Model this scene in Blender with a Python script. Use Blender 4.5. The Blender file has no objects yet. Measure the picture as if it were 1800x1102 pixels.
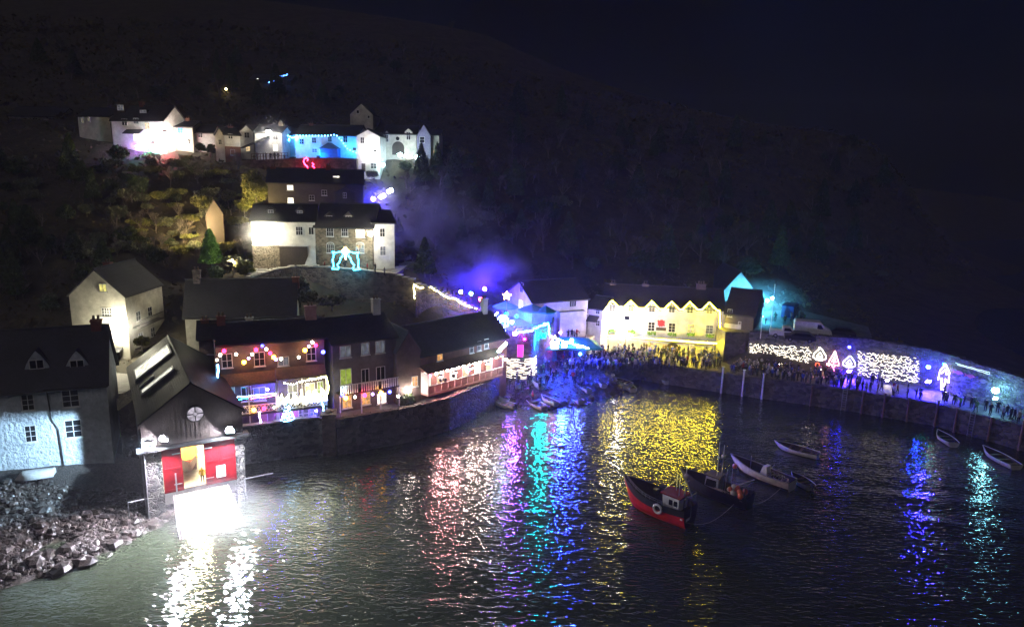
import bpy, math, random
import numpy as np
from mathutils import Vector, Matrix
random.seed(7)
rnd = random.Random(11)
U = rnd.uniform
sc = bpy.context.scene
COL = sc.collection
# ---------------------------------------------------------------- camera
CAM = Vector((0, 0, 34.0)); TH = math.radians(12.0); RO = math.radians(1.4); FP = 1200.0
_f = Vector((0, math.cos(TH), -math.sin(TH))); _r0 = Vector((1, 0, 0)); _u0 = Vector((0, math.sin(TH), math.cos(TH)))
_r = _r0*math.cos(RO)+_u0*math.sin(RO); _u = -_r0*math.sin(RO)+_u0*math.cos(RO)
cd = bpy.data.cameras.new('camera'); cam = bpy.data.objects.new('camera', cd); COL.objects.link(cam)
cam.matrix_world = Matrix(((_r.x, _u.x, -_f.x, CAM.x), (_r.y, _u.y, -_f.y, CAM.y), (_r.z, _u.z, -_f.z, CAM.z), (0, 0, 0, 1)))
cd.sensor_width = 36; cd.lens = 24; cd.clip_end = 5000; cd.clip_start = .5
sc.camera = cam
# ---------------------------------------------------------------- world, moon, exposure
w = bpy.data.worlds.new('World'); sc.world = w; w.use_nodes = True
nt = w.node_tree; nt.nodes.clear()
sky = nt.nodes.new('ShaderNodeTexSky'); sky.sky_type = 'NISHITA'; sky.sun_disc = False
sky.sun_elevation = math.radians(4); sky.sun_rotation = math.radians(200)
bg = nt.nodes.new('ShaderNodeBackground'); bg.inputs[1].default_value = 0.016
tc = nt.nodes.new('ShaderNodeTexCoord'); nz = nt.nodes.new('ShaderNodeTexNoise'); nz.inputs['Scale'].default_value = 2.2; nz.inputs['Detail'].default_value = 5
rp = nt.nodes.new('ShaderNodeMapRange'); rp.inputs[1].default_value = .4; rp.inputs[2].default_value = .75; rp.inputs[3].default_value = .08; rp.inputs[4].default_value = .55
tint = nt.nodes.new('ShaderNodeMix'); tint.data_type = 'RGBA'; tint.blend_type = 'MULTIPLY'; tint.inputs[0].default_value = 1
tint.inputs[7].default_value = (.07, .12, .52, 1)
t2 = nt.nodes.new('ShaderNodeVectorMath'); t2.operation = 'SCALE'
out = nt.nodes.new('ShaderNodeOutputWorld')
nt.links.new(sky.outputs[0], tint.inputs[6]); nt.links.new(tc.outputs['Generated'], nz.inputs['Vector'])
nt.links.new(nz.outputs[0], rp.inputs[0]); nt.links.new(tint.outputs[2], t2.inputs[0]); nt.links.new(rp.outputs[0], t2.inputs['Scale'])
nt.links.new(t2.outputs[0], bg.inputs[0]); nt.links.new(bg.outputs[0], out.inputs[0])
sd = bpy.data.lights.new('ambient_fill', 'SUN'); sd.energy = 0.25; sd.angle = math.radians(25); sd.color = (1, .9, .88)  # added soft sun lamp, standing in for the village's ambient glow
so = bpy.data.objects.new('ambient_fill', sd); COL.objects.link(so); so.rotation_euler = (math.radians(48), 0, math.radians(-20))
sc.view_settings.view_transform = 'Standard'; sc.view_settings.look = 'None'; sc.view_settings.exposure = 0; sc.view_settings.gamma = 1
sc.render.engine = 'CYCLES'
cy = sc.cycles; cy.use_denoising = True; cy.max_bounces = 4; cy.diffuse_bounces = 2; cy.glossy_bounces = 3; cy.transmission_bounces = 2
cy.volume_bounces = 0; cy.sample_clamp_indirect = 6; cy.sample_clamp_direct = 0; cy.caustics_reflective = False; cy.caustics_refractive = False
cy.use_light_tree = True; cy.volume_step_rate = 2.0; cy.transparent_max_bounces = 8
# ---------------------------------------------------------------- pixel -> world (pixels of the 1800x1102 photograph)
def ray(px, py): return (_f*FP + _r*(px-900) - _u*(py-551)).normalized()
def P(px, py, z=0.0):
    d = ray(px, py); t = (z-CAM.z)/d.z; return CAM+d*t
def D(px, py, Y):
    d = ray(px, py); t = (Y-CAM.y)/d.y; return CAM+d*t
# ---------------------------------------------------------------- tags, meshes
def tag(o, label=None, cat=None, group=None, kind=None):
    if label: o['label'] = label
    if cat: o['category'] = cat
    if group: o['group'] = group
    if kind: o['kind'] = kind
    return o
def empty(name, loc, rz=0, label=None, cat=None, group=None):
    o = bpy.data.objects.new(name, None); COL.objects.link(o); o.location = loc; o.rotation_euler = (0, 0, rz); o.empty_display_size = .3
    return tag(o, label, cat, group)
def kids(o): return [c for c in list(bpy.data.objects) if c.parent == o]
def tree_of(o): return (o, [tree_of(c) for c in kids(o)])
def copy_tree(t, parent=None):
    o, ch = t; c = o.copy(); COL.objects.link(c); c.parent = parent
    for x in ch: copy_tree(x, c)
    return c
class MB:
    def __init__(s): s.v = []; s.f = []; s.m = []
    def add(s, vs, fs, m=0):
        b = len(s.v); s.v += [tuple(x) for x in vs]; s.f += [tuple(b+i for i in f) for f in fs]; s.m += [m]*len(fs); return s
    def box(s, a, b, m=0, fn=None):
        x0, y0, z0 = a; x1, y1, z1 = b
        vs = [(x0,y0,z0),(x1,y0,z0),(x1,y1,z0),(x0,y1,z0),(x0,y0,z1),(x1,y0,z1),(x1,y1,z1),(x0,y1,z1)]
        if fn: vs = [fn(*q) for q in vs]
        return s.add(vs, [(0,3,2,1),(4,5,6,7),(0,1,5,4),(1,2,6,5),(2,3,7,6),(3,0,4,7)], m)
    def prism(s, poly, fn, t0, t1, m=0):
        n = len(poly); vs = [fn(a, b, t0) for a, b in poly]+[fn(a, b, t1) for a, b in poly]
        fs = [tuple(range(n))[::-1], tuple(range(n, 2*n))]+[(i, (i+1) % n, n+(i+1) % n, n+i) for i in range(n)]
        return s.add(vs, fs, m)
    def tube(s, pts, r, n=6, m=0):
        pts = [Vector(p) for p in pts]; k = len(pts); vs = []
        for i, p in enumerate(pts):
            t = (pts[min(i+1, k-1)]-pts[max(i-1, 0)])
            if t.length < 1e-9: t = Vector((0, 0, 1))
            t.normalize(); a = t.cross(Vector((0, 0, 1)))
            if a.length < .05: a = t.cross(Vector((1, 0, 0)))
            a.normalize(); b = t.cross(a); rr = r[i] if isinstance(r, (list, tuple)) else r
            for j in range(n):
                q = 2*math.pi*j/n; vs.append(p+a*math.cos(q)*rr+b*math.sin(q)*rr)
        fs = []
        for i in range(k-1):
            for j in range(n): fs.append((i*n+j, i*n+(j+1) % n, (i+1)*n+(j+1) % n, (i+1)*n+j))
        fs += [tuple(range(n))[::-1], tuple((k-1)*n+j for j in range(n))]
        return s.add(vs, fs, m)
    def ball(s, c, r, n=8, k=5, m=0, sx=1, sy=1, sz=1, jit=0):
        vs = [(c[0], c[1], c[2]-r*sz)]
        for i in range(1, k):
            a = math.pi*i/k-math.pi/2
            for j in range(n):
                q = 2*math.pi*j/n; e = 1+U(-jit, jit)
                vs.append((c[0]+r*sx*e*math.cos(a)*math.cos(q), c[1]+r*sy*e*math.cos(a)*math.sin(q), c[2]+r*sz*e*math.sin(a)))
        vs.append((c[0], c[1], c[2]+r*sz)); T = len(vs)-1; fs = []
        for j in range(n):
            fs.append((0, 1+(j+1) % n, 1+j)); fs.append((T, T-n+j, T-n+(j+1) % n))
            for i in range(k-2): fs.append((1+i*n+j, 1+i*n+(j+1) % n, 1+(i+1)*n+(j+1) % n, 1+(i+1)*n+j))
        return s.add(vs, fs, m)
    def lathe(s, prof, c=(0, 0), n=24, m=0):
        vs = []; k = len(prof)
        for r, z in prof:
            for j in range(n):
                q = 2*math.pi*j/n; vs.append((c[0]+r*math.cos(q), c[1]+r*math.sin(q), z))
        fs = [(i*n+j, i*n+(j+1) % n, (i+1)*n+(j+1) % n, (i+1)*n+j) for i in range(k-1) for j in range(n)]
        fs += [tuple(range(n))[::-1], tuple((k-1)*n+j for j in range(n))]
        return s.add(vs, fs, m)
    def build(s, name, mats, parent=None, smooth=False, loc=None, rz=None):
        me = bpy.data.meshes.new(name); me.from_pydata(s.v, [], s.f); me.update()
        if not isinstance(mats, (list, tuple)): mats = [mats]
        for q in mats: me.materials.append(q)
        me.polygons.foreach_set('material_index', s.m)
        if smooth: me.polygons.foreach_set('use_smooth', [True]*len(s.f))
        o = bpy.data.objects.new(name, me); COL.objects.link(o); o.parent = parent
        if loc is not None: o.location = loc
        if rz is not None: o.rotation_euler = (0, 0, rz)
        return o
# ---------------------------------------------------------------- materials
_mc = {}
def _new(name):
    m = bpy.data.materials.new(name); m.use_nodes = True; n = m.node_tree; b = n.nodes['Principled BSDF']; return m, n, b
def mat(name, c, rough=.8, c2=None, scale=3, bump=0, bscale=12, metal=0, kind='noise', spec=.5, rand=0, coord='Object'):
    """principled with two-tone procedural colour and bump"""
    if name in _mc: return _mc[name]
    m, n, b = _new(name); N = n.nodes.new; L = n.links.new
    b.inputs['Roughness'].default_value = rough; b.inputs['Metallic'].default_value = metal; b.inputs['Specular IOR Level'].default_value = spec
    c = (*c, 1); c2 = (*(c2 or tuple(x*.7 for x in c[:3])), 1)
    t = N('ShaderNodeTexCoord')
    if kind == 'noise':
        x = N('ShaderNodeTexNoise'); x.inputs['Scale'].default_value = scale; x.inputs['Detail'].default_value = 6; x.inputs['Roughness'].default_value = .65; fac = x.outputs[0]
        rmp = N('ShaderNodeMapRange'); rmp.inputs[1].default_value = .32; rmp.inputs[2].default_value = .68; L(fac, rmp.inputs[0]); fac = rmp.outputs[0]; h = x.outputs[0]
    elif kind == 'stone':
        mp = N('ShaderNodeMapping'); mp.inputs['Scale'].default_value = (1, 1, 1.5); L(t.outputs[coord], mp.inputs[0])
        x = N('ShaderNodeTexVoronoi'); x.inputs['Scale'].default_value = scale; x.inputs['Randomness'].default_value = .85
        y = N('ShaderNodeTexVoronoi'); y.feature = 'DISTANCE_TO_EDGE'; y.inputs['Scale'].default_value = scale; y.inputs['Randomness'].default_value = .85
        L(mp.outputs[0], x.inputs['Vector']); L(mp.outputs[0], y.inputs['Vector'])
        sp = N('ShaderNodeSeparateColor'); L(x.outputs['Color'], sp.inputs[0]); fac = sp.outputs[0]
        e = N('ShaderNodeMapRange'); e.inputs[1].default_value = 0; e.inputs[2].default_value = .12; L(y.outputs['Distance'], e.inputs[0]); h = e.outputs[0]
    elif kind == 'brick':
        mp = N('ShaderNodeMapping'); L(t.outputs[coord], mp.inputs[0]); mp.inputs['Rotation'].default_value = (math.radians(90) if coord == 'Object' else 0, 0, 0)
        x = N('ShaderNodeTexBrick'); x.inputs['Scale'].default_value = scale; L(mp.outputs[0], x.inputs['Vector'])
        x.inputs['Color1'].default_value = (1, 1, 1, 1); x.inputs['Color2'].default_value = (.45, .45, .45, 1); x.inputs['Mortar'].default_value = (0, 0, 0, 1); x.inputs['Mortar Size'].default_value = .02
        fac = x.outputs[0]; h = x.outputs[0]
    if kind == 'noise': L(t.outputs[coord], x.inputs['Vector'])
    mx = N('ShaderNodeMix'); mx.data_type = 'RGBA'; mx.inputs[6].default_value = c2; mx.inputs[7].default_value = c; L(fac, mx.inputs[0]); res = mx.outputs[2]
    g = N('ShaderNodeTexNoise'); g.inputs['Scale'].default_value = .5; g.inputs['Detail'].default_value = 4; L(t.outputs[coord], g.inputs['Vector'])
    gr = N('ShaderNodeMapRange'); gr.inputs[1].default_value = .3; gr.inputs[2].default_value = .7; gr.inputs[3].default_value = .65; gr.inputs[4].default_value = 1.05; L(g.outputs[0], gr.inputs[0])
    sv = N('ShaderNodeVectorMath'); sv.operation = 'SCALE'; L(res, sv.inputs[0]); L(gr.outputs[0], sv.inputs['Scale']); res = sv.outputs[0]
    if rand:
        oi = N('ShaderNodeObjectInfo'); hs = N('ShaderNodeHueSaturation'); rr = N('ShaderNodeMapRange'); rr.inputs[3].default_value = 1-rand; rr.inputs[4].default_value = 1+rand
        L(oi.outputs['Random'], rr.inputs[0]); L(rr.outputs[0], hs.inputs['Value']); L(res, hs.inputs['Color']); res = hs.outputs[0]
    L(res, b.inputs['Base Color'])
    if bump:
        bn = N('ShaderNodeTexNoise'); bn.inputs['Scale'].default_value = bscale; bn.inputs['Detail'].default_value = 5; L(t.outputs[coord], bn.inputs['Vector'])
        ad = N('ShaderNodeMath'); ad.operation = 'ADD'; L(h, ad.inputs[0]); L(bn.outputs[0], ad.inputs[1])
        bp = N('ShaderNodeBump'); bp.inputs['Strength'].default_value = 1; bp.inputs['Distance'].default_value = bump; L(ad.outputs[0], bp.inputs['Height']); L(bp.outputs[0], b.inputs['Normal'])
    _mc[name] = m; return m
def emi(name, c, s, base=None):
    if name in _mc: return _mc[name]
    m, n, b = _new(name); b.inputs['Base Color'].default_value = (*(base or tuple(x*.3+.05 for x in c)), 1)
    b.inputs['Emission Color'].default_value = (*c, 1); b.inputs['Emission Strength'].default_value = s; b.inputs['Roughness'].default_value = .4
    _mc[name] = m; return m
def emi_win(name, c, s):
    """lit window: blotchy curtains and room light behind the glass"""
    if name in _mc: return _mc[name]
    m, n, b = _new(name); N = n.nodes.new; L = n.links.new
    t = N('ShaderNodeTexCoord'); x = N('ShaderNodeTexNoise'); x.inputs['Scale'].default_value = 2.2; L(t.outputs['Object'], x.inputs['Vector'])
    r = N('ShaderNodeMapRange'); r.inputs[1].default_value = .3; r.inputs[2].default_value = .7; r.inputs[3].default_value = s*.35; r.inputs[4].default_value = s*1.3; L(x.outputs[0], r.inputs[0])
    b.inputs['Base Color'].default_value = (.05, .05, .05, 1); b.inputs['Emission Color'].default_value = (*c, 1); L(r.outputs[0], b.inputs['Emission Strength']); b.inputs['Roughness'].default_value = .15
    _mc[name] = m; return m
M = {}
M['white'] = mat('white_render', (.74, .73, .7), .85, (.55, .54, .52), 1.2, .05, 6)
M['rough_white'] = mat('rough_white_render', (.62, .66, .7), .85, (.42, .46, .5), 2.2, .22, 3.2)
M['cream'] = mat('cream_render', (.66, .63, .54), .85, (.48, .45, .37), 1.4, .04, 8)
M['brownrender'] = mat('brown_render', (.15, .115, .105), .85, (.09, .07, .065), 1.4, .05, 8)
M['stone'] = mat('rubble_stone', (.33, .27, .19), .9, (.13, .11, .08), 2.6, .09, 9, kind='stone')
M['greystone'] = mat('grey_rubble_stone', (.24, .23, .21), .85, (.07, .07, .07), 1.9, .14, 7, kind='stone')
M['quaystone'] = mat('quay_stone', (.16, .145, .13), .8, (.05, .048, .045), 1.5, .12, 6, kind='stone')
M['wallstone'] = mat('retaining_stone', (.2, .16, .14), .9, (.09, .075, .07), 1.6, .08, 6, kind='stone')
M['brick'] = mat('red_brick', (.3, .12, .08), .85, (.18, .08, .06), 3, .03, 14, kind='brick')
M['slate'] = mat('slate_roof', (.05, .05, .055), .55, (.025, .025, .03), 1.6, .05, 10, kind='brick')
M['wetslate'] = mat('wet_slate_roof', (.022, .022, .026), .6, (.012, .012, .014), 1.8, .03, 5, kind='brick', spec=.12)
M['tileroof'] = mat('clay_tile_roof', (.2, .13, .08), .8, (.1, .07, .05), 2.4, .05, 12, kind='brick')
M['timber'] = mat('dark_timber', (.06, .045, .035), .7, (.03, .022, .018), 6, .01)
M['frame'] = mat('white_window_paint', (.78, .78, .76), .5, (.6, .6, .58), 5)
M['whitepaint'] = mat('white_paint', (.8, .8, .8), .45, (.62, .62, .6), 4)
M['redpaint'] = mat('red_door_paint', (.3, .008, .014), .7, (.16, .006, .012), 1.3, .015, 5, spec=.1)
M['redhull'] = mat('red_hull_paint', (.62, .02, .02), .4, (.45, .015, .015), 2)
M['blackhull'] = mat('black_hull_paint', (.03, .03, .032), .4, (.018, .018, .02), 2)
M['whitehull'] = mat('worn_white_hull', (.6, .6, .6), .5, (.4, .4, .39), 3, .01)
M['greyhull'] = mat('grey_hull', (.34, .34, .36), .5, (.22, .22, .24), 3, .01)
M['wood'] = mat('varnished_wood', (.2, .12, .07), .5, (.12, .07, .04), 5, .01)
M['metal'] = mat('galvanised_metal', (.45, .45, .46), .4, (.3, .3, .31), 4, metal=.7)
M['darkmetal'] = mat('dark_metal', (.06, .06, .065), .4, (.04, .04, .04), 4, metal=.5)
M['concrete'] = mat('pale_concrete', (.42, .4, .37), .8, (.28, .27, .25), 1.5, .03, 10)
M['pave'] = mat('stone_paving', (.16, .15, .14), .6, (.08, .075, .07), 1.3, .03, 8, kind='stone')
M['pink'] = mat('pink_painted_panel', (.55, .3, .28), .6, (.42, .22, .2), 3)
M['glass'] = mat('dark_window_glass', (.03, .032, .04), .08, (.012, .012, .015), 1.5)
M['orange'] = mat('orange_buoy', (.7, .16, .07), .4, (.5, .1, .05), 4)
M['yellow'] = mat('yellow_plastic', (.7, .55, .03), .5, (.5, .4, .02), 4)
M['rope'] = mat('pale_rope', (.5, .45, .36), .9)
M['rubber'] = mat('rubber', (.02, .02, .02), .8)
M['tealcanvas'] = mat('teal_canvas', (.04, .3, .28), .8, (.03, .2, .2), 2)
M['bluecanvas'] = mat('blue_canvas', (.05, .08, .3), .8, (.03, .06, .22), 2)
M['skin'] = mat('skin', (.55, .36, .27), .6, (.45, .28, .2), 8)
M['hair'] = mat('brown_hair', (.05, .03, .02), .7, rand=.8)
M['leaf'] = mat('dark_green_leaves', (.06, .09, .03), .7, (.03, .05, .02), 1.2, rand=.3)
M['leafbright'] = mat('bright_green_conifer', (.14, .3, .035), .7, (.07, .17, .02), 1.5)
M['leafgold'] = mat('yellow_green_leaves', (.2, .19, .04), .7, (.1, .11, .025), 1.2)
M['leafgrey'] = mat('grey_green_leaves', (.17, .18, .11), .8, (.09, .1, .06), 1.2)
M['bark'] = mat('bark', (.22, .19, .16), .9, (.12, .1, .085), 4, .02, rand=.35)
M['twig'] = mat('bare_twigs', (.18, .155, .13), .9, (.09, .08, .07), .6, rand=.35)
M['bramble'] = mat('bramble_and_scrub', (.12, .095, .055), .9, (.05, .042, .026), .35)
WL = {None: M['glass'], 'warm': emi_win('warm_lit_window', (1, .72, .38), 1.1), 'bright': emi_win('bright_lit_window', (1, .93, .8), 2.6),
      'yellow': emi_win('yellow_lit_window', (.95, .85, .25), 1.0), 'dim': emi_win('dim_lit_window', (.8, .75, .5), .22), 'blue': emi_win('blue_lit_window', (.1, .15, 1), 1.2),
      'green': emi_win('green_lit_window', (.55, .75, .08), .6), 'orange': emi_win('orange_lit_window', (1, .5, .16), 1.0), 'cold': emi_win('cold_lit_window', (.7, .75, .9), .16),
      'cyanlit': emi_win('cyan_lit_window', (.05, .5, 1), 2.0)}
# ---------------------------------------------------------------- frames of facades
class Fr:
    """facade between two ground points; local x along it, y into the building, z up (world height)"""
    def __init__(s, A, B):
        s.A = Vector((A[0], A[1])); s.B = Vector((B[0], B[1])); e = s.B-s.A; s.L = e.length; s.rz = math.atan2(e.y, e.x); s.e = e/s.L; s.n = Vector((-s.e.y, s.e.x))
    def loc(s, p): d = Vector((p[0], p[1]))-s.A; return Vector((d.dot(s.e), d.dot(s.n), p[2]))
    def world(s, x, y, z): q = s.A+s.e*x+s.n*y; return Vector((q.x, q.y, z))
    def _hit(s, px, py, ax, val):
        o = s.loc(CAM); d = s.loc(CAM+ray(px, py))-o; return o+d*((val-o[ax])/d[ax])
    def f(s, px, py, y=0.0): q = s._hit(px, py, 1, y); return q.x, q.z
    def g(s, px, py, x=0.0): q = s._hit(px, py, 0, x); return q.y, q.z
FACE = {'f': lambda L: (lambda a, d, z: (a, -d, z)), 'l': lambda L: (lambda a, d, z: (-d, a, z)), 'r': lambda L: (lambda a, d, z: (L+d, a, z))}
def chimney(par, x, y, z0, h, wdt=.9, m=None, pots=2):
    b = MB().box((x-wdt*.5, y-.4, z0-1.2), (x+wdt*.5, y+.4, z0+h)); b.box((x-wdt*.5-.08, y-.48, z0+h), (x+wdt*.5+.08, y+.48, z0+h+.14))
    for i in range(pots): b.lathe([(.13, z0+h+.14), (.11, z0+h+.55), (.14, z0+h+.6)], (x+(i-(pots-1)/2)*.42, y), 8, 1)
    return b.build('chimney', [m or M['brick'], M['tileroof']], par)
class House(Fr):
    all = []
    def make(s, name, label, cat, z0, ze, zr, depth, wm, rm=None, ridge='x', skirt=3, ov=.3, group=None, front=True, rm2=None):
        House.all.append(s); s.z0 = z0; s.ze = ze; s.zr = zr; s.d = depth; L = s.L
        s.root = empty(name, (s.A.x, s.A.y, 0), s.rz, label, cat, group)
        b = MB(); zb = z0-skirt
        if ridge == 'x': b.prism([(0, zb), (depth, zb), (depth, ze), (depth/2, zr), (0, ze)], lambda a, z, t: (t, a, z), 0, L)
        else: b.prism([(0, zb), (L, zb), (L, ze), (L/2, zr), (0, ze)], lambda a, z, t: (a, t, z), 0, depth)
        s.wall = b.build('wall', wm, s.root)
        r = MB(); t = .16
        W = depth if ridge == 'x' else L; S = L if ridge == 'x' else depth
        fn = (lambda a, z, q: (q, a, z)) if ridge == 'x' else (lambda a, z, q: (a, q, z))
        k = (zr-ze)/(W/2); g = .03
        r.prism([(-ov, ze-ov*k+g), (W/2, zr+g), (W/2, zr+t*1.4), (-ov-.02, ze-ov*k+t*1.2)], fn, -ov, S+ov)
        r.prism([(W+ov, ze-ov*k+g), (W/2+.001, zr+g), (W/2+.001, zr+t*1.4), (W+ov+.02, ze-ov*k+t*1.2)], fn, -ov, S+ov)
        if ridge == 'x': r.tube([(-ov, W/2, zr+.24), (S+ov, W/2, zr+.24)], .12, 6)
        else: r.tube([(W/2, -ov, zr+.24), (W/2, S+ov, zr+.24)], .12, 6)
        s.roof = r.build('roof', rm or M['slate'], s.root)
        s.k = k; s.ridge = ridge
        if ridge == 'x' and front:
            MB().tube([(-.2, -ov-.05, ze-ov*k+.02), (L+.2, -ov-.05, ze-ov*k+.02)], .07, 6).build('gutter', M['darkmetal'], s.root)
        return s
    def win(s, u0, z0, u1, z1, face='f', lit=None, cols=2, rows=2, sill=True, arch=False, off=0, fm=None, fw=.07):
        fn = FACE[face](s.L); b = MB(); o = off
        b.box((u0-fw, o-.04, z0-fw), (u1+fw, o+.05, z0), fn=fn); b.box((u0-fw, o-.04, z1), (u1+fw, o+.05, z1+fw), fn=fn)
        b.box((u0-fw, o-.04, z0), (u0, o+.05, z1), fn=fn); b.box((u1, o-.04, z0), (u1+fw, o+.05, z1), fn=fn)
        for i in range(1, cols): x = u0+(u1-u0)*i/cols; b.box((x-.03, o+.012, z0), (x+.03, o+.045, z1), fn=fn)
        for i in range(1, rows): z = z0+(z1-z0)*i/rows; b.box((u0, o+.014, z-.022), (u1, o+.04, z+.022), fn=fn)
        if sill: b.box((u0-.15, o-.04, z0-fw-.1), (u1+.15, o+.16, z0-fw-.003), fn=fn)
        if arch:
            n = 6; c = (u0+u1)/2; hw = (u1-u0)/2+fw
            for i in range(n):
                a = math.pi*i/n; a2 = math.pi*(i+1)/n
                b.prism([(c+hw*math.cos(a), z1+fw+.02+.3*math.sin(a)), (c+hw*math.cos(a2), z1+fw+.02+.3*math.sin(a2)), (c+hw*.8*math.cos(a2), z1+fw+.01+.2*math.sin(a2)), (c+hw*.8*math.cos(a), z1+fw+.01+.2*math.sin(a))], lambda a_, z_, t_: fn(a_, t_, z_), o, o+.05)
        w_ = b.build('window', fm or M['frame'], s.root)
        MB().box((u0-.01, o-.02, z0-.01), (u1+.01, o+.01, z1+.01), fn=fn).build('pane', WL[lit], w_)
        return w_
    def wc(s, cx, cy, w, h, face='f', at=0.0, **k):
        """window by its centre and size in photo pixels, laid on the real facade"""
        q = s.f if face == 'f' else s.g
        c = q(cx, cy, at); a = q(cx-w/2, cy, at); b = q(cx+w/2, cy, at); t = q(cx, cy-h/2, at); d = q(cx, cy+h/2, at)
        hw = abs(b[0]-a[0])/2; hh = abs(t[1]-d[1])/2
        if face == 'f': k.setdefault('off', -at)
        return s.win(c[0]-hw, c[1]-hh, c[0]+hw, c[1]+hh, face, **k)
    def door(s, u0, z0, u1, z1, face='f', m=None, lit=None, fm=None):
        fn = FACE[face](s.L); b = MB()
        b.box((u0-.1, -.04, z0), (u0, .07, z1+.1), fn=fn); b.box((u1, -.04, z0), (u1+.1, .07, z1+.1), fn=fn); b.box((u0, -.04, z1), (u1, .07, z1+.1), fn=fn)
        f_ = b.build('door_frame', fm or M['frame'], s.root)
        b = MB().box((u0+.003, -.03, z0), (u1-.003, .035, z1-.003), fn=fn)
        for zz in (z0+.15, z0+(z1-z0)*.55): b.box((u0+.12, .035, zz), (u1-.12, .055, zz+(z1-z0)*.32), fn=fn)
        d = b.build('door', m or M['timber'], s.root); MB().ball(fn(u1-.14, .08, (z0+z1)/2), .05, 6, 4).build('handle', M['metal'], d)
        return d
    def dc(s, cx, cy, w, h, face='f', **k):
        q = s.f if face == 'f' else s.g
        c = q(cx, cy); a = q(cx-w/2, cy); b = q(cx+w/2, cy); t = q(cx, cy-h/2); d = q(cx, cy+h/2); hw = abs(b[0]-a[0])/2; hh = abs(t[1]-d[1])/2
        return s.door(c[0]-hw, c[1]-hh, c[0]+hw, c[1]+hh, face, **k)
    def dormer(s, cx, cy, w, h, y=1.2, wm=None, lit=None, gable=True, depth=None, pitch=.9, winw=.62, flat=False, cols=2, rows=2):
        """dormer standing on the front slope; its face at local y"""
        c = s.f(cx, cy, y); a = s.f(cx-w/2, cy, y); b_ = s.f(cx+w/2, cy, y); t = s.f(cx, cy-h/2, y); d = s.f(cx, cy+h/2, y)
        x0, x1 = a[0], b_[0]; hw = (x1-x0)/2; z1 = t[1]; zb = d[1]; xm = (x0+x1)/2
        zr = z1+(hw*pitch if gable else .12); dp = min(depth or ((zr-s.ze)/s.k-y+.3), s.d/2-y+.2) if s.ridge == 'x' else (depth or 2)
        dp = max(dp, .6); b = MB()
        b.prism([(x0, zb-.8), (x1, zb-.8), (x1, z1), (xm, zr), (x0, z1)], lambda p, z, q: (p, q, z), y, y+dp)
        k = (zr-z1)/hw
        for sg in (-1, 1):
            e = xm+sg*(hw+.15); ez = z1-.15*k
            b.prism([(e, ez+.02), (xm, zr+.02), (xm, zr+.14), (e, ez+.14)], lambda p, z, q: (p, q, z), y-.18, y+dp+.02+.001*sg, 1)
        o = b.build('dormer', [wm or M['white'], M['slate']], s.root)
        wn = MB(); u0 = xm-hw*winw; u1 = xm+hw*winw; za = zb+(z1-zb)*.1; zc = z1-(z1-zb)*.04
        wn.box((u0, y-.03, za), (u1, y-.01, zc), 1)
        for q in [(u0-.07, za-.07, u1+.07, za), (u0-.07, zc, u1+.07, zc+.07), (u0-.07, za, u0, zc), (u1, za, u1+.07, zc)]: wn.box((q[0], y-.08, q[1]), (q[2], y+.01, q[3]))
        for i in range(1, cols): x = u0+(u1-u0)*i/cols; wn.box((x-.035, y-.07, za), (x+.035, y-.02, zc))
        for i in range(1, rows): z = za+(zc-za)*i/rows; wn.box((u0, y-.065, z-.025), (u1, y-.022, z+.025))
        wn.build('window', [M['frame'], WL[lit]], o); return o
    def part(s, b, name, m, smooth=False): return b.build(name, m, s.root, smooth)
    def chim(s, x, h, **k): return chimney(s.roof, x, s.d/2, s.zr, h, **k)
    def chimp(s, cx, ct, **k):
        u, z = s.f(cx, ct, s.d/2); return chimney(s.roof, u, s.d/2, s.zr, max(z-s.zr-.5, .3), **k)
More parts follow.
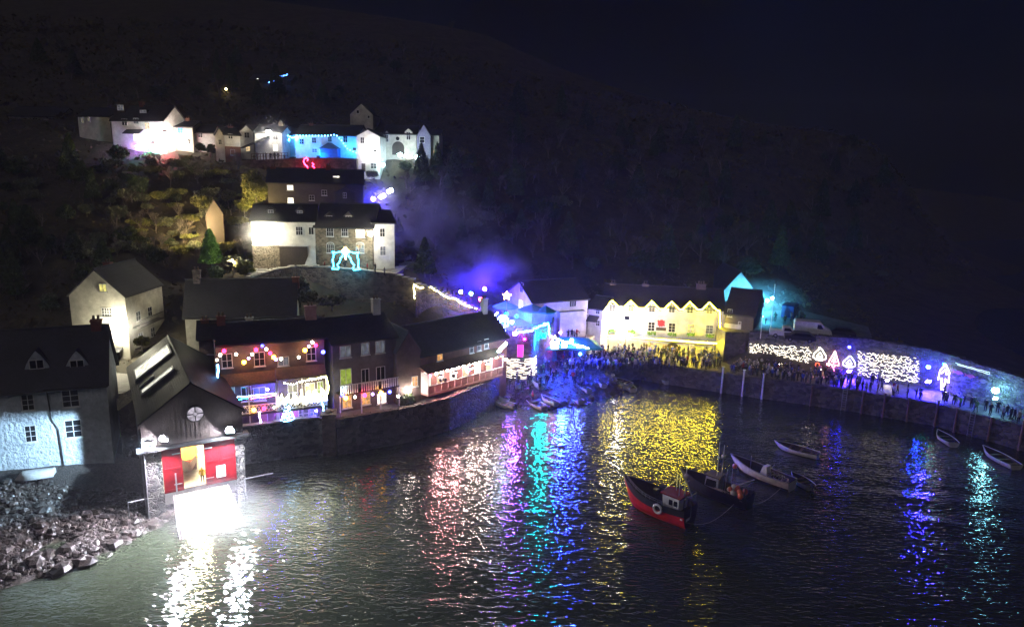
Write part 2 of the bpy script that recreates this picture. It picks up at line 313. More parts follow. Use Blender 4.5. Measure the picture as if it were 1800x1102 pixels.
# ================================================================ SETTING
def slab(name, pts, z0, z1, m, kind='structure', label=None, cat=None):
    b = MB().prism([(p[0], p[1]) for p in pts], lambda x, y, t: (x, y, t), z0, z1); return tag(b.build(name, m), label, cat, kind=kind)
def offset(path, d):
    out = []
    for i, p in enumerate(path):
        a = Vector(path[max(i-1, 0)][:2]); b = Vector(path[min(i+1, len(path)-1)][:2]); t = (b-a).normalized(); n = Vector((-t.y, t.x)); out.append(Vector(p[:2])+n*d)
    return out
def wallpath(name, path, z0, z1, th, m, label, cat='wall', cope=None, rough=0):
    """wall of thickness th behind a path; z0/z1 numbers or lists"""
    n = len(path); back = offset(path, th); b = MB(); g = lambda z, i: z[i] if isinstance(z, (list, tuple)) else z
    vs = []
    for i in range(n): vs += [(path[i][0], path[i][1], g(z0, i)), (path[i][0], path[i][1], g(z1, i)), (*back[i], g(z1, i)), (*back[i], g(z0, i))]
    fs = [(0, 1, 2, 3), tuple(4*(n-1)+k for k in (3, 2, 1, 0))]
    for i in range(n-1):
        for k in range(4): fs.append((4*i+k, 4*i+4+k, 4*i+4+(k+1) % 4, 4*i+(k+1) % 4))
    b.add(vs, fs); o = b.build(name, m); tag(o, label, cat)
    if cope:
        r = random.Random(len(label)); c = MB(); f = offset(path, -.08)
        for i in range(n-1):
            p, q = Vector(f[i]), Vector(f[i+1]); L = (q-p).length; k = max(1, int(L/.8)); t = (q-p).normalized(); nn = Vector((-t.y, t.x))
            for j in range(k):
                a = p+t*(L*j/k+.02); e = p+t*(L*(j+1)/k-.02); za = g(z1, i)+(g(z1, i+1)-g(z1, i))*(j+.5)/k+.005; h = r.uniform(.1, .24)
                c.add([(a.x, a.y, za), (e.x, e.y, za), (e.x+nn.x*(th+.16), e.y+nn.y*(th+.16), za), (a.x+nn.x*(th+.16), a.y+nn.y*(th+.16), za)]+[(a.x, a.y, za+h), (e.x, e.y, za+h), (e.x+nn.x*(th+.16), e.y+nn.y*(th+.16), za+h), (a.x+nn.x*(th+.16), a.y+nn.y*(th+.16), za+h)], [(0,3,2,1),(4,5,6,7),(0,1,5,4),(1,2,6,5),(2,3,7,6),(3,0,4,7)])
        c.build('coping', cope, o)
    return o
ZT, ZQ, ZU = 4.0, 3.0, 8.2
S = [P(418, 818), P(561, 797), P(573, 799), P(594, 800), P(700, 781), P(790, 757), P(862, 722), P(884, 703)]
Q = [P(1020, 662, 1.2), P(1125, 668), P(1265, 690), P(1380, 706), P(1500, 724), P(1640, 748), P(1800, 793), P(1960, 842), P(2150, 900)]
QB = [P(1312, 640, ZQ), P(1430, 653, ZQ), P(1530, 667, ZQ), P(1640, 684, ZQ), P(1740, 716, ZQ), P(1850, 752, ZQ), P(2060, 815, ZQ)]
# ---- terrain
cp = []
def C(*a):
    for p in a: cp.append((p[0], p[1], p[2]))
C(P(-120, 850, 4), P(0, 833, 4), P(100, 822, 3.9), P(200, 812, 3.6), P(-200, 830, 4.2), P(225, 812, 3.2), P(262, 872, .9))
C(*[(p.x, p.y, .22) for p in (P(-150, 1050, 0), P(0, 1022, 0), P(60, 1000, 0), P(120, 972, 0), P(190, 938, 0), P(260, 908, 0), P(330, 893, 0))], P(0, 900, 2.1), P(0, 960, 1.3), P(90, 930, 1.2), P(180, 900, 1.0), P(60, 975, .75), P(120, 950, .7), P(190, 915, .7), P(240, 890, .8), P(-60, 990, .8), P(120, 870, 2.2), P(220, 850, 2.1), P(-120, 930, 2.1), (P(0, 1090, -.7)), P(120, 1040, -.7), P(230, 980, -.7), P(320, 935, -.7))
C(P(225, 760, 4.6), P(218, 690, 6.3), P(210, 660, 7.2), P(240, 655, 7.4), P(150, 655, 7.3), P(290, 600, 9), P(60, 620, 7.5), P(-60, 620, 7.5), P(-200, 640, 7))
for p in S: C((p[0], p[1]+2.2, 1.0), (p[0], p[1]-4, -2.6))
for p in Q[1:]: C((p[0]+.6, p[1]+3, .5), (p[0]-1, p[1]-4, -2.6))
C(P(880, 708, .1), P(930, 719, 0), P(1000, 713, 0), P(1050, 697, .1), P(1090, 684, .1), P(900, 694, 1.1), P(960, 680, 1.8), P(1050, 670, 1.7), P(1000, 655, 2.7), P(900, 672, 2.4), P(940, 665, 2.6), P(1080, 655, 2.8), P(1010, 700, .8))
for x, y in [(-60, 22), (-20, 40), (0, 60), (-20, 60), (20, 60), (40, 60), (60, 60), (-40, 55), (0, 84), (20, 86), (90, 40), (0, 20), (-90, 20), (130, 60), (0, -50), (-120, -40), (120, -40), (200, 60)]: C((x, y, -3.5))
for x, Y, z in [(-30, 93, 5), (-18, 97, 5), (-6, 102, 5), (2, 108, 4), (8, 126, 3.5), (16, 122, 2.7), (30, 122, 2.7), (44, 120, 2.7)]: C((x, Y, z))
C((-44, 88, 7.5), (-36, 90, 7.5), (-28, 90, 7.5), (-45, 95, 9), (-37, 95, 9), (-30, 97, 9), (-24, 97, 8), (-18, 98, 7), (-50, 99, 12.5), (-38, 93.5, 8.5))
C((-37.4, 101, 16.5), (-36, 107, 17.2), (-28, 107, 17.2), (-18, 106, 17), (-14, 104, 15.5), (-8, 110, 12), (-5, 114, 9.5), (-42, 104, 17), (-28, 101, 9.5), (-18, 99, 9.5), P(345, 492, 14.5), P(395, 485, 16.5), P(425, 480, 17.5), P(300, 480, 15))
C((-42, 122, 20), (-28, 124, 20), (-18, 124, 20), D(560, 320, 141), D(470, 345, 136), D(650, 335, 140), D(400, 400, 124), D(330, 420, 118), D(250, 440, 112), D(100, 460, 106), D(0, 470, 104), D(-150, 470, 102))
C(D(700, 292, 147), D(640, 312, 144), D(500, 306, 143), D(560, 314, 143), D(440, 292, 146), D(390, 285, 146), D(330, 272, 148), D(280, 270, 148), D(200, 262, 148), D(130, 255, 148), D(60, 240, 152), D(-80, 235, 154), D(750, 278, 150), D(790, 290, 152))
C(D(300, 340, 130), D(380, 340, 132), D(180, 320, 132), D(60, 330, 128), D(-80, 330, 128), D(440, 322, 136))
C(D(300, 225, 165), D(450, 232, 168), D(620, 215, 176), D(700, 232, 172), D(200, 180, 176), D(60, 190, 176), D(-100, 190, 178))
C(D(480, 150, 215), D(600, 110, 240), D(750, 110, 245), D(300, 110, 215), D(100, 70, 235), D(-200, 60, 240), D(500, 40, 275), D(300, 15, 280), D(50, 15, 285), D(-300, 10, 290), D(700, 35, 300), D(850, 60, 310))
C(D(850, 300, 150), D(850, 400, 138), D(800, 480, 125), D(880, 500, 128), D(960, 480, 140), D(1100, 480, 142), D(1250, 480, 146), D(950, 300, 175), D(1100, 300, 190), D(1100, 400, 165), D(1280, 400, 172), D(900, 160, 240), D(1000, 140, 275), D(1200, 190, 265), D(1350, 222, 262), D(1450, 228, 262), D(1540, 262, 255), D(1600, 330, 250), D(1640, 400, 245), D(1700, 490, 240), D(1400, 330, 215), D(1350, 430, 180), D(1500, 430, 200), D(1450, 500, 175), D(1600, 500, 200))
for px, py, z in [(1340, 590, ZU), (1440, 590, ZU)]: p = P(px, py, ZU-.6); C(p, (p.x+3, p.y+16, ZU-.4))
for x, y, z in [(80, 130, 3), (120, 125, -2), (200, 150, -3), (150, 180, 0), (220, 250, -4), (200, 350, 0), (60, 400, 60), (-60, 420, 110), (-250, 380, 130), (-300, 100, 20), (-300, 200, 60), (-320, 300, 110), (140, 330, 25), (0, 340, 85), (300, 0, -4), (-300, 0, 0), (-200, 60, 6), (300, 380, -4)]: C((x, y, z))
CPT = np.array(cp)
_d = np.linalg.norm(CPT[:, None, :2]-CPT[None, :, :2], axis=2); _A = np.sqrt(_d**2+.3)+np.eye(len(CPT))*-.35
_w = np.linalg.solve(np.block([[_A, np.ones((len(CPT), 1))], [np.ones((1, len(CPT))), np.zeros((1, 1))]]), np.append(CPT[:, 2], 0))
def TZ(x, y):
    x = np.atleast_1d(np.asarray(x, float)); y = np.atleast_1d(np.asarray(y, float)); o = np.empty(len(x))
    for i in range(0, len(x), 20000):
        d = np.sqrt((x[i:i+20000, None]-CPT[None, :, 0])**2+(y[i:i+20000, None]-CPT[None, :, 1])**2+.3); o[i:i+20000] = d@_w[:-1]+_w[-1]
    return o
def tz(x, y): return float(TZ(x, y)[0])
_rg = np.random.RandomState(3)
def wobble(x, y, s, k=6):
    r = np.random.RandomState(int(s*10)); o = 0
    for i in range(k): a = r.uniform(0, 6.28); o = o+np.sin((x*math.cos(a)+y*math.sin(a))*r.uniform(.6, 1.4)*2*math.pi/s+r.uniform(0, 6.28))
    return o/k
def gridmesh(name, xs, ys, zf, m):
    X, Y = np.meshgrid(xs, ys); Z = zf(X.ravel(), Y.ravel()); nx, ny = len(xs), len(ys)
    co = np.stack([X.ravel(), Y.ravel(), Z], 1).astype('f'); i = np.arange((nx-1)*(ny-1)); r = i//(nx-1); c = i % (nx-1); a = r*nx+c
    fs = np.stack([a, a+1, a+nx+1, a+nx], 1).astype('i').ravel(); me = bpy.data.meshes.new(name)
    me.vertices.add(len(co)); me.vertices.foreach_set('co', co.ravel()); nf = len(fs)//4; me.loops.add(len(fs)); me.loops.foreach_set('vertex_index', fs)
    me.polygons.add(nf); me.polygons.foreach_set('loop_start', np.arange(0, 4*nf, 4, dtype='i')); me.polygons.foreach_set('loop_total', np.full(nf, 4, 'i')); me.update(calc_edges=True)
    me.polygons.foreach_set('use_smooth', [True]*nf); me.materials.append(m); o = bpy.data.objects.new(name, me); COL.objects.link(o); return o
M['ground'] = mat('hillside_ground', (.085, .07, .045), .95, (.04, .036, .025), .22, .12, 1.5, coord='Object')
def tzf(x, y):
    z = TZ(x, y); s = np.clip((z-4)/8, 0, 1); return z+wobble(x, y, 9)*.5*s+wobble(x, y, 3.1)*.25*s+np.where(np.abs(z-1.5) < 3.2, wobble(x, y, 2.3)*.07, 0)
tg = gridmesh('hillside', np.concatenate([[-900, -600, -420], np.arange(-330, -100, 5), np.arange(-100, 60, 1.25), np.arange(60, 330, 5), [420]]), np.concatenate([[-60, 0], np.arange(30, 165, 1.25), np.arange(165, 440, 5), [600]]), tzf, M['ground'])
tag(tg, kind='structure')
# pebble beach skin over the shore
peb = mat('wet_pebbles', (.1, .078, .066), .4, (.028, .022, .02), 5.5, .14, 18, kind='stone')
# ---- sea: real waves plus fine ripples
m, n, b_ = _new('harbour_water'); N_ = n.nodes.new; L_ = n.links.new
b_.inputs['Base Color'].default_value = (.032, .04, .026, 1); b_.inputs['Roughness'].default_value = .045; b_.inputs['IOR'].default_value = 1.5
t_ = N_('ShaderNodeTexCoord'); mp = N_('ShaderNodeMapping'); mp.inputs['Scale'].default_value = (.62, 1.6, 1); L_(t_.outputs['Object'], mp.inputs[0])
x1 = N_('ShaderNodeTexNoise'); x1.inputs['Scale'].default_value = 1.7; x1.inputs['Detail'].default_value = 1.2; x1.inputs['Roughness'].default_value = .55; x1.inputs['Distortion'].default_value = .8; L_(mp.outputs[0], x1.inputs['Vector'])
bp = N_('ShaderNodeBump'); bp.inputs['Strength'].default_value = 1; bp.inputs['Distance'].default_value = .088; L_(x1.outputs[0], bp.inputs['Height']); L_(bp.outputs[0], b_.inputs['Normal'])
M['water'] = m
_ws = []
_r2 = np.random.RandomState(5)
for i in range(46):
    wl = 1.1*(7.0/1.1)**_r2.uniform(0, 1); a = math.radians(_r2.normal(84, 24)); _ws.append((2*math.pi/wl*math.cos(a), 2*math.pi/wl*math.sin(a), _r2.uniform(0, 6.28), 0.0016*wl**.9))
def wz(x, y):
    o = np.zeros(len(x)); k = 1
    fade = np.clip(1-(np.hypot(x-5, y-75)-75)/60, 0, 1)
    for kx, ky, ph, am in _ws: o += am*np.sin(kx*x+ky*y+ph+.5*np.sin(.21*x+ph))
    calm = .55+.45*wobble(x, y, 31, 5)
    return o*fade*np.clip(calm, .25, 1.1)*1.25
tag(gridmesh('sea', np.concatenate([[-1500, -800, -300, -140, -100], np.arange(-75, 85, .3), [100, 140, 300, 800, 1500]]), np.concatenate([[-300, -50, 10], np.arange(34, 112, .3), [125, 160, 300, 900, 1500]]), wz, M['water']), kind='structure')
# ---- terraces, quay, sea walls
prom = [Vector((p[0], p[1])) for p in offset(S, .6)]
slab('promenade', prom+[Vector((4, 118)), Vector((-42, 112)), Vector((prom[0].x-1, 90))], -2, ZT, M['pave'])
QF = offset(Q[1:], .5)
QBo = [Vector((p.x, p.y)) for p in QB]
slab('quay', [Vector(q) for q in QF]+[QBo[-1]+Vector((1.5, 3))]+[q+Vector((.3, .8)) for q in QBo[::-1]]+[Vector((50, 126)), Vector((8, 130)), Vector(P(1035, 645, ZQ)[:2])], -2, ZQ, M['pave'])
wallpath('sea_wall', S[:3], -2, 4.5, .6, M['greystone'], 'pale grey cobbled sea wall below the cottage with blue lit balcony', cope=M['concrete'])
wallpath('sea_wall', S[3:], -2, 4.4, .6, M['quaystone'], 'long dark sea wall curving below the pink lit balcony to the beach', cope=M['quaystone'])
wallpath('harbour_wall', Q[1:], -2, ZQ+.12, .5, M['quaystone'], 'tall dark stone harbour wall under the crowd on the right', cope=M['quaystone'])
p0 = P(580, 799, 0); b = MB().box((-.75, -.5, -2), (.75, 1.4, 5.0)).box((-.9, -.65, 5.0), (.9, 1.55, 5.25)); b.ball((0, .45, 5.3), .55, 10, 5, sz=.5)
tag(b.build('stone_pillar', M['wallstone'], loc=(p0.x, p0.y, 0), rz=.2), 'square stone pillar with rounded cap at the corner of the sea wall', 'pillar')
# pier back wall in the photo's sections, with upper walkway
back = [(p.x, p.y) for p in QB]
def zat(px, py, p):  # height where pixel row py crosses the vertical over p
    d = ray(px, py); t = math.hypot(p[0], p[1])/math.hypot(d.x, d.y); return CAM.z+d.z*t
tops = [zat(1312, 583, back[0]), zat(1430, 590, back[1]), zat(1530, 598, back[2]), zat(1640, 618, back[3]), zat(1740, 650, back[4]), zat(1850, 684, back[5]), zat(2060, 745, back[6])]
wallpath('pier_wall', back, ZQ-1, tops, 1.0, M['greystone'], 'long stone pier wall hung with light displays behind the quay crowd', cope=M['quaystone'])
ub = [Vector(q) for q in offset(back, 1.0)]
slab('upper_terrace', [ub[0]+Vector((-4, 0)), ub[0], ub[1], ub[2], ub[2]+Vector((6, 14)), ub[1]+Vector((4, 30)), ub[0]+Vector((0, 34)), ub[0]+Vector((-6, 20))], 0, ZU, M['pave'])
# piles and ladders on the harbour wall
def along(path, px, z=0):
    """point of a path hit by pixel column px"""
    best = None
    for i in range(len(path)-1):
        a, b = Vector(path[i][:2]), Vector(path[i+1][:2])
        for k in range(41):
            q = a+(b-a)*k/40; v = Vector((q.x, q.y, z))-CAM; sx = 900+FP*v.dot(_r)/v.dot(_f)
            if best is None or abs(sx-px) < best[0]: best = (abs(sx-px), q, (b-a).normalized())
    return best[1], best[2]
for i, px in enumerate([1268, 1305, 1340, 1425, 1512, 1552, 1594, 1645, 1676, 1737, 1790]):
    q, t = along(Q[1:], px); nn = Vector((t.y, -t.x)); q = q+nn*.12; ht = [4.3, 4.2, 4.0, 3.1, 3.4, 3.6, 3.5, 3.8, 3.4, 3.4, 4.6][i]
    b = MB().tube([(q.x+nn.x*.25, q.y+nn.y*.25, -2), (q.x, q.y, ht)], [.17, .14], 8).box((q.x-.2, q.y-.2, ht), (q.x+.2, q.y+.2, ht+.06))
    tag(b.build('mooring_pile', M['whitepaint'] if i in (0, 1, 2) else M['wood']), ['pale mooring pile nearest the inn on the harbour wall', 'second pale mooring pile from the inn', 'third pale mooring pile from the inn'][i] if i < 3 else '%s dark timber mooring pile on the harbour wall, counted from the pale ones' % ['first', 'second', 'third', 'fourth', 'fifth', 'sixth', 'seventh', 'last'][i-3], 'pile', 'mooring piles along the harbour wall')
for px, lb in [(1706, 'ladder hanging down the harbour wall near the white rowing boats'), (1482, 'ladder on the harbour wall below the blue triangle light')]:
    q, t = along(Q[1:], px); nn = Vector((t.y, -t.x)); q = q+nn*.16; b = MB()
    for s in (-.28, .28): b.tube([(q.x+t.x*s, q.y+t.y*s, -.8), (q.x+t.x*s, q.y+t.y*s, ZQ+.8)], .05, 6)
    for k in range(11): z = -.4+k*.36; b.tube([(q.x-t.x*.28, q.y-t.y*.28, z), (q.x+t.x*.28, q.y+t.y*.28, z)], .035, 5)
    tag(b.build('ladder', M['metal']), lb, 'ladder')
# ---- beach: pebbles and boulders
def beach(name, pts, lb, step=.6):
    xs = [p[0] for p in pts]; ys = [p[1] for p in pts]; b = MB()
    X = np.arange(min(xs), max(xs), step); Y = np.arange(min(ys), max(ys), step); Z = tzf(*[a.ravel() for a in np.meshgrid(X, Y)]).reshape(len(Y), len(X))+.06
    def ins(x, y):
        c = False; j = len(pts)-1
        for i in range(len(pts)):
            if (pts[i][1] > y) != (pts[j][1] > y) and x < (pts[j][0]-pts[i][0])*(y-pts[i][1])/(pts[j][1]-pts[i][1])+pts[i][0]: c = not c
            j = i
        return c
    idx = {}
    for j in range(len(Y)-1):
        for i in range(len(X)-1):
            if ins(X[i], Y[j]):
                f = []
                for jj, ii in ((j, i), (j, i+1), (j+1, i+1), (j+1, i)):
                    if (jj, ii) not in idx: idx[jj, ii] = len(b.v); b.v.append((X[ii], Y[jj], float(Z[jj, ii])))
                    f.append(idx[jj, ii])
                b.f.append(tuple(f)); b.m.append(0)
    return tag(b.build(name, peb, smooth=True), lb, kind='structure')
beach('pebble_beach', [P(-300, 1200, -1), P(0, 1150, -1), P(260, 1040, -1), P(370, 930, -1), P(305, 868, 1.5), P(262, 868, 1.5), P(268, 800, 2.5), P(200, 800, 3.8), P(-300, 850, 4)], None)
beach('pebble_beach', [P(878, 706, -.6), P(930, 735, -.8), P(1000, 730, -.8), P(1060, 705, -.8), P(1120, 676, -.8), P(1100, 655, 2.5), P(1010, 648, 2.8), P(940, 655, 2.8), P(885, 670, 2.4)], None)
def rocks(name, n, fn, lb, r0, r1):
    b = MB()
    for i in range(n):
        x, y, s = fn(); z = tz(x, y); r = U(r0, r1)*s*(1.7 if U(0, 1) < .06 else U(.55, 1)); b.ball((x, y, z+r*.25), r, 8, 5, sx=U(.8, 1.3), sy=U(.8, 1.3), sz=U(.5, .85), jit=.22)
    return tag(b.build(name, mat('wet_boulders', (.06, .045, .038), .36, (.014, .012, .011), 1.3, .04, 9)), lb, 'rocks', kind='stuff')
def bigbeach():
    while True:
        px = U(-60, 330); t = (px+60)/390; yl = 1034-128*t-12*math.sin(t*7); py = U(870, yl) if U(0, 1) < .8 else U(yl-30, yl+30)
        p = P(px, py, max(0, 2.1*(yl-py)/130)); s = .55+.6*(py-860)/170
        return p.x, p.y, s
rocks('beach_boulders', 4200, bigbeach, 'dark wet boulders and pebbles covering the beach below the white cottage', .15, .5)
rocks('shore_stones', 1300, lambda: (lambda p: (p.x, p.y, 1))(P(U(870, 1110), U(655, 722), 1.0)), 'small dark stones on the little beach by the rowing boats', .1, .34)
# ================================================================ LOWER ROW OF BUILDINGS
def pf(*a): return [P(*q) for q in a]
# ---- 1 white cottage, far left
H = House(P(-95, 842, 4), P(200, 806, 4)); ze = H.f(100, 678)[1]; zr = H.f(90, 580, 3.5)[1]
H.make('seafront_cottage', 'long white rendered cottage with two pointed dormers at far left above the beach', 'cottage', 4, ze, zr, 7, M['rough_white'], M['slate'])
for cx, cy, w, h in [(49, 707, 20, 26), (124, 700, 28, 28), (54, 762, 18, 27), (129, 753, 27, 29)]: H.wc(cx, cy, w, h, cols=2, rows=3, fm=M['frame'])
for px in (66, 137):
    y = 1.0; a = H.f(px-23, 655, y); c = H.f(px+23, 655, y); t = H.f(px, 617, y); xm = (a[0]+c[0])/2; hw = (c[0]-a[0])/2; zb = a[1]; zt = t[1]
    prof = [(xm+hw*math.cos(q)*(1), zb+(zt-zb)*math.sin(q)**.8) for q in [math.pi*i/10 for i in range(11)]]
    prof = [(xm+sg*hw*(1-k**1.7), zb+(zt-zb)*k) for sg, ks in ((1, [0, .2, .4, .6, .8, .93]), (-1, [1, .93, .8, .6, .4, .2, 0])) for k in ks]
    b = MB().prism(prof, lambda p, z, q: (p, q, z), y, y+2.6); prof2 = [(xm+(p-xm)*1.12, zb+(z-zb)*1.06) for p, z in prof]
    b.prism(prof2, lambda p, z, q: (p, q, z), y+.14, y+2.7, 1); o = b.build('dormer', [M['rough_white'], M['slate']], H.root)
    q = MB().box((xm-.55, y-.03, zb+.35), (xm+.55, y-.012, zb+1.15), 1)
    for e in [(xm-.62, zb+.28, xm+.62, zb+.35), (xm-.62, zb+1.15, xm+.62, zb+1.22), (xm-.62, zb+.35, xm-.55, zb+1.15), (xm+.55, zb+.35, xm+.62, zb+1.15), (xm-.04, zb+.35, xm+.04, zb+1.15)]: q.box((e[0], y-.07, e[1]), (e[2], y-.002, e[3]))
    q.build('window', [M['frame'], WL[None]], o)
u, z = H.f(78, 683); pts = [(u, -.35, ze-.1), (u+.2, -.12, ze-.6), (u+.3, -.1, (ze+4)/2+.8), (u+.75, -.1, (ze+4)/2-.3), (u+.85, -.1, 3.6)]
H.part(MB().tube(pts, .07, 7), 'downpipe', M['darkmetal']); H.chimp(168, 556); H.chimp(-60, 560)
COTT = H
# ---- 2 lifeboat house
H = House(P(258, 874, 2.4), P(432, 839, 2.4)); BH = H
zg = H.f(339, 673)[1]; zl = H.f(262, 742)[1]; zo = H.f(340, 779)[1]; L = H.L; W = L/2
H.z0 = 2.4; H.ze = zl; H.zr = zg; H.d = 20; H.ridge = 'y'; H.k = (zg-zl)/W
H.root = empty('lifeboat_house', (H.A.x, H.A.y, 0), H.rz, 'tall dark lifeboat house with round window and open red doors on the slipway', 'boathouse')
xa = H.f(285, 820)[0]; xd1 = H.f(321, 820)[0]; xd2 = H.f(360, 820)[0]; xe = H.f(415, 820)[0]; D_ = 20
b = MB()   # shell with a true doorway: stone piers, side and rear walls
b.box((0, 0, -2), (xa, .5, zo)); b.box((xe, 0, -2), (L, .5, zo)); b.box((0, .5, -2), (.45, D_, zl)); b.box((L-.45, .5, -2), (L, D_, zl)); b.box((.45, D_-.4, -2), (L-.45, D_, zl))
b.prism([(.45, zl), (L-.45, zl), (W, zg-.2)], lambda a, z, q: (a, q, z), D_-.39, D_-.02)
H.part(b, 'wall', M['greystone'])
b = MB().prism([(0, zo+.3), (L, zo+.3), (L, zl), (W, zg-.03), (0, zl)], lambda a, z, q: (a, q, z), -.02, .42)
for i in range(22): x = L*(i+.5)/22; h = zl+(zg-zl)*(1-abs(x-W)/W)-.1; b.box((x-.02, -.045, zo+.35), (x+.02, -.02, h))
H.part(b, 'gable_cladding', M['timber'])
b = MB().box((-.5, -.55, zo+.02), (L+.5, .45, zo+.28)); H.part(b, 'lintel_beam', M['darkmetal'])
b = MB(); k = H.k
for sg in (-1, 1):
    e = W+sg*(W+.2); ez = zl-.2*k; b.prism([(e, ez), (W, zg+.02), (W, zg+.22), (e, ez+.2)], lambda a, z, q: (a, q, z), -.5+.002*sg, D_+.4)
b.tube([(W, -.5, zg+.2), (W, D_+.4, zg+.2)], .12, 8)
rf = H.part(b, 'roof', M['wetslate'])
b = MB()
for sg in (-1, 1):
    e = W+sg*(W+.24); ez = zl-.24*k; b.prism([(e, ez-.25), (W, zg-.22), (W, zg+.05), (e, ez+.02)], lambda a, z, q: (a, q, z), -.56, -.5)
b.build('bargeboard', M['timber'], H.root)
# long skylight strips running up the left slope
def slope(x0, x1, y0, y1, nm, m, h=.1, fr=True):
    zz = lambda x: zl+k*x+.24
    q = MB(); q.add([(x0, y0, zz(x0)), (x1, y0, zz(x1)), (x1, y1, zz(x1)), (x0, y1, zz(x0))]+[(x0, y0, zz(x0)+h), (x1, y0, zz(x1)+h), (x1, y1, zz(x1)+h), (x0, y1, zz(x0)+h)], [(0,3,2,1),(4,5,6,7),(0,1,5,4),(1,2,6,5),(2,3,7,6),(3,0,4,7)])
    o = q.build(nm, m, rf)
    if fr:
        q = MB()
        for a0, a1, b0, b1 in [(x0-.12, x0, y0-.12, y1+.12), (x1, x1+.12, y0-.12, y1+.12), (x0, x1, y0-.12, y0), (x0, x1, y1, y1+.12)]:
            q.add([(a0, b0, zz(a0)), (a1, b0, zz(a1)), (a1, b1, zz(a1)), (a0, b1, zz(a0))]+[(a0, b0, zz(a0)+h+.08), (a1, b0, zz(a1)+h+.08), (a1, b1, zz(a1)+h+.08), (a0, b1, zz(a0)+h+.08)], [(0,3,2,1),(4,5,6,7),(0,1,5,4),(1,2,6,5),(2,3,7,6),(3,0,4,7)])
        q.build('skylight_frame', M['frame'], rf)
    return o
sk = emi_win('rooflight_panel', (.9, .9, .76), 1.3)
slope(.5, W-.5, 12.6, 16.4, 'skylight', sk); slope(.7, W-.9, 6.6, 7.7, 'skylight', sk); slope(.6, 2.0, 9.3, 9.6, 'roof_vent', M['metal'], .15, False)
# round window
c = H.f(343, 727); R = abs(H.f(359, 727)[0]-H.f(327, 727)[0])/2; b = MB(); n = 24
for i in range(n):
    a, a2 = 2*math.pi*i/n, 2*math.pi*(i+1)/n
    b.prism([(c[0]+R*math.cos(a), c[1]+R*math.sin(a)), (c[0]+R*math.cos(a2), c[1]+R*math.sin(a2)), (c[0]+R*.9*math.cos(a2), c[1]+R*.9*math.sin(a2)), (c[0]+R*.9*math.cos(a), c[1]+R*.9*math.sin(a))], lambda p, z, q: (p, q, z), -.14, -.03)
    if i % 2 == 0: b.prism([(c[0]+R*.28*math.cos(a), c[1]+R*.28*math.sin(a)), (c[0]+R*.28*math.cos(a+.26), c[1]+R*.28*math.sin(a+.26)), (c[0]+R*.2*math.cos(a+.26), c[1]+R*.2*math.sin(a+.26)), (c[0]+R*.2*math.cos(a), c[1]+R*.2*math.sin(a))], lambda p, z, q: (p, q, z), -.13, -.04)
for dx, dz in ((1, 0), (-1, 0), (0, 1), (0, -1)): b.box((min(c[0]+dx*R*.25, c[0]+dx*R*.95)-abs(dz)*.05, -.13, min(c[1]+dz*R*.25, c[1]+dz*R*.95)-abs(dx)*.05), (max(c[0]+dx*R*.25, c[0]+dx*R*.95)+abs(dz)*.05, -.04, max(c[1]+dz*R*.25, c[1]+dz*R*.95)+abs(dx)*.05))
rw = b.build('round_window', M['darkmetal'], H.root)
MB().prism([(c[0]+R*.92*math.cos(2*math.pi*i/n), c[1]+R*.92*math.sin(2*math.pi*i/n)) for i in range(n)], lambda p, z, q: (p, q, z), -.05, -.03).build('pane', emi_win('round_window_glow', (.8, .72, .85), .75), rw)
# doors: left leaf folded, opening, right leaf
def leaf(x0, x1, nm='door'):
    q = MB().box((x0+.02, -.16, 2.45), (x1-.02, -.02, zo-.02)); kx = max(1, int((x1-x0)/1.1))
    for i in range(kx):
        a = x0+(x1-x0)*i/kx; e = x0+(x1-x0)*(i+1)/kx
        q.box((a+.06, -.2, 2.6), (a+.18, -.16, zo-.15)); q.box((e-.18, -.2, 2.6), (e-.06, -.16, zo-.15))
        for z_ in (2.6, (2.6+zo)/2, zo-.35): q.box((a+.19, -.2, z_), (e-.19, -.16, z_+.18))
    return q.build(nm, M['redpaint'], H.root)
d1 = leaf(xa, xd1); d2 = leaf(xd2, xe)
for d, x in ((d1, xd1-.5), (d2, xd2+.4)):
    for z_ in (3.2, zo-.7): MB().box((x-.35, -.26, z_), (x+.35, -.205, z_+.08)).build('hinge', M['metal'], d)
MB().box((xd2+1.0, -.24, 3.1), (xd2+1.85, -.205, 4.35)).build('notice_board', M['frame'], H.root)
MB().box((xd1-.75, -.3, 2.5), (xd1-.62, -.2, 4.4)).build('door_bar', M['metal'], H.root)
H.part(MB().box((xa-.2, -.1, zo-.25), (xe+.2, -.02, zo)), 'door_rail', M['redpaint'])
H.part(MB().box((.46, .5, 1.0), (L-.46, D_-.4, 2.35)), 'floor', M['concrete'])
H.part(MB().box((.46, .5, 2.36), (.5, D_-.42, zl-.1)).box((L-.5, .5, 2.36), (L-.46, D_-.42, zl-.1)).box((.5, D_-.5, 2.36), (L-.5, D_-.44, zl-.1)), 'inner_lining', M['whitepaint'])
for y in (2.5, 6.5, 11): H.part(MB().box((xd1-.5, y-.15, zl-.5), (xd2+1, y+.15, zl-.38)), 'ceiling_lamp', emi('boathouse_tubes', (1, .84, .5), 900))
H.part(MB().tube([(.1, -.3, zo-.3), (-.0, -.25, -.5)], .07, 6).tube([(-.12, .8, zl-.5), (-.12, .8, .5)], .09, 6), 'downpipe', M['metal'])
# chimney-like block on the left flank
H.part(MB().box((-1.5, 8.5, 0), (-.05, 12.5, zl-1.2)).prism([(-1.6, zl-1.2), (-.02, zl-1.2), (-.02, zl-.2)], lambda a, z, q: (a, q, z), 8.4, 12.6), 'lean_to', M['wallstone'])
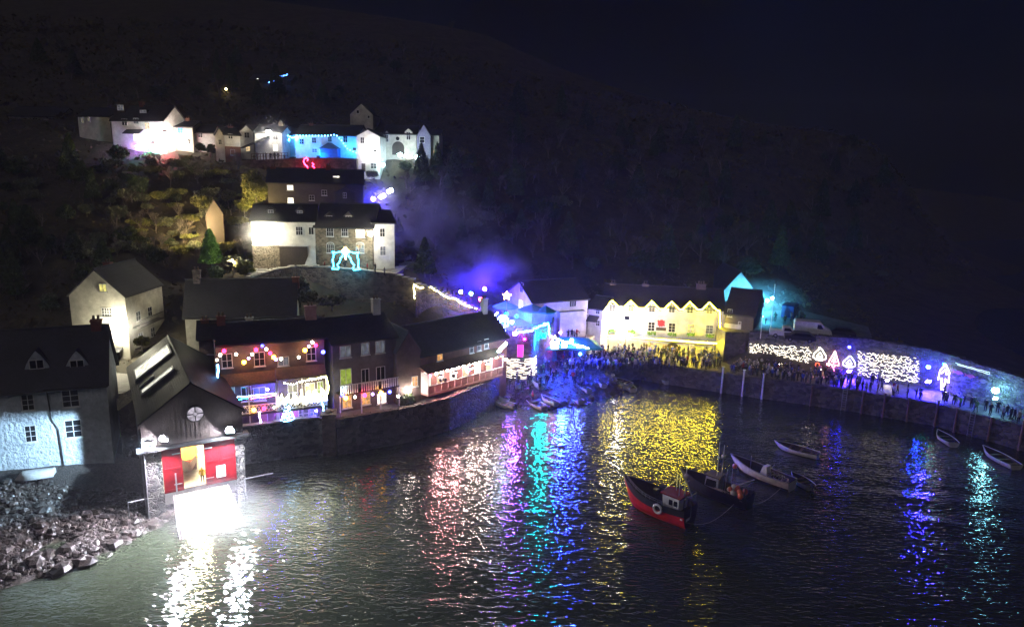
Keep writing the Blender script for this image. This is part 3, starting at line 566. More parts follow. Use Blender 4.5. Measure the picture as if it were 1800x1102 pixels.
# slipway
sx0 = H.f(303, 866)[0]; sx1 = H.f(400, 850)[0]; w0 = lambda x, y: H.world(x, y, 0)
b = MB(); vs = []
for x, y, z in [(sx0, -.6, 2.3), (sx1, -.6, 2.3), (sx1+.8, -6.6, -.6), (sx0-.1, -6.6, -.6)]: p = H.world(x, y, z); vs.append(p)
vs += [v-Vector((0, 0, 1.2)) for v in vs]
b.add(vs, [(0,3,2,1)[::-1],(4,5,6,7)[::-1],(0,1,5,4)[::-1],(1,2,6,5)[::-1],(2,3,7,6)[::-1],(3,0,4,7)[::-1]])
for i in (.03, .97):
    a0 = vs[0]+(vs[1]-vs[0])*i; a1 = vs[3]+(vs[2]-vs[3])*i; u_ = Vector((0, 0, .05)); b.tube([a0+u_, a1+u_], .06, 4, 1)
for i in range(4):
    t_ = (i+.5)/4; a0 = vs[0]+(vs[3]-vs[0])*t_; a1 = vs[1]+(vs[2]-vs[1])*t_; w3 = (a1-a0)*.04; b.tube([a0+w3+Vector((0, 0, .02)), a1-w3+Vector((0, 0, .02))], .045, 4, 1)
for i in (.38, .62): a0 = vs[0]+(vs[1]-vs[0])*i; a1 = vs[3]+(vs[2]-vs[3])*i; b.tube([a0+Vector((0, 0, .1)), a1+Vector((0, 0, .1))], .045, 4, 1)
tag(b.build('slipway', [mat('wet_slip', (.17, .15, .12), .35, (.05, .045, .038), 1.1, .05, 7), M['timber']]), 'pale slipway ramp running from the red doors down into the sea', 'slipway', kind='structure')
b = MB(); 
for s0, s1 in ((-1.6, 0), (L-.2, L+2.6)):
    p, q = H.world(s0, -.5, 2.5), H.world(s1, -.5, 2.5); b.tube([p, q], .06, 6); b.tube([p, p-Vector((0, 0, 1.8))], .05, 6)
tag(b.build('hand_rail', M['metal']), 'low metal rail beside the lifeboat house threshold', 'railing')
# ---- boats by a lofted hull
def hull(L, B, Hh, sheer=.35, tr=.7, deck=None, th=.06, bands=None, ns=12, keel=.0, rows=6):
    """x: stern 0 .. bow L; returns MB with outer skin, inner skin, gunwale. bands: list of row->material"""
    mb = MB(); out = []; inn = []
    for i in range(ns+1):
        t = i/ns; hb = B/2*(tr+(1-tr)*math.sin(min(t/.45, 1)*math.pi/2))*(1-max(0, (t-.45)/.55)**2.3); hb = max(hb, .02)
        zt = Hh+sheer*(t**2.4)+sheer*.25*(1-t)**2; zk = keel+ (Hh*.75+sheer*.6)*max(0, (t-.8)/.2)**2
        ro = []; ri = []
        for j in range(rows+1):
            a = j/rows; y = hb*math.sin(a*math.pi/2)**.75; z = zk+(zt-zk)*(a**1.9); ro.append((t*L+(.12*L*.5*a*max(0, t-.85)/.15), y, z))
            y2 = max(y-th, .005); ri.append((ro[-1][0]-(.05 if t > .9 else 0)+(.05 if t < .05 else 0), y2, z+th*(1-a)))
        out.append(ro); inn.append(ri)
    for sg in (1, -1):
        for grp, m, flip in ((out, 0, 1), (inn, 1, -1)):
            vs = [(x, sg*y, z) for r in grp for (x, y, z) in r]; k = rows+1
            for i in range(ns):
                for j in range(rows):
                    f = (i*k+j, (i+1)*k+j, (i+1)*k+j+1, i*k+j+1); f = f if sg*flip > 0 else f[::-1]
                    mm = (bands[j] if bands else 0) if m == 0 else 1
                    mb.f.append(tuple(len(mb.v)+q for q in f)); mb.m.append(mm)
            mb.v += vs
        g = [(o[-1][0], sg*o[-1][1], o[-1][2]+.01) for o in out]; mb.tube(g, th*.75, 5, 2)
    t0 = [(out[0][j][0], out[0][j][1], out[0][j][2]) for j in range(rows+1)]; poly = t0+[(x, -y, z) for x, y, z in t0[::-1]]
    mb.add(poly, [tuple(range(len(poly)))], bands[-1] if bands else 0); mb.add([(x+.05, y*.9, z) for x, y, z in poly], [tuple(range(len(poly)))[::-1]], 1)
    return mb, out
def rowboat(name, p, rz, L, lb, cat, hm, im, B=1.7, group=None, tilt=0, gm=None, motor=False, oars=False, fender=False):
    r = empty(name, p, rz, lb, cat, group); r.rotation_euler = (tilt, 0, rz)
    mb, out = hull(L, B, .62, .32, .72); mb.build('hull', [hm, im, gm or hm], r, smooth=False)
    for t in (.18, .48, .72):
        o = out[int(t*12)]; y = o[-1][1]-.05; z = o[-1][2]-.16
        MB().box((o[0][0]-.14, -y, z-.04), (o[0][0]+.14, y, z)).build('thwart', M['wood'], r)
    if motor:
        MB().box((-.35, -.16, .5), (-.02, .16, .95)).tube([(-.2, 0, .5), (-.22, 0, -.2)], .06, 6).tube([(0, .05, .85), (.6, .2, .9)], .025, 5).build('outboard_motor', M['darkmetal'], r)
    if oars:
        for s in (-1, 1): MB().tube([(L*.2, s*.2, .62), (L*.85, s*.25, .66)], .03, 5).box((L*.1, s*.2-.07, .6), (L*.2, s*.2+.07, .64)).build('oar', M['wood'], r)
    return r
def sitting(px0, py0, px1, py1, z=0):  # stern, bow points -> location, heading, length
    a, b = P(px0, py0, z), P(px1, py1, z); d = b-a; return a, math.atan2(d.y, d.x), d.length
# lifeboat in the boathouse
r = empty('lifeboat', (0, 0, 0), 0, 'grey inshore lifeboat with yellow cover parked inside the lit boathouse', 'lifeboat'); p = H.world((xd1+xd2)/2-.2, 9.5, 2.75); r.location = p; r.rotation_euler = (0, 0, H.rz-math.pi/2)
mb, out = hull(7.5, 2.4, 1.3, .5, .8); mb.build('hull', [M['whitehull'], M['greyhull'], M['orange']], r)
mb = MB(); mb.prism([(.6, 1.2), (5.8, 1.2), (5.0, 2.5), (1.2, 2.3)], lambda a, z, q: (a, q, z), -.95, .95); mb.build('cover', M['yellow'], r)
MB().box((0, -.9, -.38), (5, -.7, .35)).box((0, .7, -.38), (5, .9, .35)).build('trailer', M['metal'], r)
# ---- stone steps in the alley
def steps(name, p0, p1, w, n, lb):
    d = (Vector(p1)-Vector(p0)); h = Vector((d.x, d.y)); L = h.length; h /= L; s = Vector((-h.y, h.x)); b = MB()
    for i in range(n):
        z = p0[2]+d.z*(i+1)/n; a = Vector(p0[:2])+h*(L*i/n); e = Vector(p0[:2])+h*(L*(i+1)/n+.02)
        q = [a+s*w/2, a-s*w/2, e-s*w/2, e+s*w/2]; b.add([(v.x, v.y, z-1.4) for v in q]+[(v.x, v.y, z) for v in q], [(0,3,2,1)[::-1],(4,5,6,7)[::-1],(0,1,5,4)[::-1],(1,2,6,5)[::-1],(2,3,7,6)[::-1],(3,0,4,7)[::-1]])
    return tag(b.build(name, M['concrete']), lb, 'steps')
steps('stone_steps', P(236, 800, 2.7), P(232, 750, 5.0), 1.7, 11, 'lower dark stone steps rising from the beach beside the lifeboat house')
steps('stone_steps', P(226, 738, 5.1), P(218, 688, 7.3), 2.0, 9, 'upper pale stone steps in the lamp lit alley below the gabled house')
slab('alley_path', [P(208, 690, 7.2), P(240, 690, 7.2), P(262, 652, 7.2), P(196, 652, 7.2)], 5, 7.35, M['concrete'])
# ---- 3 tall cream gabled house
H = House(D(137, 660, 87.5), D(233, 664, 87.5)); GH = H
H.make('gabled_house', 'tall cream house with front gable and bright wall lamp above the alley steps', 'house', 7.3, H.f(135, 520)[1], H.f(180, 476)[1], 9.5, M['cream'], M['slate'], ridge='y', ov=.2)
H.wc(181, 506, 12, 12, lit='yellow', cols=2, rows=1); H.wc(188, 549, 17, 14, cols=4, rows=3); H.wc(189, 588, 17, 18, cols=4, rows=3); H.dc(205, 636, 15, 38, m=M['timber'])
for a, z in ((2.2, 12.6), (5.2, 12.6), (2.4, 9.6), (5.5, 9.6)): H.win(a, z, a+1, z+1.2, 'r', cols=2, rows=2)
for z in (9.0, 12.0):
    b = MB(); fn = FACE['r'](H.L); b.box((1.2, 0.01, z-.15), (7.5, 1.0, z), fn=fn); b.box((1.2, .93, z+.85), (7.5, 1.0, z+.93), fn=fn)
    for i in range(22): b.box((1.25+i*.29, .95, z), (1.33+i*.29, .98, z+.85), fn=fn)
    H.part(b, 'balcony', M['timber'])
b = MB(); u, z = H.f(205, 612); b.prism([(-.05, z-.1), (-1.1, z-.35), (-1.1, z-.25), (-.05, z+.15)], lambda y, z_, q: (q, y, z_), u-.9, u+.9); H.part(b, 'porch_roof', M['slate']); H.chimp(190, 470)
# ---- 4 slate house with pale gable end, behind the boathouse
H = House(D(327, 585, 90), D(520, 590, 93)); H.make('terraced_house', 'dark house with long slate roof, one lit dormer and pale left gable end', 'house', 8, H.f(420, 553)[1], H.f(420, 493, 3)[1], 6, M['cream'], M['slate'])
H.dormer(386, 529, 20, 15, y=2.2, lit='yellow', wm=M['timber']); H.dormer(455, 512, 20, 14, y=3, lit='cold', wm=M['timber'])
for cx, lt in ((365, 'dim'), (415, 'cold'), (467, 'cold')): H.wc(cx, 570, 16, 18, lit=lt)
H.chimp(520, 498); H.chimp(345, 470, m=M['wallstone'])
H = House(D(352, 640, 83), D(560, 615, 88)); H.make('rear_cottage', 'low dark slate cottage squeezed behind the cottage with coloured bulbs', 'cottage', 5, H.f(450, 590)[1], H.f(450, 563, 2.2)[1], 4.6, M['brownrender'], M['slate'])
H.chimp(438, 560, m=M['white']); H.chimp(360, 560); 
# ---- 5 cottage with coloured bulbs and balconies
H = House(P(388, 750, 4), P(574, 728, 4)); PC = H; ze = H.f(480, 600)[1]
H.make('balcony_cottage', 'brown rendered seafront cottage with two balconies under strings of coloured bulbs', 'cottage', 4, ze, H.f(480, 566, 3.2)[1], 6.4, M['brownrender'], M['slate'])
for cx, cy, w, h in [(399, 634, 17, 23), (456, 631, 17, 23), (547, 622, 15, 22)]: H.wc(cx, cy, w, h, cols=2, rows=2)
H.wc(498, 635, 18, 14, lit='cold', cols=2, rows=1)
def zof(cx, cy, y=0): return H.f(cx, cy, y)[1]
x0, xm, x1 = 0.1, H.f(485, 700)[0], H.L-.1
z_top = zof(480, 655); z_bot = zof(480, 672, -1.8); zd = zof(480, 723, -1.8)
for a, e, nm in ((x0, xm-.02, 0), (xm+.02, x1, 1)):
    up = .25*nm
    b = MB().prism([(0, z_top+up), (-2.0, z_bot+up), (-2.0, z_bot+up+.12), (0, z_top+.3+up)], lambda y, z, q: (q, y, z), a, e); H.part(b, 'canopy_roof', M['tileroof'])
    H.part(MB().box((a, -1.9, zd-.18), (e, -.01, zd)), 'balcony_floor', M['timber'])
    for t in (0, .5, 1):
        x = a+.08+(e-a-.16)*t; H.part(MB().box((x-.07, -1.86, zd+.002), (x+.07, -1.72, z_bot+up-.003)).box((x-.07, -1.86, 3.5), (x+.07, -1.72, zd-.182)), 'post', M['whitepaint'])
    b = MB().box((a+.1, -1.84, zd+.95), (e-.1, -1.77, zd+1.03)).box((a+.1, -1.84, zd+.1), (e-.1, -1.77, zd+.16))
    nn = 14
    for i in range(nn):
        xa_ = a+.1+(e-a-.2)*i/nn; xb_ = a+.1+(e-a-.2)*(i+1)/nn
        b.tube([(xa_, -1.8, zd+.17), (xb_, -1.8, zd+.94)], .028, 4); b.tube([(xb_, -1.8, zd+.17), (xa_, -1.8, zd+.94)], .028, 4)
    H.part(b, 'balustrade', M['whitepaint'])
lw = [(404, 693, 16, 26, 'cold'), (456, 692, 20, 22, 'blue'), (433, 692, 16, 24, None)]
for cx, cy, w, h, lt in lw: H.wc(cx, cy, w, h, lit=lt, cols=2, rows=1)
for cx, cy, w, h, lt in [(515, 690, 16, 30, 'dim'), (545, 687, 16, 26, 'yellow'), (563, 684, 9, 26, 'green'), (531, 727, 22, 24, 'cold'), (551, 724, 12, 24, 'blue')]: H.wc(cx, cy, w, h, lit=lt, cols=2, rows=2)
H.dc(463, 735, 13, 34, m=M['pink']); H.dc(519, 735, 11, 34, m=M['pink']); H.dc(416, 742, 12, 32); H.chimp(545, 532, m=M['pink'], wdt=1.3); H.chim(.8, 1)
# ---- 6 tall dark house
H = House(P(588, 727, 4), P(697, 707, 4)); TH6 = H; H.make('guest_house', 'tall dark three storey house with striped balcony rail and white posts', 'house', 4, H.f(640, 598)[1], H.f(640, 556, 4)[1], 8.5, mat('dark_render', (.16, .14, .16), .85, (.1, .09, .1), 1.4, .05, 8), M['slate'])
for cx, cy, w, h in [(607, 618, 18, 19), (642, 613, 13, 19), (668, 610, 15, 19)]: H.wc(cx, cy, w, h, lit='cold', cols=2, rows=1)
for cx, cy, w, h, lt in [(608, 662, 18, 26, 'green'), (642, 660, 12, 22, None), (669, 656, 14, 22, None)]: H.wc(cx, cy, w, h, lit=lt, cols=2, rows=1)
for cx, cy, w, h, lt in [(610, 706, 15, 20, 'orange'), (643, 700, 14, 20, 'orange'), (671, 700, 15, 17, 'bright')]: H.wc(cx, cy, w, h, lit=lt, cols=2, rows=1)
zd = H.f(640, 688, -1.5)[1]; zt = H.f(640, 673, -1.5)[1]
H.part(MB().box((.3, -1.5, zd-.15), (H.L-.3, -.01, zd)), 'balcony_floor', M['timber'])
b = MB().box((.3, -1.48, zt), (H.L-.3, -1.42, zt+.06))
for i in range(26):
    if i in (8, 17): continue
    x = .4+(H.L-.9)*i/25; b.box((x-.07, -1.48, zd+.02), (x+.07, -1.43, zt))
H.part(b, 'balustrade', M['whitepaint'])
for t in (.03, .36, .66, .97): H.part(MB().tube([(H.L*t, -1.4, 3.8), (H.L*t, -1.4, zd-.16)], .08, 8), 'post', M['whitepaint'])
H.chimp(660, 520, m=M['white'], wdt=1.0)
# ---- 7 house with long pink balcony
H = House(P(740, 702, 4), P(890, 660, 4)); BB = H; H.make('seafront_hotel', 'long brick seafront building with brightly lit pink balcony facing the harbour', 'hotel', 4, H.f(815, 608)[1], H.f(790, 562, 3.6)[1], 7.5, mat('plum_render', (.3, .16, .13), .85, (.2, .11, .1), 1.4, .05, 8), M['slate'])
H.wc(773, 626, 9, 14, lit='orange', cols=2, rows=1)
for cx, cy in ((829, 612), (842, 608), (855, 604)): H.wc(cx, cy, 6, 15, lit='cold', cols=1, rows=2)
a, e = H.f(752, 680, -1.6)[0], H.f(884, 640, -1.6)[0]; zd = H.f(820, 675, -1.6)[1]; zt = H.f(820, 662, -1.6)[1]; zc = H.f(820, 640, -1.6)[1]; zw = H.f(820, 626, 0)[1]
H.part(MB().box((a, -1.7, zd-.25), (e, -.01, zd)), 'balcony_floor', M['pink'])
H.part(MB().prism([(0, zw), (-1.9, zc), (-1.9, zc+.1), (0, zw+.2)], lambda y, z, q: (q, y, z), a-.2, e+.2), 'canopy_roof', M['tileroof'])
b = MB(); nb = 12
for i in range(nb): x = a+(e-a)*i/nb; b.box((x+.06, -1.66, zd+.05), (x+(e-a)/nb-.06, -1.6, zt)); b.box((x+.1, -1.68, zd+.25), (x+(e-a)/nb-.1, -1.661, zt-.2))
H.part(b, 'balcony_panels', M['pink']); H.part(MB().box((a, -1.7, zt), (e, -1.58, zt+.08)), 'balustrade', M['whitepaint'])
for i in range(nb//2+1): x = a+.08+(e-a-.16)*i/(nb//2); H.part(MB().box((x-.05, -1.69, zt+.081), (x+.05, -1.59, zc-.003)), 'post', M['whitepaint'])
H.part(MB().box((a, -1.55, zd+.002), (a+.08, -.01, zc-.1)), 'end_screen', M['whitepaint'])
for i in range(6): x = a+.6+(e-a-1.2)*i/5.5; H.win(x, zd+.1, x+1.1, zc-.3, lit='warm' if i % 2 else 'bright', cols=2, rows=1, sill=False)
H.wc(793, 694, 7, 10, lit='warm'); H.wc(850, 675, 6, 10, lit='yellow'); H.wc(828, 683, 5, 6, lit='warm'); H.chimp(851, 520, m=M['white'], wdt=.8)
H = House(P(697.5, 711, 4), P(740, 703, 4)); GE = H; H.make('side_house', 'narrow brown house with steep gable between dark house and pink balcony', 'house', 4, H.f(695, 622)[1], H.f(722, 585)[1], 10, M['brownrender'], M['slate'], ridge='y', ov=.1)
H.wc(729, 670, 9, 16, lit='orange', cols=2, rows=2)
# ---- kiln tower with terrace
c = P(913, 668, 2.2); c = Vector((c.x, c.y+2.3, 0)); R0 = 2.35; zt = zat(913, 590, (c.x, c.y-2.3)); zm = zat(913, 632, (c.x, c.y-2.3)); TW = c; TWz = (zm, zt)
r = empty('round_tower', (c.x, c.y, 0), 0, 'squat round stone tower wrapped in a net of white lights beside the beach', 'tower')
b = MB().lathe([(R0+.35, -1), (R0+.1, 4), (R0, zt)], n=32); b.build('wall', M['wallstone'], r, smooth=False)
b = MB()
for i in range(16):
    a = 2*math.pi*i/16; q = Matrix.Rotation(a, 3, 'Z'); b.box((R0-.25, -.3, zt), (R0+.12, .3, zt+.5), fn=lambda x, y, z: q@Vector((x, y, z)))
b.build('battlement', M['wallstone'], r)
b = MB().box((-.45, -R0-.06, zm+.5), (.45, -R0+.1, zm+2.3)); b.build('window', emi('magenta_window', (1, .02, .45), 3.2), r)
for dx in (-.47, .43): MB().box((dx, -R0-.1, zm+.4), (dx+.06, -R0-.02, zm+2.4)).build('window_frame', M['frame'], r)
# raised garden terrace joining the tower
T = [P(868, 590, 9), P(905, 600, 9), P(962, 592, 9), P(972, 612, 9), P(1035, 625, 7)]
gy = c.y+1
tb = [Vector((c.x-4.8, c.y+1.5)), Vector((c.x+2.3, c.y+.2)), Vector((c.x+5.2, c.y+3.2)), Vector((c.x+6, c.y+12)), Vector((c.x-3, c.y+14))]
tag(MB().prism([(q.x, q.y) for q in tb], lambda x, y, t: (x, y, t), 1, zt-.6).build('garden_terrace', M['wallstone']), 'raised stone beer terrace behind the round tower with blue and teal lights', 'terrace'); TZt = zt-.6
wallpath('parapet', [(q.x, q.y) for q in tb[:4]], TZt+.01, TZt+.9, .3, M['wallstone'], 'low stone parapet along the blue lit beer terrace')
# ================================================================ MIDDLE TERRACE
def hs(name, label, cat, pa, pb, z0=None, Y=None, **k):
    """house from base pixels: on a height z0 or on a depth Y"""
    return
ZM = 18.0
H = House(P(446, 470, ZM), P(556, 470, ZM)); MW = H
H.make('harbour_cottage', 'white upper storey house over stone ground floor, lit by a floodlight at its left corner', 'cottage', ZM, H.f(500, 388)[1], H.f(500, 361, 3.5)[1], 7, M['white'], M['slate'])
u1 = H.f(492, 450)[0]; zj = H.f(500, 432)[1]
H.part(MB().box((-.04, -.06, ZM-2), (u1, 0.0, zj)), 'stone_base', M['stone'])
H.part(MB().box((u1, -.05, ZM), (H.L-1.2, -.012, zj-.15)), 'porch_recess', M['timber'])
H.part(MB().prism([(H.L-1.9, ZM), (H.L, ZM), (H.L, zj), (H.L-.5, zj)], lambda a, z, q: (a, q, z), -.3, -.051), 'buttress', M['white'])
H.part(MB().box((-.1, -.12, zj), (H.L+.05, -.01, zj+.12)), 'string_course', M['whitepaint'])
H.wc(477, 405, 14, 13, cols=4, rows=2, lit='bright'); H.wc(526, 406, 11, 14, cols=3, rows=2); H.wc(547, 406, 8, 12, cols=2, rows=1)
H.dormer(476, 374, 13, 9, y=1.4, wm=M['timber'], lit='cold'); H.dormer(527, 375, 13, 9, y=1.4, wm=M['timber'], lit='cold')
H = House(P(556.5, 470, ZM), P(656, 473, ZM)); H.make('stone_cottage', 'brown stone cottage behind the dolphin lights with rows of white windows', 'cottage', ZM, H.f(600, 399)[1], H.f(600, 360, 4)[1], 8, M['stone'], M['slate'])
for cx, cy, w, h, lt in [(580, 408, 11, 14, None), (606, 408, 10, 14, None), (633, 409, 14, 15, 'bright'), (581, 437, 12, 14, None), (633, 437, 13, 14, None)]: H.wc(cx, cy, w, h, lit=lt, cols=3 if w < 12 else 4, rows=2, arch=cy > 420)
H.dormer(579, 384, 14, 9, y=1.6, wm=M['timber'], lit='cold'); H.dormer(613, 384, 14, 9, y=1.6, wm=M['timber'], lit='cold')
_a = P(656.5, 472, ZM); H = House(_a, D(694, 472, _a.y+1.3)); H.make('white_cottage', 'narrow white house at right end of the middle terrace', 'cottage', ZM, H.f(675, 392)[1], H.f(675, 372, 4)[1], 8, M['white'], M['slate'])
H.wc(672, 409, 8, 14, cols=2, rows=2); H.wc(673, 441, 9, 15, cols=2, rows=2, lit='cold'); 
# taller dark building behind
H = House(D(474, 402, 122), D(640, 402, 126)); H.make('tall_house', 'big dark slate roofed house behind the middle terrace with three lit windows', 'house', 20, H.f(550, 322)[1], H.f(540, 299, 4)[1], 8, mat('dark_slate_hung', (.1, .085, .09), .8, (.06, .05, .055), 2, .03, 8, kind='brick'), M['slate'])
H.wc(510, 330, 10, 8, lit='bright', rows=1); H.wc(511, 353, 10, 10, lit='bright', rows=2); H.wc(570, 339, 8, 8); H.wc(548, 348, 8, 8)
H.dormer(606, 344, 34, 10, y=-1.5, wm=M['slate'], lit=None, pitch=.5, winw=.15, depth=1.6)
H.dormer(591, 314, 14, 9, y=1.5, wm=M['timber'], lit='bright', winw=.75, rows=1, gable=False, depth=1.0); H.chimp(577, 288); H.chimp(480, 292)
H = House(D(362, 378, 118), D(392, 378, 119)); H.make('slate_shed', 'small dark hut with steep pointed slate roof among the shrubs', 'shed', 20.5, H.f(378, 376)[1], H.f(378, 352)[1], 4, M['timber'], M['wetslate'], ridge='y', skirt=5)
# retaining walls, ramp path
a = [P(440, 493, 17.2), P(480, 479, 17.6), P(520, 472, 17.9), P(560, 473, 17.9), P(640, 479, 17.9), P(695, 487, 17.5), P(728, 497, 16.8)]
wallpath('retaining_wall', [(p.x, p.y) for p in a], 6, [p.z+.3 for p in a], .8, M['wallstone'], 'high stone retaining wall carrying the middle terrace with the dolphin lights', cope=M['concrete'])
slab('terrace_path', [(p.x, p.y+.5) for p in a[:6]]+[(-17, 120), (-50, 118)], 12, 17.85, M['pave'])
a2 = [P(731, 500, 16.6), P(760, 508, 15.6), P(800, 528, 13.2), P(840, 546, 10.8), P(862, 556, 10)]
wallpath('ramp_wall', [(p.x, p.y) for p in a2], 4, [p.z+.2 for p in a2], .7, M['wallstone'], 'sloping stone wall edged with a yellow light string going down to the harbour', cope=M['concrete'])
# ================================================================ UPPER VILLAGE
def uh(pa, pb, z0, name, label, cat, cye, cyr, dep, wm, rm=None, **k):
    Y = k.pop('Y'); Y2 = k.pop('Y2', Y); A, B = D(*pa, Y), D(*pb, Y2); H = House(A, B); mx = (pa[0]+pb[0])/2
    r = k.get('ridge', 'x'); zr = H.f(mx, cyr, 0 if r == 'y' else dep/2)[1]
    return H.make(name, label, cat, min(A.z, B.z), H.f(mx, cye)[1], zr, dep, wm, rm, **k)
UH = []
H = uh((199, 252), (292, 270), 0, 'village_house', 'white upper village house with two roof dormers, blown out by floodlight', 'house', 212, 188, 7, M['white'], Y=150, Y2=147)
UH.append(H)
for cx, cy in ((212, 190), (252, 199)): H.dormer(cx, cy, 14, 10, y=1.6, wm=M['timber'], lit='cold', cols=2, gable=False, depth=1.4, winw=.72)
H.wc(219, 215, 9, 11, lit=None); H.wc(259, 222, 8, 11, lit='warm'); H.wc(239, 213, 8, 9, lit='cold'); H.wc(242, 242, 14, 12, lit='bright', cols=3)
b = MB(); u = H.f(238, 232); b.prism([(0, u[1]+.3), (-1.3, u[1]-.5), (-1.3, u[1]-.35), (0, u[1]+.5)], lambda y, z, q: (q, y, z), u[0]-2.2, u[0]+2); H.part(b, 'porch_roof', M['slate']); H.chimp(249, 176)
H = uh((140, 240), (197, 250), 0, 'village_house', 'plain yellowish gable ended house left of the white dormer house, mostly in shade', 'house', 205, 192, 8, M['cream'], Y=153, Y2=151)
for cx, cy in ((145, 212), (156, 209)): H.wc(cx, cy, 4, 9, lit='dim', cols=1)
H = uh((18, 232), (108, 238), 0, 'village_house', 'faint far house at the dark upper left edge of the village', 'house', 205, 190, 8, M['cream'], Y=165)
H.wc(62, 212, 8, 8, lit=None); H.wc(92, 212, 8, 8); 
H = uh((296, 268), (341, 268), 0, 'village_house', 'beige upper house with a blue window and red brick chimney', 'house', 224, 214, 7, M['cream'], Y=150); H.wc(317, 230, 9, 9, lit='cyanlit', cols=2); H.wc(330, 249, 8, 8, lit=None); H.chimp(330, 205, wdt=1.2)
H = uh((342, 272), (381, 275), 0, 'village_house', 'low white upper cottage behind rounded shrubs', 'cottage', 234, 221, 7, M['white'], Y=151); H.wc(352, 238, 7, 7)
H = uh((381, 286), (396, 284), 0, 'village_house', 'very narrow white gabled house in the upper row', 'house', 238, 226, 7, M['white'], Y=146, ridge='y', ov=.1); H.wc(387, 250, 5, 8)
H = uh((397, 286), (424, 280), 0, 'village_house', 'white over brick upper house with small square windows', 'house', 238, 226, 6.5, M['white'], Y=146, Y2=148); H.wc(405, 240, 7, 8); H.wc(409, 268, 7, 9, lit='warm'); H.chimp(404, 222)
H.part(MB().box((-.02, -.05, H.z0-2), (H.L+.02, -.003, H.f(410, 258)[1])), 'brick_base', M['brick'])
H = uh((424, 278), (447, 277), 0, 'village_house', 'white front gabled upper house next to the bright floodlight', 'house', 232, 221, 7, M['white'], Y=149, ridge='y', ov=.15); H.wc(434, 238, 8, 9); H.wc(436, 262, 7, 8, lit='warm')
H = uh((450, 280), (497, 279), 0, 'village_house', 'white upper house lit glaring white by the floodlight on its corner', 'house', 233, 222, 7, M['white'], Y=147); UH.append(H)
for cx, cy in ((484, 240), (484, 260)): H.wc(cx, cy, 8, 11, lit='bright' if cy > 250 else None)
H.part(MB().prism([(-2.5, H.ze-3.4), (3.2, H.ze-1.0), (3.2, H.ze-.8), (-2.5, H.ze-3.2)], lambda a, z, q: (a, q, z), -1.6, -.02), 'lean_to_roof', M['slate']); H.chimp(494, 212, m=M['tileroof'])
H = uh((500, 277), (520, 276), 0, 'village_house', 'small set back house washed in blue light', 'house', 238, 228, 6, M['white'], Y=152)
H = uh((520, 274), (628, 272), 0, 'blue_lit_inn', 'long white upper house washed in blue light with fairy lights along its eaves', 'house', 238, 222, 7, M['white'], Y=148, Y2=146); BL = H
for cx, cy, w, h, lt in [(530, 249, 8, 9, None), (552, 247, 7, 9, None), (580, 245, 6, 9, None), (607, 245, 7, 11, None), (553, 265, 8, 6, 'cold')]: H.wc(cx, cy, w, h, lit=lt)
b = MB(); u = H.f(583, 262); hw = 1.9; b.prism([(u[0]-hw-.2, u[1]), (u[0]+hw+.2, u[1]), (u[0], u[1]+1.2)], lambda a, z, q: (a, q, z), -1.8, -.01); H.part(b, 'porch_roof', M['slate']); H.part(MB().box((u[0]-hw, -1.6, u[1]-2), (u[0]+hw, -.02, u[1]-.003)), 'porch', M['bluecanvas']); H.chimp(548, 215)
H = uh((628, 303), (668, 300), 0, 'village_house', 'tall white house with a dazzling lamp at the right end of the blue lit row', 'house', 240, 229, 8, M['white'], Y=143, ridge='y'); UH.append(H)
H.wc(637, 247, 6, 10); H.wc(657, 292, 10, 9); H.dc(639, 295, 7, 15)
H = uh((616, 232), (656, 232), 0, 'gabled_cottage', 'pale gable with two small dark windows standing alone above the blue lit row', 'cottage', 202, 183, 9, M['cream'], Y=170, ridge='y', ov=.1); H.wc(629, 197, 4, 5, cols=1, rows=1); H.wc(648, 206, 3, 4, cols=1, rows=1)
H = uh((676, 272), (732, 274), 0, 'village_house', 'cream house with two gabled dormers and an arched doorway', 'house', 236, 222, 7, M['cream'], Y=150); 
H.dormer(680, 244, 13, 14, y=-.03, wm=M['cream'], depth=3, winw=.4); H.dormer(718, 240, 13, 15, y=-.03, wm=M['cream'], depth=3, winw=.5)
b = MB(); c = H.f(700, 260); b.prism([(c[0]+1.3*math.cos(q), c[1]+1.3*math.sin(q)) for q in [math.pi*i/10 for i in range(11)]]+[(c[0]-1.3, c[1]-1.5), (c[0]+1.3, c[1]-1.5)], lambda a, z, q: (a, q, z), -.06, .05); H.part(b, 'archway', M['timber'])
b = MB(); c = H.f(699, 244); b.prism([(c[0]+.4*math.cos(q), c[1]+.4*math.sin(q)) for q in [2*math.pi*i/12 for i in range(12)]], lambda a, z, q: (a, q, z), -.05, .05); H.part(b, 'round_window', M['glass'])
H = uh((733, 276), (757, 276), 0, 'village_house', 'violet shaded front gabled house near the right end of the upper village', 'house', 240, 220, 7, mat('violet_render', (.3, .28, .4), .85), Y=150, ridge='y', ov=.1); H.wc(742, 246, 8, 10, cols=1)
H = uh((758, 273), (772, 273), 0, 'village_house', 'slim cream house end with a lit ground window, last at the right of upper village', 'house', 238, 230, 7, M['cream'], Y=151); H.wc(764, 268, 4, 6, lit='warm', cols=1, rows=1)
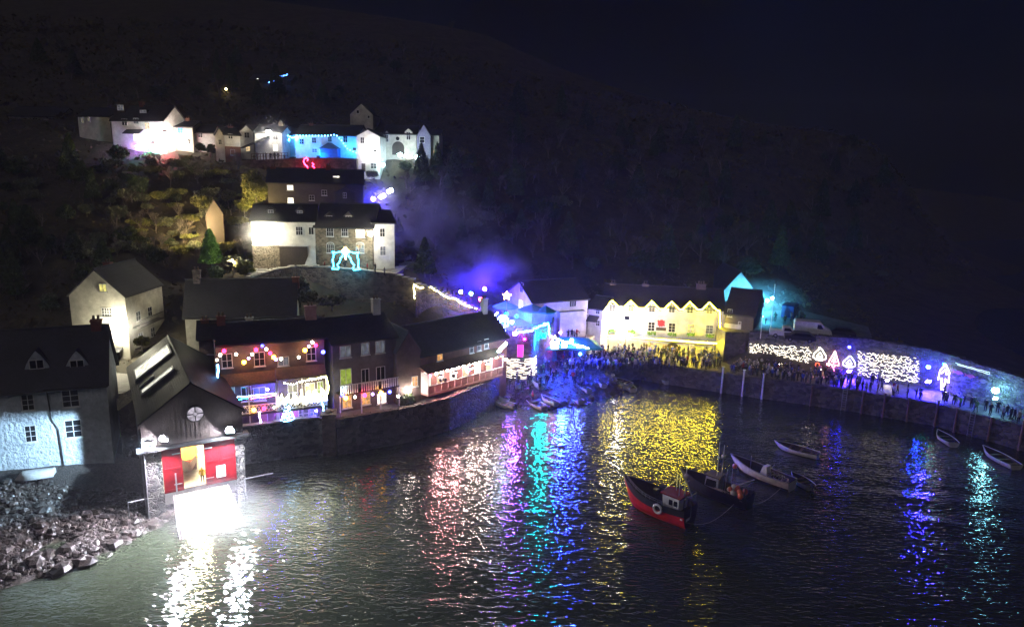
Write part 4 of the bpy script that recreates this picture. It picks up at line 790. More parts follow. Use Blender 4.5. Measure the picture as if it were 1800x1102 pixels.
# upper retaining wall and fence
a = [D(385, 290, 144), D(430, 286, 145), D(470, 284, 144.5), D(540, 281, 143.5), D(600, 281, 142.5), D(627, 283, 141.5)]
wallpath('retaining_wall', [(p.x, p.y) for p in a], [p.z-8 for p in a], [p.z+.4 for p in a], .7, M['wallstone'], 'rough stone retaining wall below the blue lit inn carrying red figure lights')
b = MB(); L0, L1 = D(442, 282, 143.8), D(506, 280, 143)
for i in range(13): p = L0+(L1-L0)*i/12; b.tube([(p.x, p.y, p.z), (p.x, p.y, p.z+1.3)], .06, 5)
for z in (.7, 1.25): b.tube([L0+Vector((0, 0, z)), L1+Vector((0, 0, z))], .05, 5)
tag(b.build('fence', M['wood']), 'low post and rail fence with people behind it in the upper village', 'fence')
# far cottage with blue string high on the hill
H = uh((440, 152), (512, 152), 0, 'hill_cottage', 'distant dark cottage high on the hillside with a blue light string', 'cottage', 141, 133, 8, M['timber'], Y=215); H.wc(453, 141, 3, 5, lit='bright', cols=1, rows=1); H.wc(453, 150, 3, 4, lit='bright', cols=1, rows=1)
FC = H
# ================================================================ HARBOUR INN, RIGHT
H = House(P(1056, 612, ZQ), P(1268, 626, ZQ)); INN = H
H.make('harbour_inn', 'long white harbour inn with six dormer gables outlined in yellow rope light', 'inn', ZQ, H.f(1160, 541)[1], H.f(1160, 505, 5)[1], 10, M['white'], M['slate'], ov=.1, front=False)
dx = [(1076, 541), (1109, 541), (1146, 542), (1181, 543), (1213, 544), (1247, 545)]
zt_ = H.f(1160, 538)[1]; DR = []
for i, (cx, cy) in enumerate(dx):
    H.dormer(cx, cy+1, 20, 12, y=-.03, wm=M['white'], depth=4.5, pitch=.72, winw=.5, lit=['cold', 'green', None, None, None, 'dim'][i], cols=2, rows=3)
for cx, cy, w, h, lt in [(1077, 571, 9, 12, 'cold'), (1109, 573, 9, 11, 'cold'), (1145, 574, 11, 15, None), (1181, 576, 11, 15, None), (1214, 577, 11, 14, 'yellow'), (1247, 579, 12, 14, 'cold')]:
    o = H.wc(cx, cy, w, h, lit=lt, cols=2, rows=3); u, z = H.f(cx, cy+h/2+3); b = MB()
    for k in range(60): b.ball((u+U(-.7, .7), -.28+U(-.2, .15), z+U(-.3, .22)), U(.06, .14), 5, 3, jit=.3)
    b.build('window_box', M['leafbright'], H.root)
for cx, cy, w, h, lt in [(1148, 609, 10, 12, 'warm'), (1215, 611, 10, 12, 'warm')]: H.wc(cx, cy, w, h, lit=lt, cols=2, rows=3, arch=True)
c = H.f(1182, 610); b = MB()
b.prism([(c[0]+1.0*math.cos(q), c[1]+.8*math.sin(q)) for q in [math.pi*i/10 for i in range(11)]]+[(c[0]-1, c[1]-2.2), (c[0]+1, c[1]-2.2)], lambda a, z, q: (a, q, z), -.05, .03); H.part(b, 'arch_door', M['timber'])
for i in range(8): pass
# red heraldic beast emblem over a dark board
e = H.f(1162, 569); b = MB()
S_ = .13; Lp = [(-5, -3), (-3.6, -1.2), (-4.8, 0), (-4.2, 2), (-5.4, 4), (-3.5, 5.2), (-2, 4), (-1, 5.4), (1.6, 5.6), (3.2, 4.2), (5.2, 4.4), (4.2, 2.6), (5.6, 1.2), (3.6, .6), (5.2, -1.2), (4.4, -3.8), (2.8, -2.4), (1.4, -4.6), (0, -3), (-2.2, -4.8), (-2.6, -2.6)]
b.prism([(e[0]+x*S_, e[1]+z*S_) for x, z in Lp], lambda a, z, q: (a, q, z), -.12, .01); H.part(b, 'emblem', mat('red_emblem', (.5, .03, .03), .5))
e2 = H.f(1162, 578); H.part(MB().box((e2[0]-.85, -.1, e2[1]-.3), (e2[0]+.85, .01, e2[1]+.25)), 'name_board', M['timber'])
for px, tp in ((1078, 497), (1135, 495)): H.chimp(px, tp, m=M['brownrender'], wdt=1.1)
H.chimp(1233, 495, m=M['brownrender'], wdt=1.6, pots=3)
H = House(P(1268.5, 627, ZQ), P(1318, 634, ZQ)); H.make('corner_house', 'darker hip roofed end of the inn with white lower wall and outside stair', 'house', ZQ, H.f(1290, 552)[1], H.f(1290, 508, 5)[1], 10, mat('dark_boards', (.14, .12, .1), .8), M['slate'])  # boards simply darker than the inn front
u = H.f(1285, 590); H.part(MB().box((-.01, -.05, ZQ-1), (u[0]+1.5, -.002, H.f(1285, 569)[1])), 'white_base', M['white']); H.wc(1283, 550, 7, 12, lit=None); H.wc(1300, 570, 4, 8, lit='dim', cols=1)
sp0, sp1 = H.f(1312, 598, -1.5), H.f(1283, 622, -1.5); b = MB()
for i in range(12): t = i/12; x = sp1[0]+(sp0[0]-sp1[0])*t; z = ZQ+(sp0[1]-ZQ)*t; b.box((x, -2.2, ZQ), (x+(sp0[0]-sp1[0])/12, -.8, z+.3))
H.part(b, 'stair', M['wallstone'])
# white house left of the inn + connecting cottage
H = House(P(934, 594, 6.2), P(1030, 602, 4.5)); WH = H; H.make('quayside_house', 'white harbour house with blue tinted slate roof behind the beer terrace', 'house', 4, H.f(990, 528)[1], H.f(990, 492, 5)[1], 10, M['white'], M['slate'], skirt=2)
H.wc(1007, 534, 11, 9, lit=None, cols=3, rows=1); H.wc(917, 534, 7, 10, 'f', lit='bright') if False else None
gv = H.g(917, 538, 0); H.win(3.6, gv[1]-.8, 5.2, gv[1]+1.0, 'l', lit='bright'); H.win(3.8, H.ze+1.0, 4.8, H.ze+2.6, 'l', lit=None)
H.part(MB().box((H.L-6, -1.2, 3), (H.L-1, -.01, H.f(1010, 545)[1])), 'bay', M['white']); H.dc(1006, 570, 8, 22, m=M['bluecanvas'])
H = House(P(1030.5, 606, 4), P(1055.5, 610, 4)); H.make('link_cottage', 'small white cottage squeezed between the quayside house and the inn', 'cottage', 4, H.f(1040, 542)[1], H.f(1040, 520, 4)[1], 8, M['white'], M['slate'])
for cx, cy in ((1051, 547), (1051, 568), (1031, 546)): H.wc(cx, cy, 6, 9, cols=2, rows=2)
H.part(MB().prism([(0, H.f(1035, 556)[1]), (-1.4, H.f(1035, 562)[1]), (-1.4, H.f(1035, 561)[1]), (0, H.f(1035, 553)[1])], lambda y, z, q: (q, y, z), .3, 2.2), 'porch_roof', M['slate'])
H.part(MB().box((-.9, -2.6, 2.5), (1.6, -.01, H.f(1027, 575)[1]-1.2)), 'yellow_wall', M['cream'])
# teal lit gabled hall behind the inn
H = House(D(1264, 592, 134), D(1319, 596, 134)); H.make('gabled_hall', 'pale gabled hall rising behind the inn in blue light', 'house', 6, H.f(1290, 512)[1], H.f(1290, 478)[1], 12, M['white'], M['slate'], ridge='y'); GHL = H
H = House(D(1320, 590, 136), D(1345, 590, 136)); H.make('net_loft', 'narrow building with slatted front glowing cyan beside the hall', 'house', 6, H.f(1330, 528)[1], H.f(1330, 520, 3)[1], 6, M['white'], M['slate']); NL = H
b = MB(); s = H.f(1327, 560); 
for i in range(9): z = s[1]-2+i*.5; b.box((.8, -.12, z), (H.L-.5, -.02, z+.1))
H.part(b, 'louvre', M['whitepaint']); 
# ================================================================ VEHICLES on the upper terrace
def car(name, lb, cat, loc, rz, L=4.6, W=1.9, Hh=1.5, prof=None, m=None, group=None, win=None):
    r = empty(name, loc, rz, lb, cat, group)
    prof = prof or [(0, .35), (0, .95), (.9, 1.05), (1.5, 1.5), (3.6, 1.5), (4.4, 1.0), (4.6, .9), (4.6, .35)]
    MB().prism(prof, lambda a, z, q: (a, q, z), -W/2, W/2).build('body', m or M['whitepaint'], r)
    for x in (L*.18, L*.8):
        for s in (-1, 1):
            b = MB(); n = 12; pr = [(x+.34*math.cos(2*math.pi*i/n), .34+.34*math.sin(2*math.pi*i/n)) for i in range(n)]
            b.prism(pr, lambda a, z, q: (a, q, z), s*(W/2-.18), s*(W/2+.03)); wh = b.build('wheel', M['rubber'], r)
            pr = [(x+.18*math.cos(2*math.pi*i/n), .34+.18*math.sin(2*math.pi*i/n)) for i in range(n)]; MB().prism(pr, lambda a, z, q: (a, q, z), s*(W/2+.031), s*(W/2+.05)).build('rim', M['metal'], wh)
    for s in (-1, 1): MB().prism(win or [(1.1, 1.02), (1.55, 1.4), (3.5, 1.4), (4.1, 1.02)], lambda a, z, q: (a, q, z), s*(W/2+.003), s*(W/2+.02)).build('side_window', M['glass'], r)
    for s in (-.6, .6): MB().box((L-.02, s-.15, .65), (L+.03, s+.15, .8)).build('headlight', M['frame'], r)
    return r
VP = [(0, .4), (0, 2.5), (.2, 2.65), (3.9, 2.65), (4.5, 1.9), (5.5, 1.4), (5.7, .9), (5.7, .4)]
p = P(1394, 589, ZU); q = P(1440, 593, ZU); an = math.atan2(q.y-p.y, q.x-p.x)
car('parked_van', 'large pale van lit cyan, parked highest on the upper terrace behind the net lights', 'van', (p.x, p.y, ZU), an, 5.7, 2.1, 2.6, VP, win=[(3.4, 1.6), (3.4, 2.3), (3.95, 2.3), (4.3, 1.6)])
p = P(1352, 590, ZU); car('parked_pickup', 'white pickup truck with open bed left of the large van', 'pickup', (p.x, p.y, ZU), an, 4.9, 1.9, 1.7, [(0, .4), (0, 1.1), (1.9, 1.1), (1.9, 1.75), (2.1, 1.8), (3.1, 1.8), (3.6, 1.2), (4.7, 1.05), (4.9, .8), (4.9, .4)], win=[(2.1, 1.2), (2.15, 1.7), (3.0, 1.7), (3.4, 1.2)])
p = P(1378, 597, ZU); car('parked_car', 'dark car parked in front of the cyan lit van', 'car', (p.x, p.y, ZU), an, m=M['darkmetal'])
p = P(1450, 588, ZU); car('parked_car', 'dark car at the right end of the parked vehicles', 'car', (p.x, p.y, ZU), an-.1, m=M['blackhull'])
p = P(1383, 560, ZU+.2); car('parked_van', 'dark blue van parked behind the crowd on the upper terrace', 'van', (p.x, p.y, ZU), an+1.3, 5.7, 2.1, 2.6, VP, win=[(3.4, 1.6), (3.4, 2.3), (3.95, 2.3), (4.3, 1.6)], m=mat('blue_van_paint', (.03, .03, .3), .35))
for px, tp, lb in [(1353, 500, 'tall thin flagpole behind the pickup with two cyan lamps'), (1337, 533, 'short pale post beside the slatted cyan building')]:
    q = P(px, 590, ZU); h = zat(px, tp, (q.x, q.y)); tag(MB().tube([(q.x, q.y, ZU-.5), (q.x, q.y, h)], [.09, .05], 8).ball((q.x, q.y, h), .12, 8, 5).build('flag_pole', M['whitepaint']), lb, 'pole')
# white flag pole at coloured cottage
p = H = PC; u = H.f(383, 700, -2.4); q = H.world(u[0], -2.4, 0); h = zat(383, 598, (q.x, q.y))
tag(MB().tube([(q.x, q.y, ZT-.3), (q.x, q.y, h)], [.09, .05], 8).tube([(q.x-.9, q.y, h-1.6), (q.x+.9, q.y, h-1.6)], .04, 6).ball((q.x, q.y, h), .12, 8, 5).build('flag_pole', M['whitepaint']), 'white mast standing left of the cottage with coloured bulbs', 'pole')

slab('forecourt', [P(940, 594, 6), P(975, 598, 6), P(1030, 606, 6), P(1030, 590, 6), P(940, 580, 6)], 1, 6, M['pave'])
# ================================================================ LIGHTS (lamps, strings, motifs the photograph shows)
def lamp(name, p, c, s, lb, r=.3, cat='lamp', group=None, aim=None, rz=0, size=None, post=None, hood=.06):
    """floodlight with housing (aimed) or globe lamp on a bracket"""
    e = empty(name, p, 0, lb, cat, group); m = emi(f'{name}_{len(bpy.data.objects)}', c, s)
    if aim is not None:
        d = Vector(aim).normalized(); R = d.to_track_quat('-Z', 'Y').to_matrix(); fn = lambda x, y, z: R@Vector((x, y, z)); w_, h_ = size or (r, r*.7)
        MB().box((-w_-.05, -h_-.05, .02), (w_+.05, h_+.05, .25), fn=fn).box((-w_-.05, h_, -hood), (w_+.05, h_+.05, .02), fn=fn).box((-w_-.05, -h_-.05, -.06), (w_+.05, -h_, .02), fn=fn).build('housing', M['darkmetal'], e)
        MB().box((-w_, -h_, -.02), (w_, h_, .0), fn=fn).build('lens', m, e)
    else:
        MB().ball((0, 0, 0), r, 14, 9).build('globe', m, e, smooth=True); MB().lathe([(r*.5, r*.8), (r*.35, r*1.25)], n=8).build('cap', M['darkmetal'], e)
    if post: MB().tube([(0, 0, r*1.2 if post > 0 else -r*.9), (0, 0, post if post > 0 else post)], .05, 6).build('bracket', M['darkmetal'], e)
    return e
def on(H, px, py, out=.3): u, z = H.f(px, py, -out); return H.world(u, -out, z)
WARM = (1, .82, .5); YEL = (1, .74, .22); COOL = (.8, .84, 1); WHT = (1, .95, .86)
p1 = on(BH, 404, 757, 1.0); lamp('floodlight', p1, (.86, .86, 1), 13000, 'dazzling white floodlight at the right end of the boathouse beam', .34, aim=(.3, -1, -.8), size=(.34, .28))
lamp('floodlight', on(BH, 405, 757, 1.25)+Vector((0, -.2, .25)), (.86, .86, 1), 60, 'round white ball added for the glare of the right boathouse floodlight', .3)  # emissive ball added as the glare core of the floodlight
p1 = on(BH, 287, 772, 1.0); lamp('floodlight', p1, (.9, .86, 1), 11000, 'white floodlight at the left end of the boathouse beam', .3, aim=(0, -1, -.8), size=(.3, .22))
lamp('floodlight', on(BH, 287, 771, 1.2)+Vector((0, -.15, .2)), (.92, .85, 1), 50, 'smaller white ball added for the glare of the left boathouse floodlight', .22)  # matching glare ball added at the left floodlight
q = on(BH, 266, 779, 1.1); fl = lamp('floodlight', q, (.5, .76, 1), 40, 'hooded bluish floodlight on the boathouse corner facing the white cottage', .25, aim=(-1, .34, -.02), size=(.25, .16), hood=.8)
sl = bpy.data.lights.new('flood_beam', 'SPOT'); sl.energy = 34000; sl.color = (.5, .76, 1); sl.spot_size = math.radians(95); sl.spot_blend = .35; sl.shadow_soft_size = .04
so2 = bpy.data.objects.new('flood_beam', sl); COL.objects.link(so2); so2.location = q+Vector((-.1, .03, .09)); so2.rotation_euler = Vector((-1, .34, -.12)).to_track_quat('-Z', 'Y').to_euler()
lamp('wall_lamp', on(GH, 212, 573, .7), (1, .94, .7), 620, 'big glaring wall lamp on the cream gabled house', .48)
p = P(236, 662, 9.5); lamp('street_lamp', p, (1, .85, .3), 110, 'yellow street lamp at the foot of the cream gabled house by the alley', .2, post=-3.2)
lamp('wall_lamp', on(GE, 719, 687, .6), (1, .82, .7), 260, 'glowing white wall lamp on the narrow brown gable', .24)
lamp('wall_lamp', on(MW, 456, 406, 1.2), (1, .93, .68), 700, 'large glaring floodlight at left corner of the middle terrace', .42)
lamp('wall_lamp', on(MW, 600, 409, .2)*0+D(651, 411, MW.A.y-1.0), (1, .92, .7), 420, 'glaring floodlight between the stone cottage and the narrow white cottage', .36)
for (px, py, Y, c, k, r, lb, am) in [(472, 233, 145.2, (1, .95, .82), 900, .5, 'dazzling lamp high above the fence in the upper village', (.1, 1, -.35)), (660, 271, 141.4, (1, .95, .8), 900, .5, 'dazzling lamp on the tall white house at the right of the blue row', (-.3, 1, .05)), (292, 236, 145.5, (1, .95, .9), 900, .42, 'upper of the glaring lamps beside the white dormer house', (-.6, 1, -.2)), (272, 256, 145, (1, .9, .95), 1100, .5, 'lower wide glaring lamp in front of the white dormer house', (-.3, 1, .2))]:
    lamp('wall_lamp', D(px, py, Y), c, 95, lb, r)
    lamp('floodlight', D(px, py, Y)+Vector((0, -.5, .55)), c, k, 'added wall flood above '+lb.replace('dazzling ', '').replace('the glaring lamps', 'glaring lamps').replace('wide glaring ', '').replace(' in front of', ' by')[:70], .3, aim=am, size=(.32, .22))  # extra flood added behind each lamp to light the house wall
lamp('wall_lamp', D(317, 249, 148.6), (1, .93, .7), 150, 'round warm lamp before the beige upper house', .36)
lamp('wall_lamp', D(290, 266, 144.5), (1, .06, .1), 500, 'small red light beside the white dormer house', .3)
lamp('wall_lamp', D(262, 264, 144.5), (.0, .9, .6), 600, 'teal light shining on the slope below the white dormer house', .25)
lamp('wall_lamp', D(240, 258, 147), (.4, .1, 1), 600, 'violet light under the porch of the white dormer house', .25)
for i, (px, py, c, s, r, lb) in enumerate([(703, 272, (.6, .95, 1), 110, .42, 'left cyan white globe light under the house with two gabled dormers'), (734, 277, (.55, .9, 1), 120, .46, 'right cyan white globe light under the violet house'), (673, 290, (.5, 1, .95), 90, .4, 'lowest cyan globe light beside the tall white house'), (712, 274, (1, .8, .8), 60, .28, 'left pinkish light between the two cyan globes'), (722, 276, (1, .8, .8), 60, .28, 'right pinkish light between the two cyan globes')]):
    lamp('globe_light', D(px, py, 146 if px > 690 else 142), c, s, lb, r)
lamp('flood_blue', D(508, 246, 147.0), (.01, .25, 1), 1800, 'blue floodlight at left end of the blue lit house', .3, aim=(1, .25, -.1)) .name = 'floodlight'
lamp('floodlight', D(622, 262, 143.2), (.01, .28, 1), 1400, 'blue floodlight at right end of the blue lit house', .3, aim=(-1, .5, .15))
lamp('floodlight', D(560, 276, 144.2), (.01, .28, 1), 900, 'blue floodlight on the ground before the blue lit house', .3, aim=(0, 1, .5))
for px, py, Y, c, s, lb, r in [(810, 513, 107, (.75, .6, 1), 190, 'violet white lantern at the start of the three lanterns by the ramp', .26), (828, 516, 107, (.1, .75, 1), 190, 'cyan lantern between the violet and the red one', .28), (845, 526, 107, (1, .02, .06), 220, 'red lantern beside the ramp wall', .32)]:
    lamp('lantern', D(px, py, Y), c, s, lb, r, cat='lantern', post=-2.6)
# inn lamp, plus a lilac wash added to lift the wall
lamp('floodlight', on(INN, 1092, 572, 1.6), (1, .96, .9), 520, 'white glaring lamp on the left part of the inn front', .4)
lamp('floodlight', on(INN, 1095, 560, 5.0)+Vector((0, -4, 1)), (.95, .74, 1), 1300, 'added lilac wash light on a pole shining on the inn', .4, aim=(.15, 1, .1), post=-5.5)
# cyan lamps right of inn
for px, py, Y, s, lb in [(1331, 524, 131, 90, 'upper cyan white lamp by the slatted building'), (1320, 540, 129, 110, 'lower cyan white lamp beside the inn corner'), (1349, 528, 133, 60, 'left cyan lamp of the pair on the flagpole'), (1358, 524, 133, 60, 'right cyan lamp of the pair on the flagpole'), (1368, 560, 126, 40, 'low cyan lamp above the pickup')]:
    lamp('globe_light', D(px, py, Y), (.1, .62, 1), s*9, lb, .3)
# ---- hanging strings
def bulbs(name, pts, lb, cols, s=60, r=.13, n=None, wire=True, sag=0, cat='string lights', group=None):
    """string with countable bulbs"""
    e = empty(name, pts[0], 0, lb, cat, group); o = Vector(pts[0]); q = [Vector(p)-o for p in pts]
    if wire: MB().tube(q, .02, 4).build('wire', M['rubber'], e)
    tot = [0]
    for a, b in zip(q, q[1:]): tot.append(tot[-1]+(b-a).length)
    n = n or len(pts); me = {}
    for i in range(n):
        d = tot[-1]*i/max(n-1, 1); k = max(j for j in range(len(tot)-1) if tot[j] <= d+1e-6); t = (d-tot[k])/max(tot[k+1]-tot[k], 1e-6); p = q[k]+(q[k+1]-q[k])*t
        c, sc_, r_ = cols[i % len(cols)]; mm = emi('bulb_%d_%d_%d_%g' % (c[0]*99, c[1]*99, c[2]*99, s*sc_), c, s*sc_)
        MB().ball((p.x, p.y, p.z-r*r_), r*r_, 8, 6).build('bulb', mm, e, smooth=True)
    return e
def rope(name, pts, lb, c, s, r=.06, wig=.05, cat='rope light', step=.35, parent=None, n=4, back_=None):
    b = MB(); out = []
    for a, e in zip(pts, pts[1:]):
        a = Vector(a); e = Vector(e); k = max(1, int((e-a).length/step))
        out += [a+(e-a)*i/k+Vector((U(-wig, wig), U(-wig, wig)*.3, U(-wig, wig))) for i in range(k)]
    out.append(Vector(pts[-1])); b.tube(out, r, n); mm = emi('rope_%d_%d_%d_%g' % (c[0]*99, c[1]*99, c[2]*99, s), c, s)
    if back_ is not None: b.tube([p+back_ for p in out], r*3.0, 6, 1); mm = [mm, M['darkmetal']]  # dark backing tube added to keep the rope's light off the wall
    return tag(b.build(name, mm, parent), lb, cat)
R_, B_, A_, W_, V_, G_ = (1, .01, .06), (.04, .05, 1), (1, .42, .03), (1, .85, .65), (.55, .35, 1), (.1, 1, .3)
# coloured bulb strings of the cottage
def hp(H, l, out): return [on(H, px, py, out) for px, py in l]
def bulbset(H, l, out, lb, s=60, r=.17):
    pts = hp(H, [(a, b) for a, b, c, k in l], out); e = empty('bulb_string', pts[0], 0, lb, 'string lights'); o = pts[0]
    MB().tube([p-o+Vector((0, 0, .1)) for p in pts], .02, 4).build('wire', M['rubber'], e)
    for p, (a, b, c, k) in zip(pts, l):
        mm = emi('bulb_%d_%d_%d_%g' % (c[0]*99, c[1]*99, c[2]*99, s*k), c, s*k); q = p-o; MB().ball((q.x, q.y, q.z-.05), r*(.6+.4*k), 10, 7).build('bulb', mm, e, smooth=True)
bulbset(PC, [(381, 632, W_, .5), (387, 623, W_, .8), (394, 616, R_, 1.3), (415, 622, W_, .7), (429, 636, A_, 1.5), (437, 629, V_, .5), (443, 622, W_, .7), (450, 614, R_, 1.3), (461, 607, B_, .8), (468, 613, W_, .8), (475, 620, R_, 1.2), (481, 627, A_, 1.5), (485, 631, V_, .6), (494, 630, W_, .8), (525, 627, W_, .7), (536, 615, A_, 1.5), (543, 608, V_, .6), (549, 601, W_, .9), (555, 606, R_, 1.2), (568, 618, B_, 1.4)], .9, 'zigzag string of red amber white and blue bulbs over the cottage windows', 22, .2)
bulbset(PC, [(409, 723, W_, .4), (427, 721, W_, .7), (446, 720, A_, 1.5), (464, 717, R_, 1.3), (482, 715, W_, .5), (507, 715, W_, .6)], 2.3, 'lower string of amber red and white bulbs under the blue balcony', 20, .2)
bulbset(TH6, [(602, 694, B_, .7), (608, 699, A_, 1.5), (624, 697, W_, .6), (641, 694, R_, 1.4), (655, 692, V_, .6), (670, 690, A_, 1.6), (685, 688, B_, 1.0)], 1.9, 'string of seven coloured bulbs along the posts of the dark house', 22, .22)
z_ = lambda H, px, py, o: on(H, px, py, o)
rope('rope_light', hp(PC, [(396, 704), (420, 698), (440, 696), (462, 694), (485, 692)], 1.95), 'white and cyan rope light along the blue balcony rail', (.5, .75, 1), 12, .06, .09)
rope('rope_light', hp(PC, [(398, 708), (420, 702), (435, 700)], 2.0), 'short cyan rope light below the white one on the balcony', (.02, .55, 1), 26, .05, .09)
rope('rope_light', hp(PC, [(440, 700), (460, 698), (485, 695)], 2.0), 'short pink rope light on the right of the blue balcony', (1, .1, .4), 18, .05, .08)
l = []
for i in range(7): x = 489+i*12; l += [(x, 715-i*1.5), (x+5, 692-i*1.5), (x+10, 712-i*1.5)]
rope('icicle_lights', hp(PC, l, 2.0), 'thick garland of warm white lights draped in peaks on the right balcony', (1, .93, .62), 12, .09, .16)
rope('icicle_lights', hp(PC, [(x+U(-2, 2), 706-(x-489)*.13+U(-8, 8)) for x in np.linspace(489, 572, 60)], 2.05), 'second tangle of warm white lights filling the right balcony rail', (1, .93, .62), 9, .05, .1)
rope('rope_light', hp(PC, [(573, 702), (577, 690), (576, 675), (574, 662), (560, 664), (540, 668)], 2.0), 'pale yellow rope light curling up the right post of the balcony', (.95, .95, .35), 14, .08, .1)
bulbs('fairy_lights', hp(PC, [(500, 672), (515, 675), (530, 669), (550, 666), (570, 662)], 2.0), 'row of tiny white bulbs under the right canopy', [(W_, 1, 1)], 60, .07, 14)
rope('rope_light', hp(PC, [(455, 725), (457, 740), (457, 757)], 2.0), 'violet rope light wound round the left porch post', (.6, .5, 1), 12, .12, .1)
rope('rope_light', hp(PC, [(567, 705), (568, 725), (567, 742)], 2.0), 'cyan rope light wound round the right porch post', (.25, .6, 1), 12, .1, .1)
rope('rope_light', hp(PC, [(540, 707), (560, 705), (576, 703)], 2.0), 'blue rope light along the edge of the lower porch', (.1, .15, 1), 30, .05, .05)
rope('rope_light', [on(PC, 383, 640, 2.4), on(PC, 384, 680, 2.4), on(PC, 391, 692, 2.4), on(PC, 379, 686, 2.4)], 'light blue rope light spiralling on the white mast beside the cottage', (.15, .45, 1), 26, .09, .08)
# lit christmas tree on promenade
p = on(PC, 506, 738, 1.9); p.z = ZT; e = empty('christmas_tree', p, 0, 'small christmas tree glowing blue white in front of the cottage', 'christmas tree')
b = MB()
for i in range(500): h = U(0, 1); a = U(0, 6.28); rr = (1-h)*.8*U(.6, 1); c = Vector((rr*math.cos(a), rr*math.sin(a), .35+h*2.4)); b.add([c+Vector((U(-.12, .12), U(-.12, .12), U(-.12, .12))) for _ in range(3)], [(0, 1, 2)])
b.build('crown', M['leaf'], e); MB().tube([(0, 0, -.1), (0, 0, 2.6)], [.07, .02], 6).build('trunk', M['bark'], e)
b = MB(); b.tube([(((1-t)*.85)*math.cos(t*40), ((1-t)*.85)*math.sin(t*40), .4+t*2.4) for t in np.linspace(0, 1, 90)], .035, 4); b.build('fairy_lights', emi('tree_lights', (.15, .45, 1), 40), e)
b = MB().prism([(.32*math.cos(math.pi/2+2*math.pi*i/10)*(1 if i % 2 == 0 else .45), 2.95+.32*math.sin(math.pi/2+2*math.pi*i/10)*(1 if i % 2 == 0 else .45)) for i in range(10)], lambda a, z, q: (a, q, z), -.05, .05); b.build('star', emi('tree_star', (.7, .9, 1), 40), e)
# washes on the cottage
lamp('balcony_lamp', on(PC, 470, 684, 1.2), (.04, .04, 1), 1100, 'blue lamp under the left canopy of the cottage', .15)
lamp('balcony_lamp', on(PC, 540, 676, 1.2), (.9, .85, .3), 60, 'yellowish lamp under the right canopy of the cottage', .15)
lamp('porch_lamp', on(PC, 500, 728, 1.2), (.4, .1, 1), 1100, 'violet lamp under the balcony of the cottage', .14)
lamp('porch_lamp', on(PC, 556, 722, 1.2), (.15, .1, 1), 700, 'blue lamp at the right of the cottage porch', .13)
lamp('lantern', on(PC, 371, 663, 1.5), (1, .5, .03), 70, 'big amber lantern left of the mast', .36, cat='lantern')
# inflatable: amber figure below
b = MB().ball((0, 0, 0), .55, 12, 8, sz=1.1); b.ball((.25, -.1, -.5), .35, 10, 6)
tag(b.build('glowing_balloon', emi('amber_balloon', (.8, .25, .01), 3), loc=on(PC, 372, 668, 1.2), smooth=True), 'amber glowing inflatable under the big amber lantern', 'inflatable')
lamp('porch_lamp', on(TH6, 604, 686, 1.8), (.7, .95, 1), 60, 'white porch lamp at the left of the striped balcony rail', .16)
# pink balcony lights
l = [(767+i*9.6, 656-i*2.6) for i in range(13)]
for i, (px, py) in enumerate(l):
    lamp('balcony_globe', on(BB, px, py, 1.0), (1, .72, .66), 110 if i not in (0, 12) else 120, '%s round white globe lamp from the left along the pink balcony' % ['first', 'second', 'third', 'fourth', 'fifth', 'sixth', 'seventh', 'eighth', 'ninth', 'tenth', 'eleventh', 'twelfth', 'thirteenth'][i], .2, group='globe lamps along the pink balcony', cat='globe lamp')
tag(MB().ball((0, 0, 0), .35, 12, 8).build('glowing_balloon', emi('blue_balloon', (.1, .2, 1), 5), loc=on(BB, 822, 650, 1.3), smooth=True), 'blue glowing balloon on the pink balcony', 'balloon')
for k, (px, py) in enumerate([(775, 668), (782, 667), (797, 660)]): tag(MB().ball((0, 0, 0), .28, 10, 7).build('balloon', M['glass'], loc=on(BB, px, py, 1.4), smooth=True), ['dark balloon nearest the left end of the pink balcony', 'second dark balloon from the left on the pink balcony', 'third dark balloon from the left on the pink balcony'][k], 'balloon')
lamp('floodlight', on(BB, 757, 660, 2.1), (1, .05, .2), 40, 'red lamp at the left end of the pink balcony', .14)
rope('light_tube', [on(BB, 876, 618, 3.2), on(BB, 890, 603, 3.2)], 'diagonal icy white light tube beside the round tower', (.6, .8, 1), 130, .24, .04, cat='light tube')
lamp('globe_light', on(BB, 889, 632, 2.6), (1, .9, .9), 140, 'white lamp between the pink balcony and the round tower', .2)
# tower net of lights
def net(name, fn, u0, u1, v0, v1, rows, lb, c, s, r=.035, amp=.11, gap=.15):
    b = MB(); dv = (v1-v0)/rows
    for i in range(rows):
        v = v0+dv*(i+.5); pts = []; x = u0
        while x < u1:
            if U(0, 1) < gap and len(pts) > 3: b.tube(pts, r, 3); pts = []; x += U(.06, .2)
            pts.append(fn(x, v+U(-amp, amp))); x += U(.1, .28)
        if len(pts) > 1: b.tube(pts, r, 3)
    return tag(b.build(name, emi('net_%g_%g' % (s, c[2]), c, s)), lb, 'net lights')
zm, ztw = TWz
net('net_lights', lambda a, z: Vector((TW.x+(R0+.42-.05*(z-2))*math.cos(a), TW.y+(R0+.42-.05*(z-2))*math.sin(a), z)), math.pi*1.02, math.pi*2.0, 2.5, zm+.2, 14, 'net of white lights wrapped round the base of the stone tower', (1, .9, .68), 4, .035, .06)
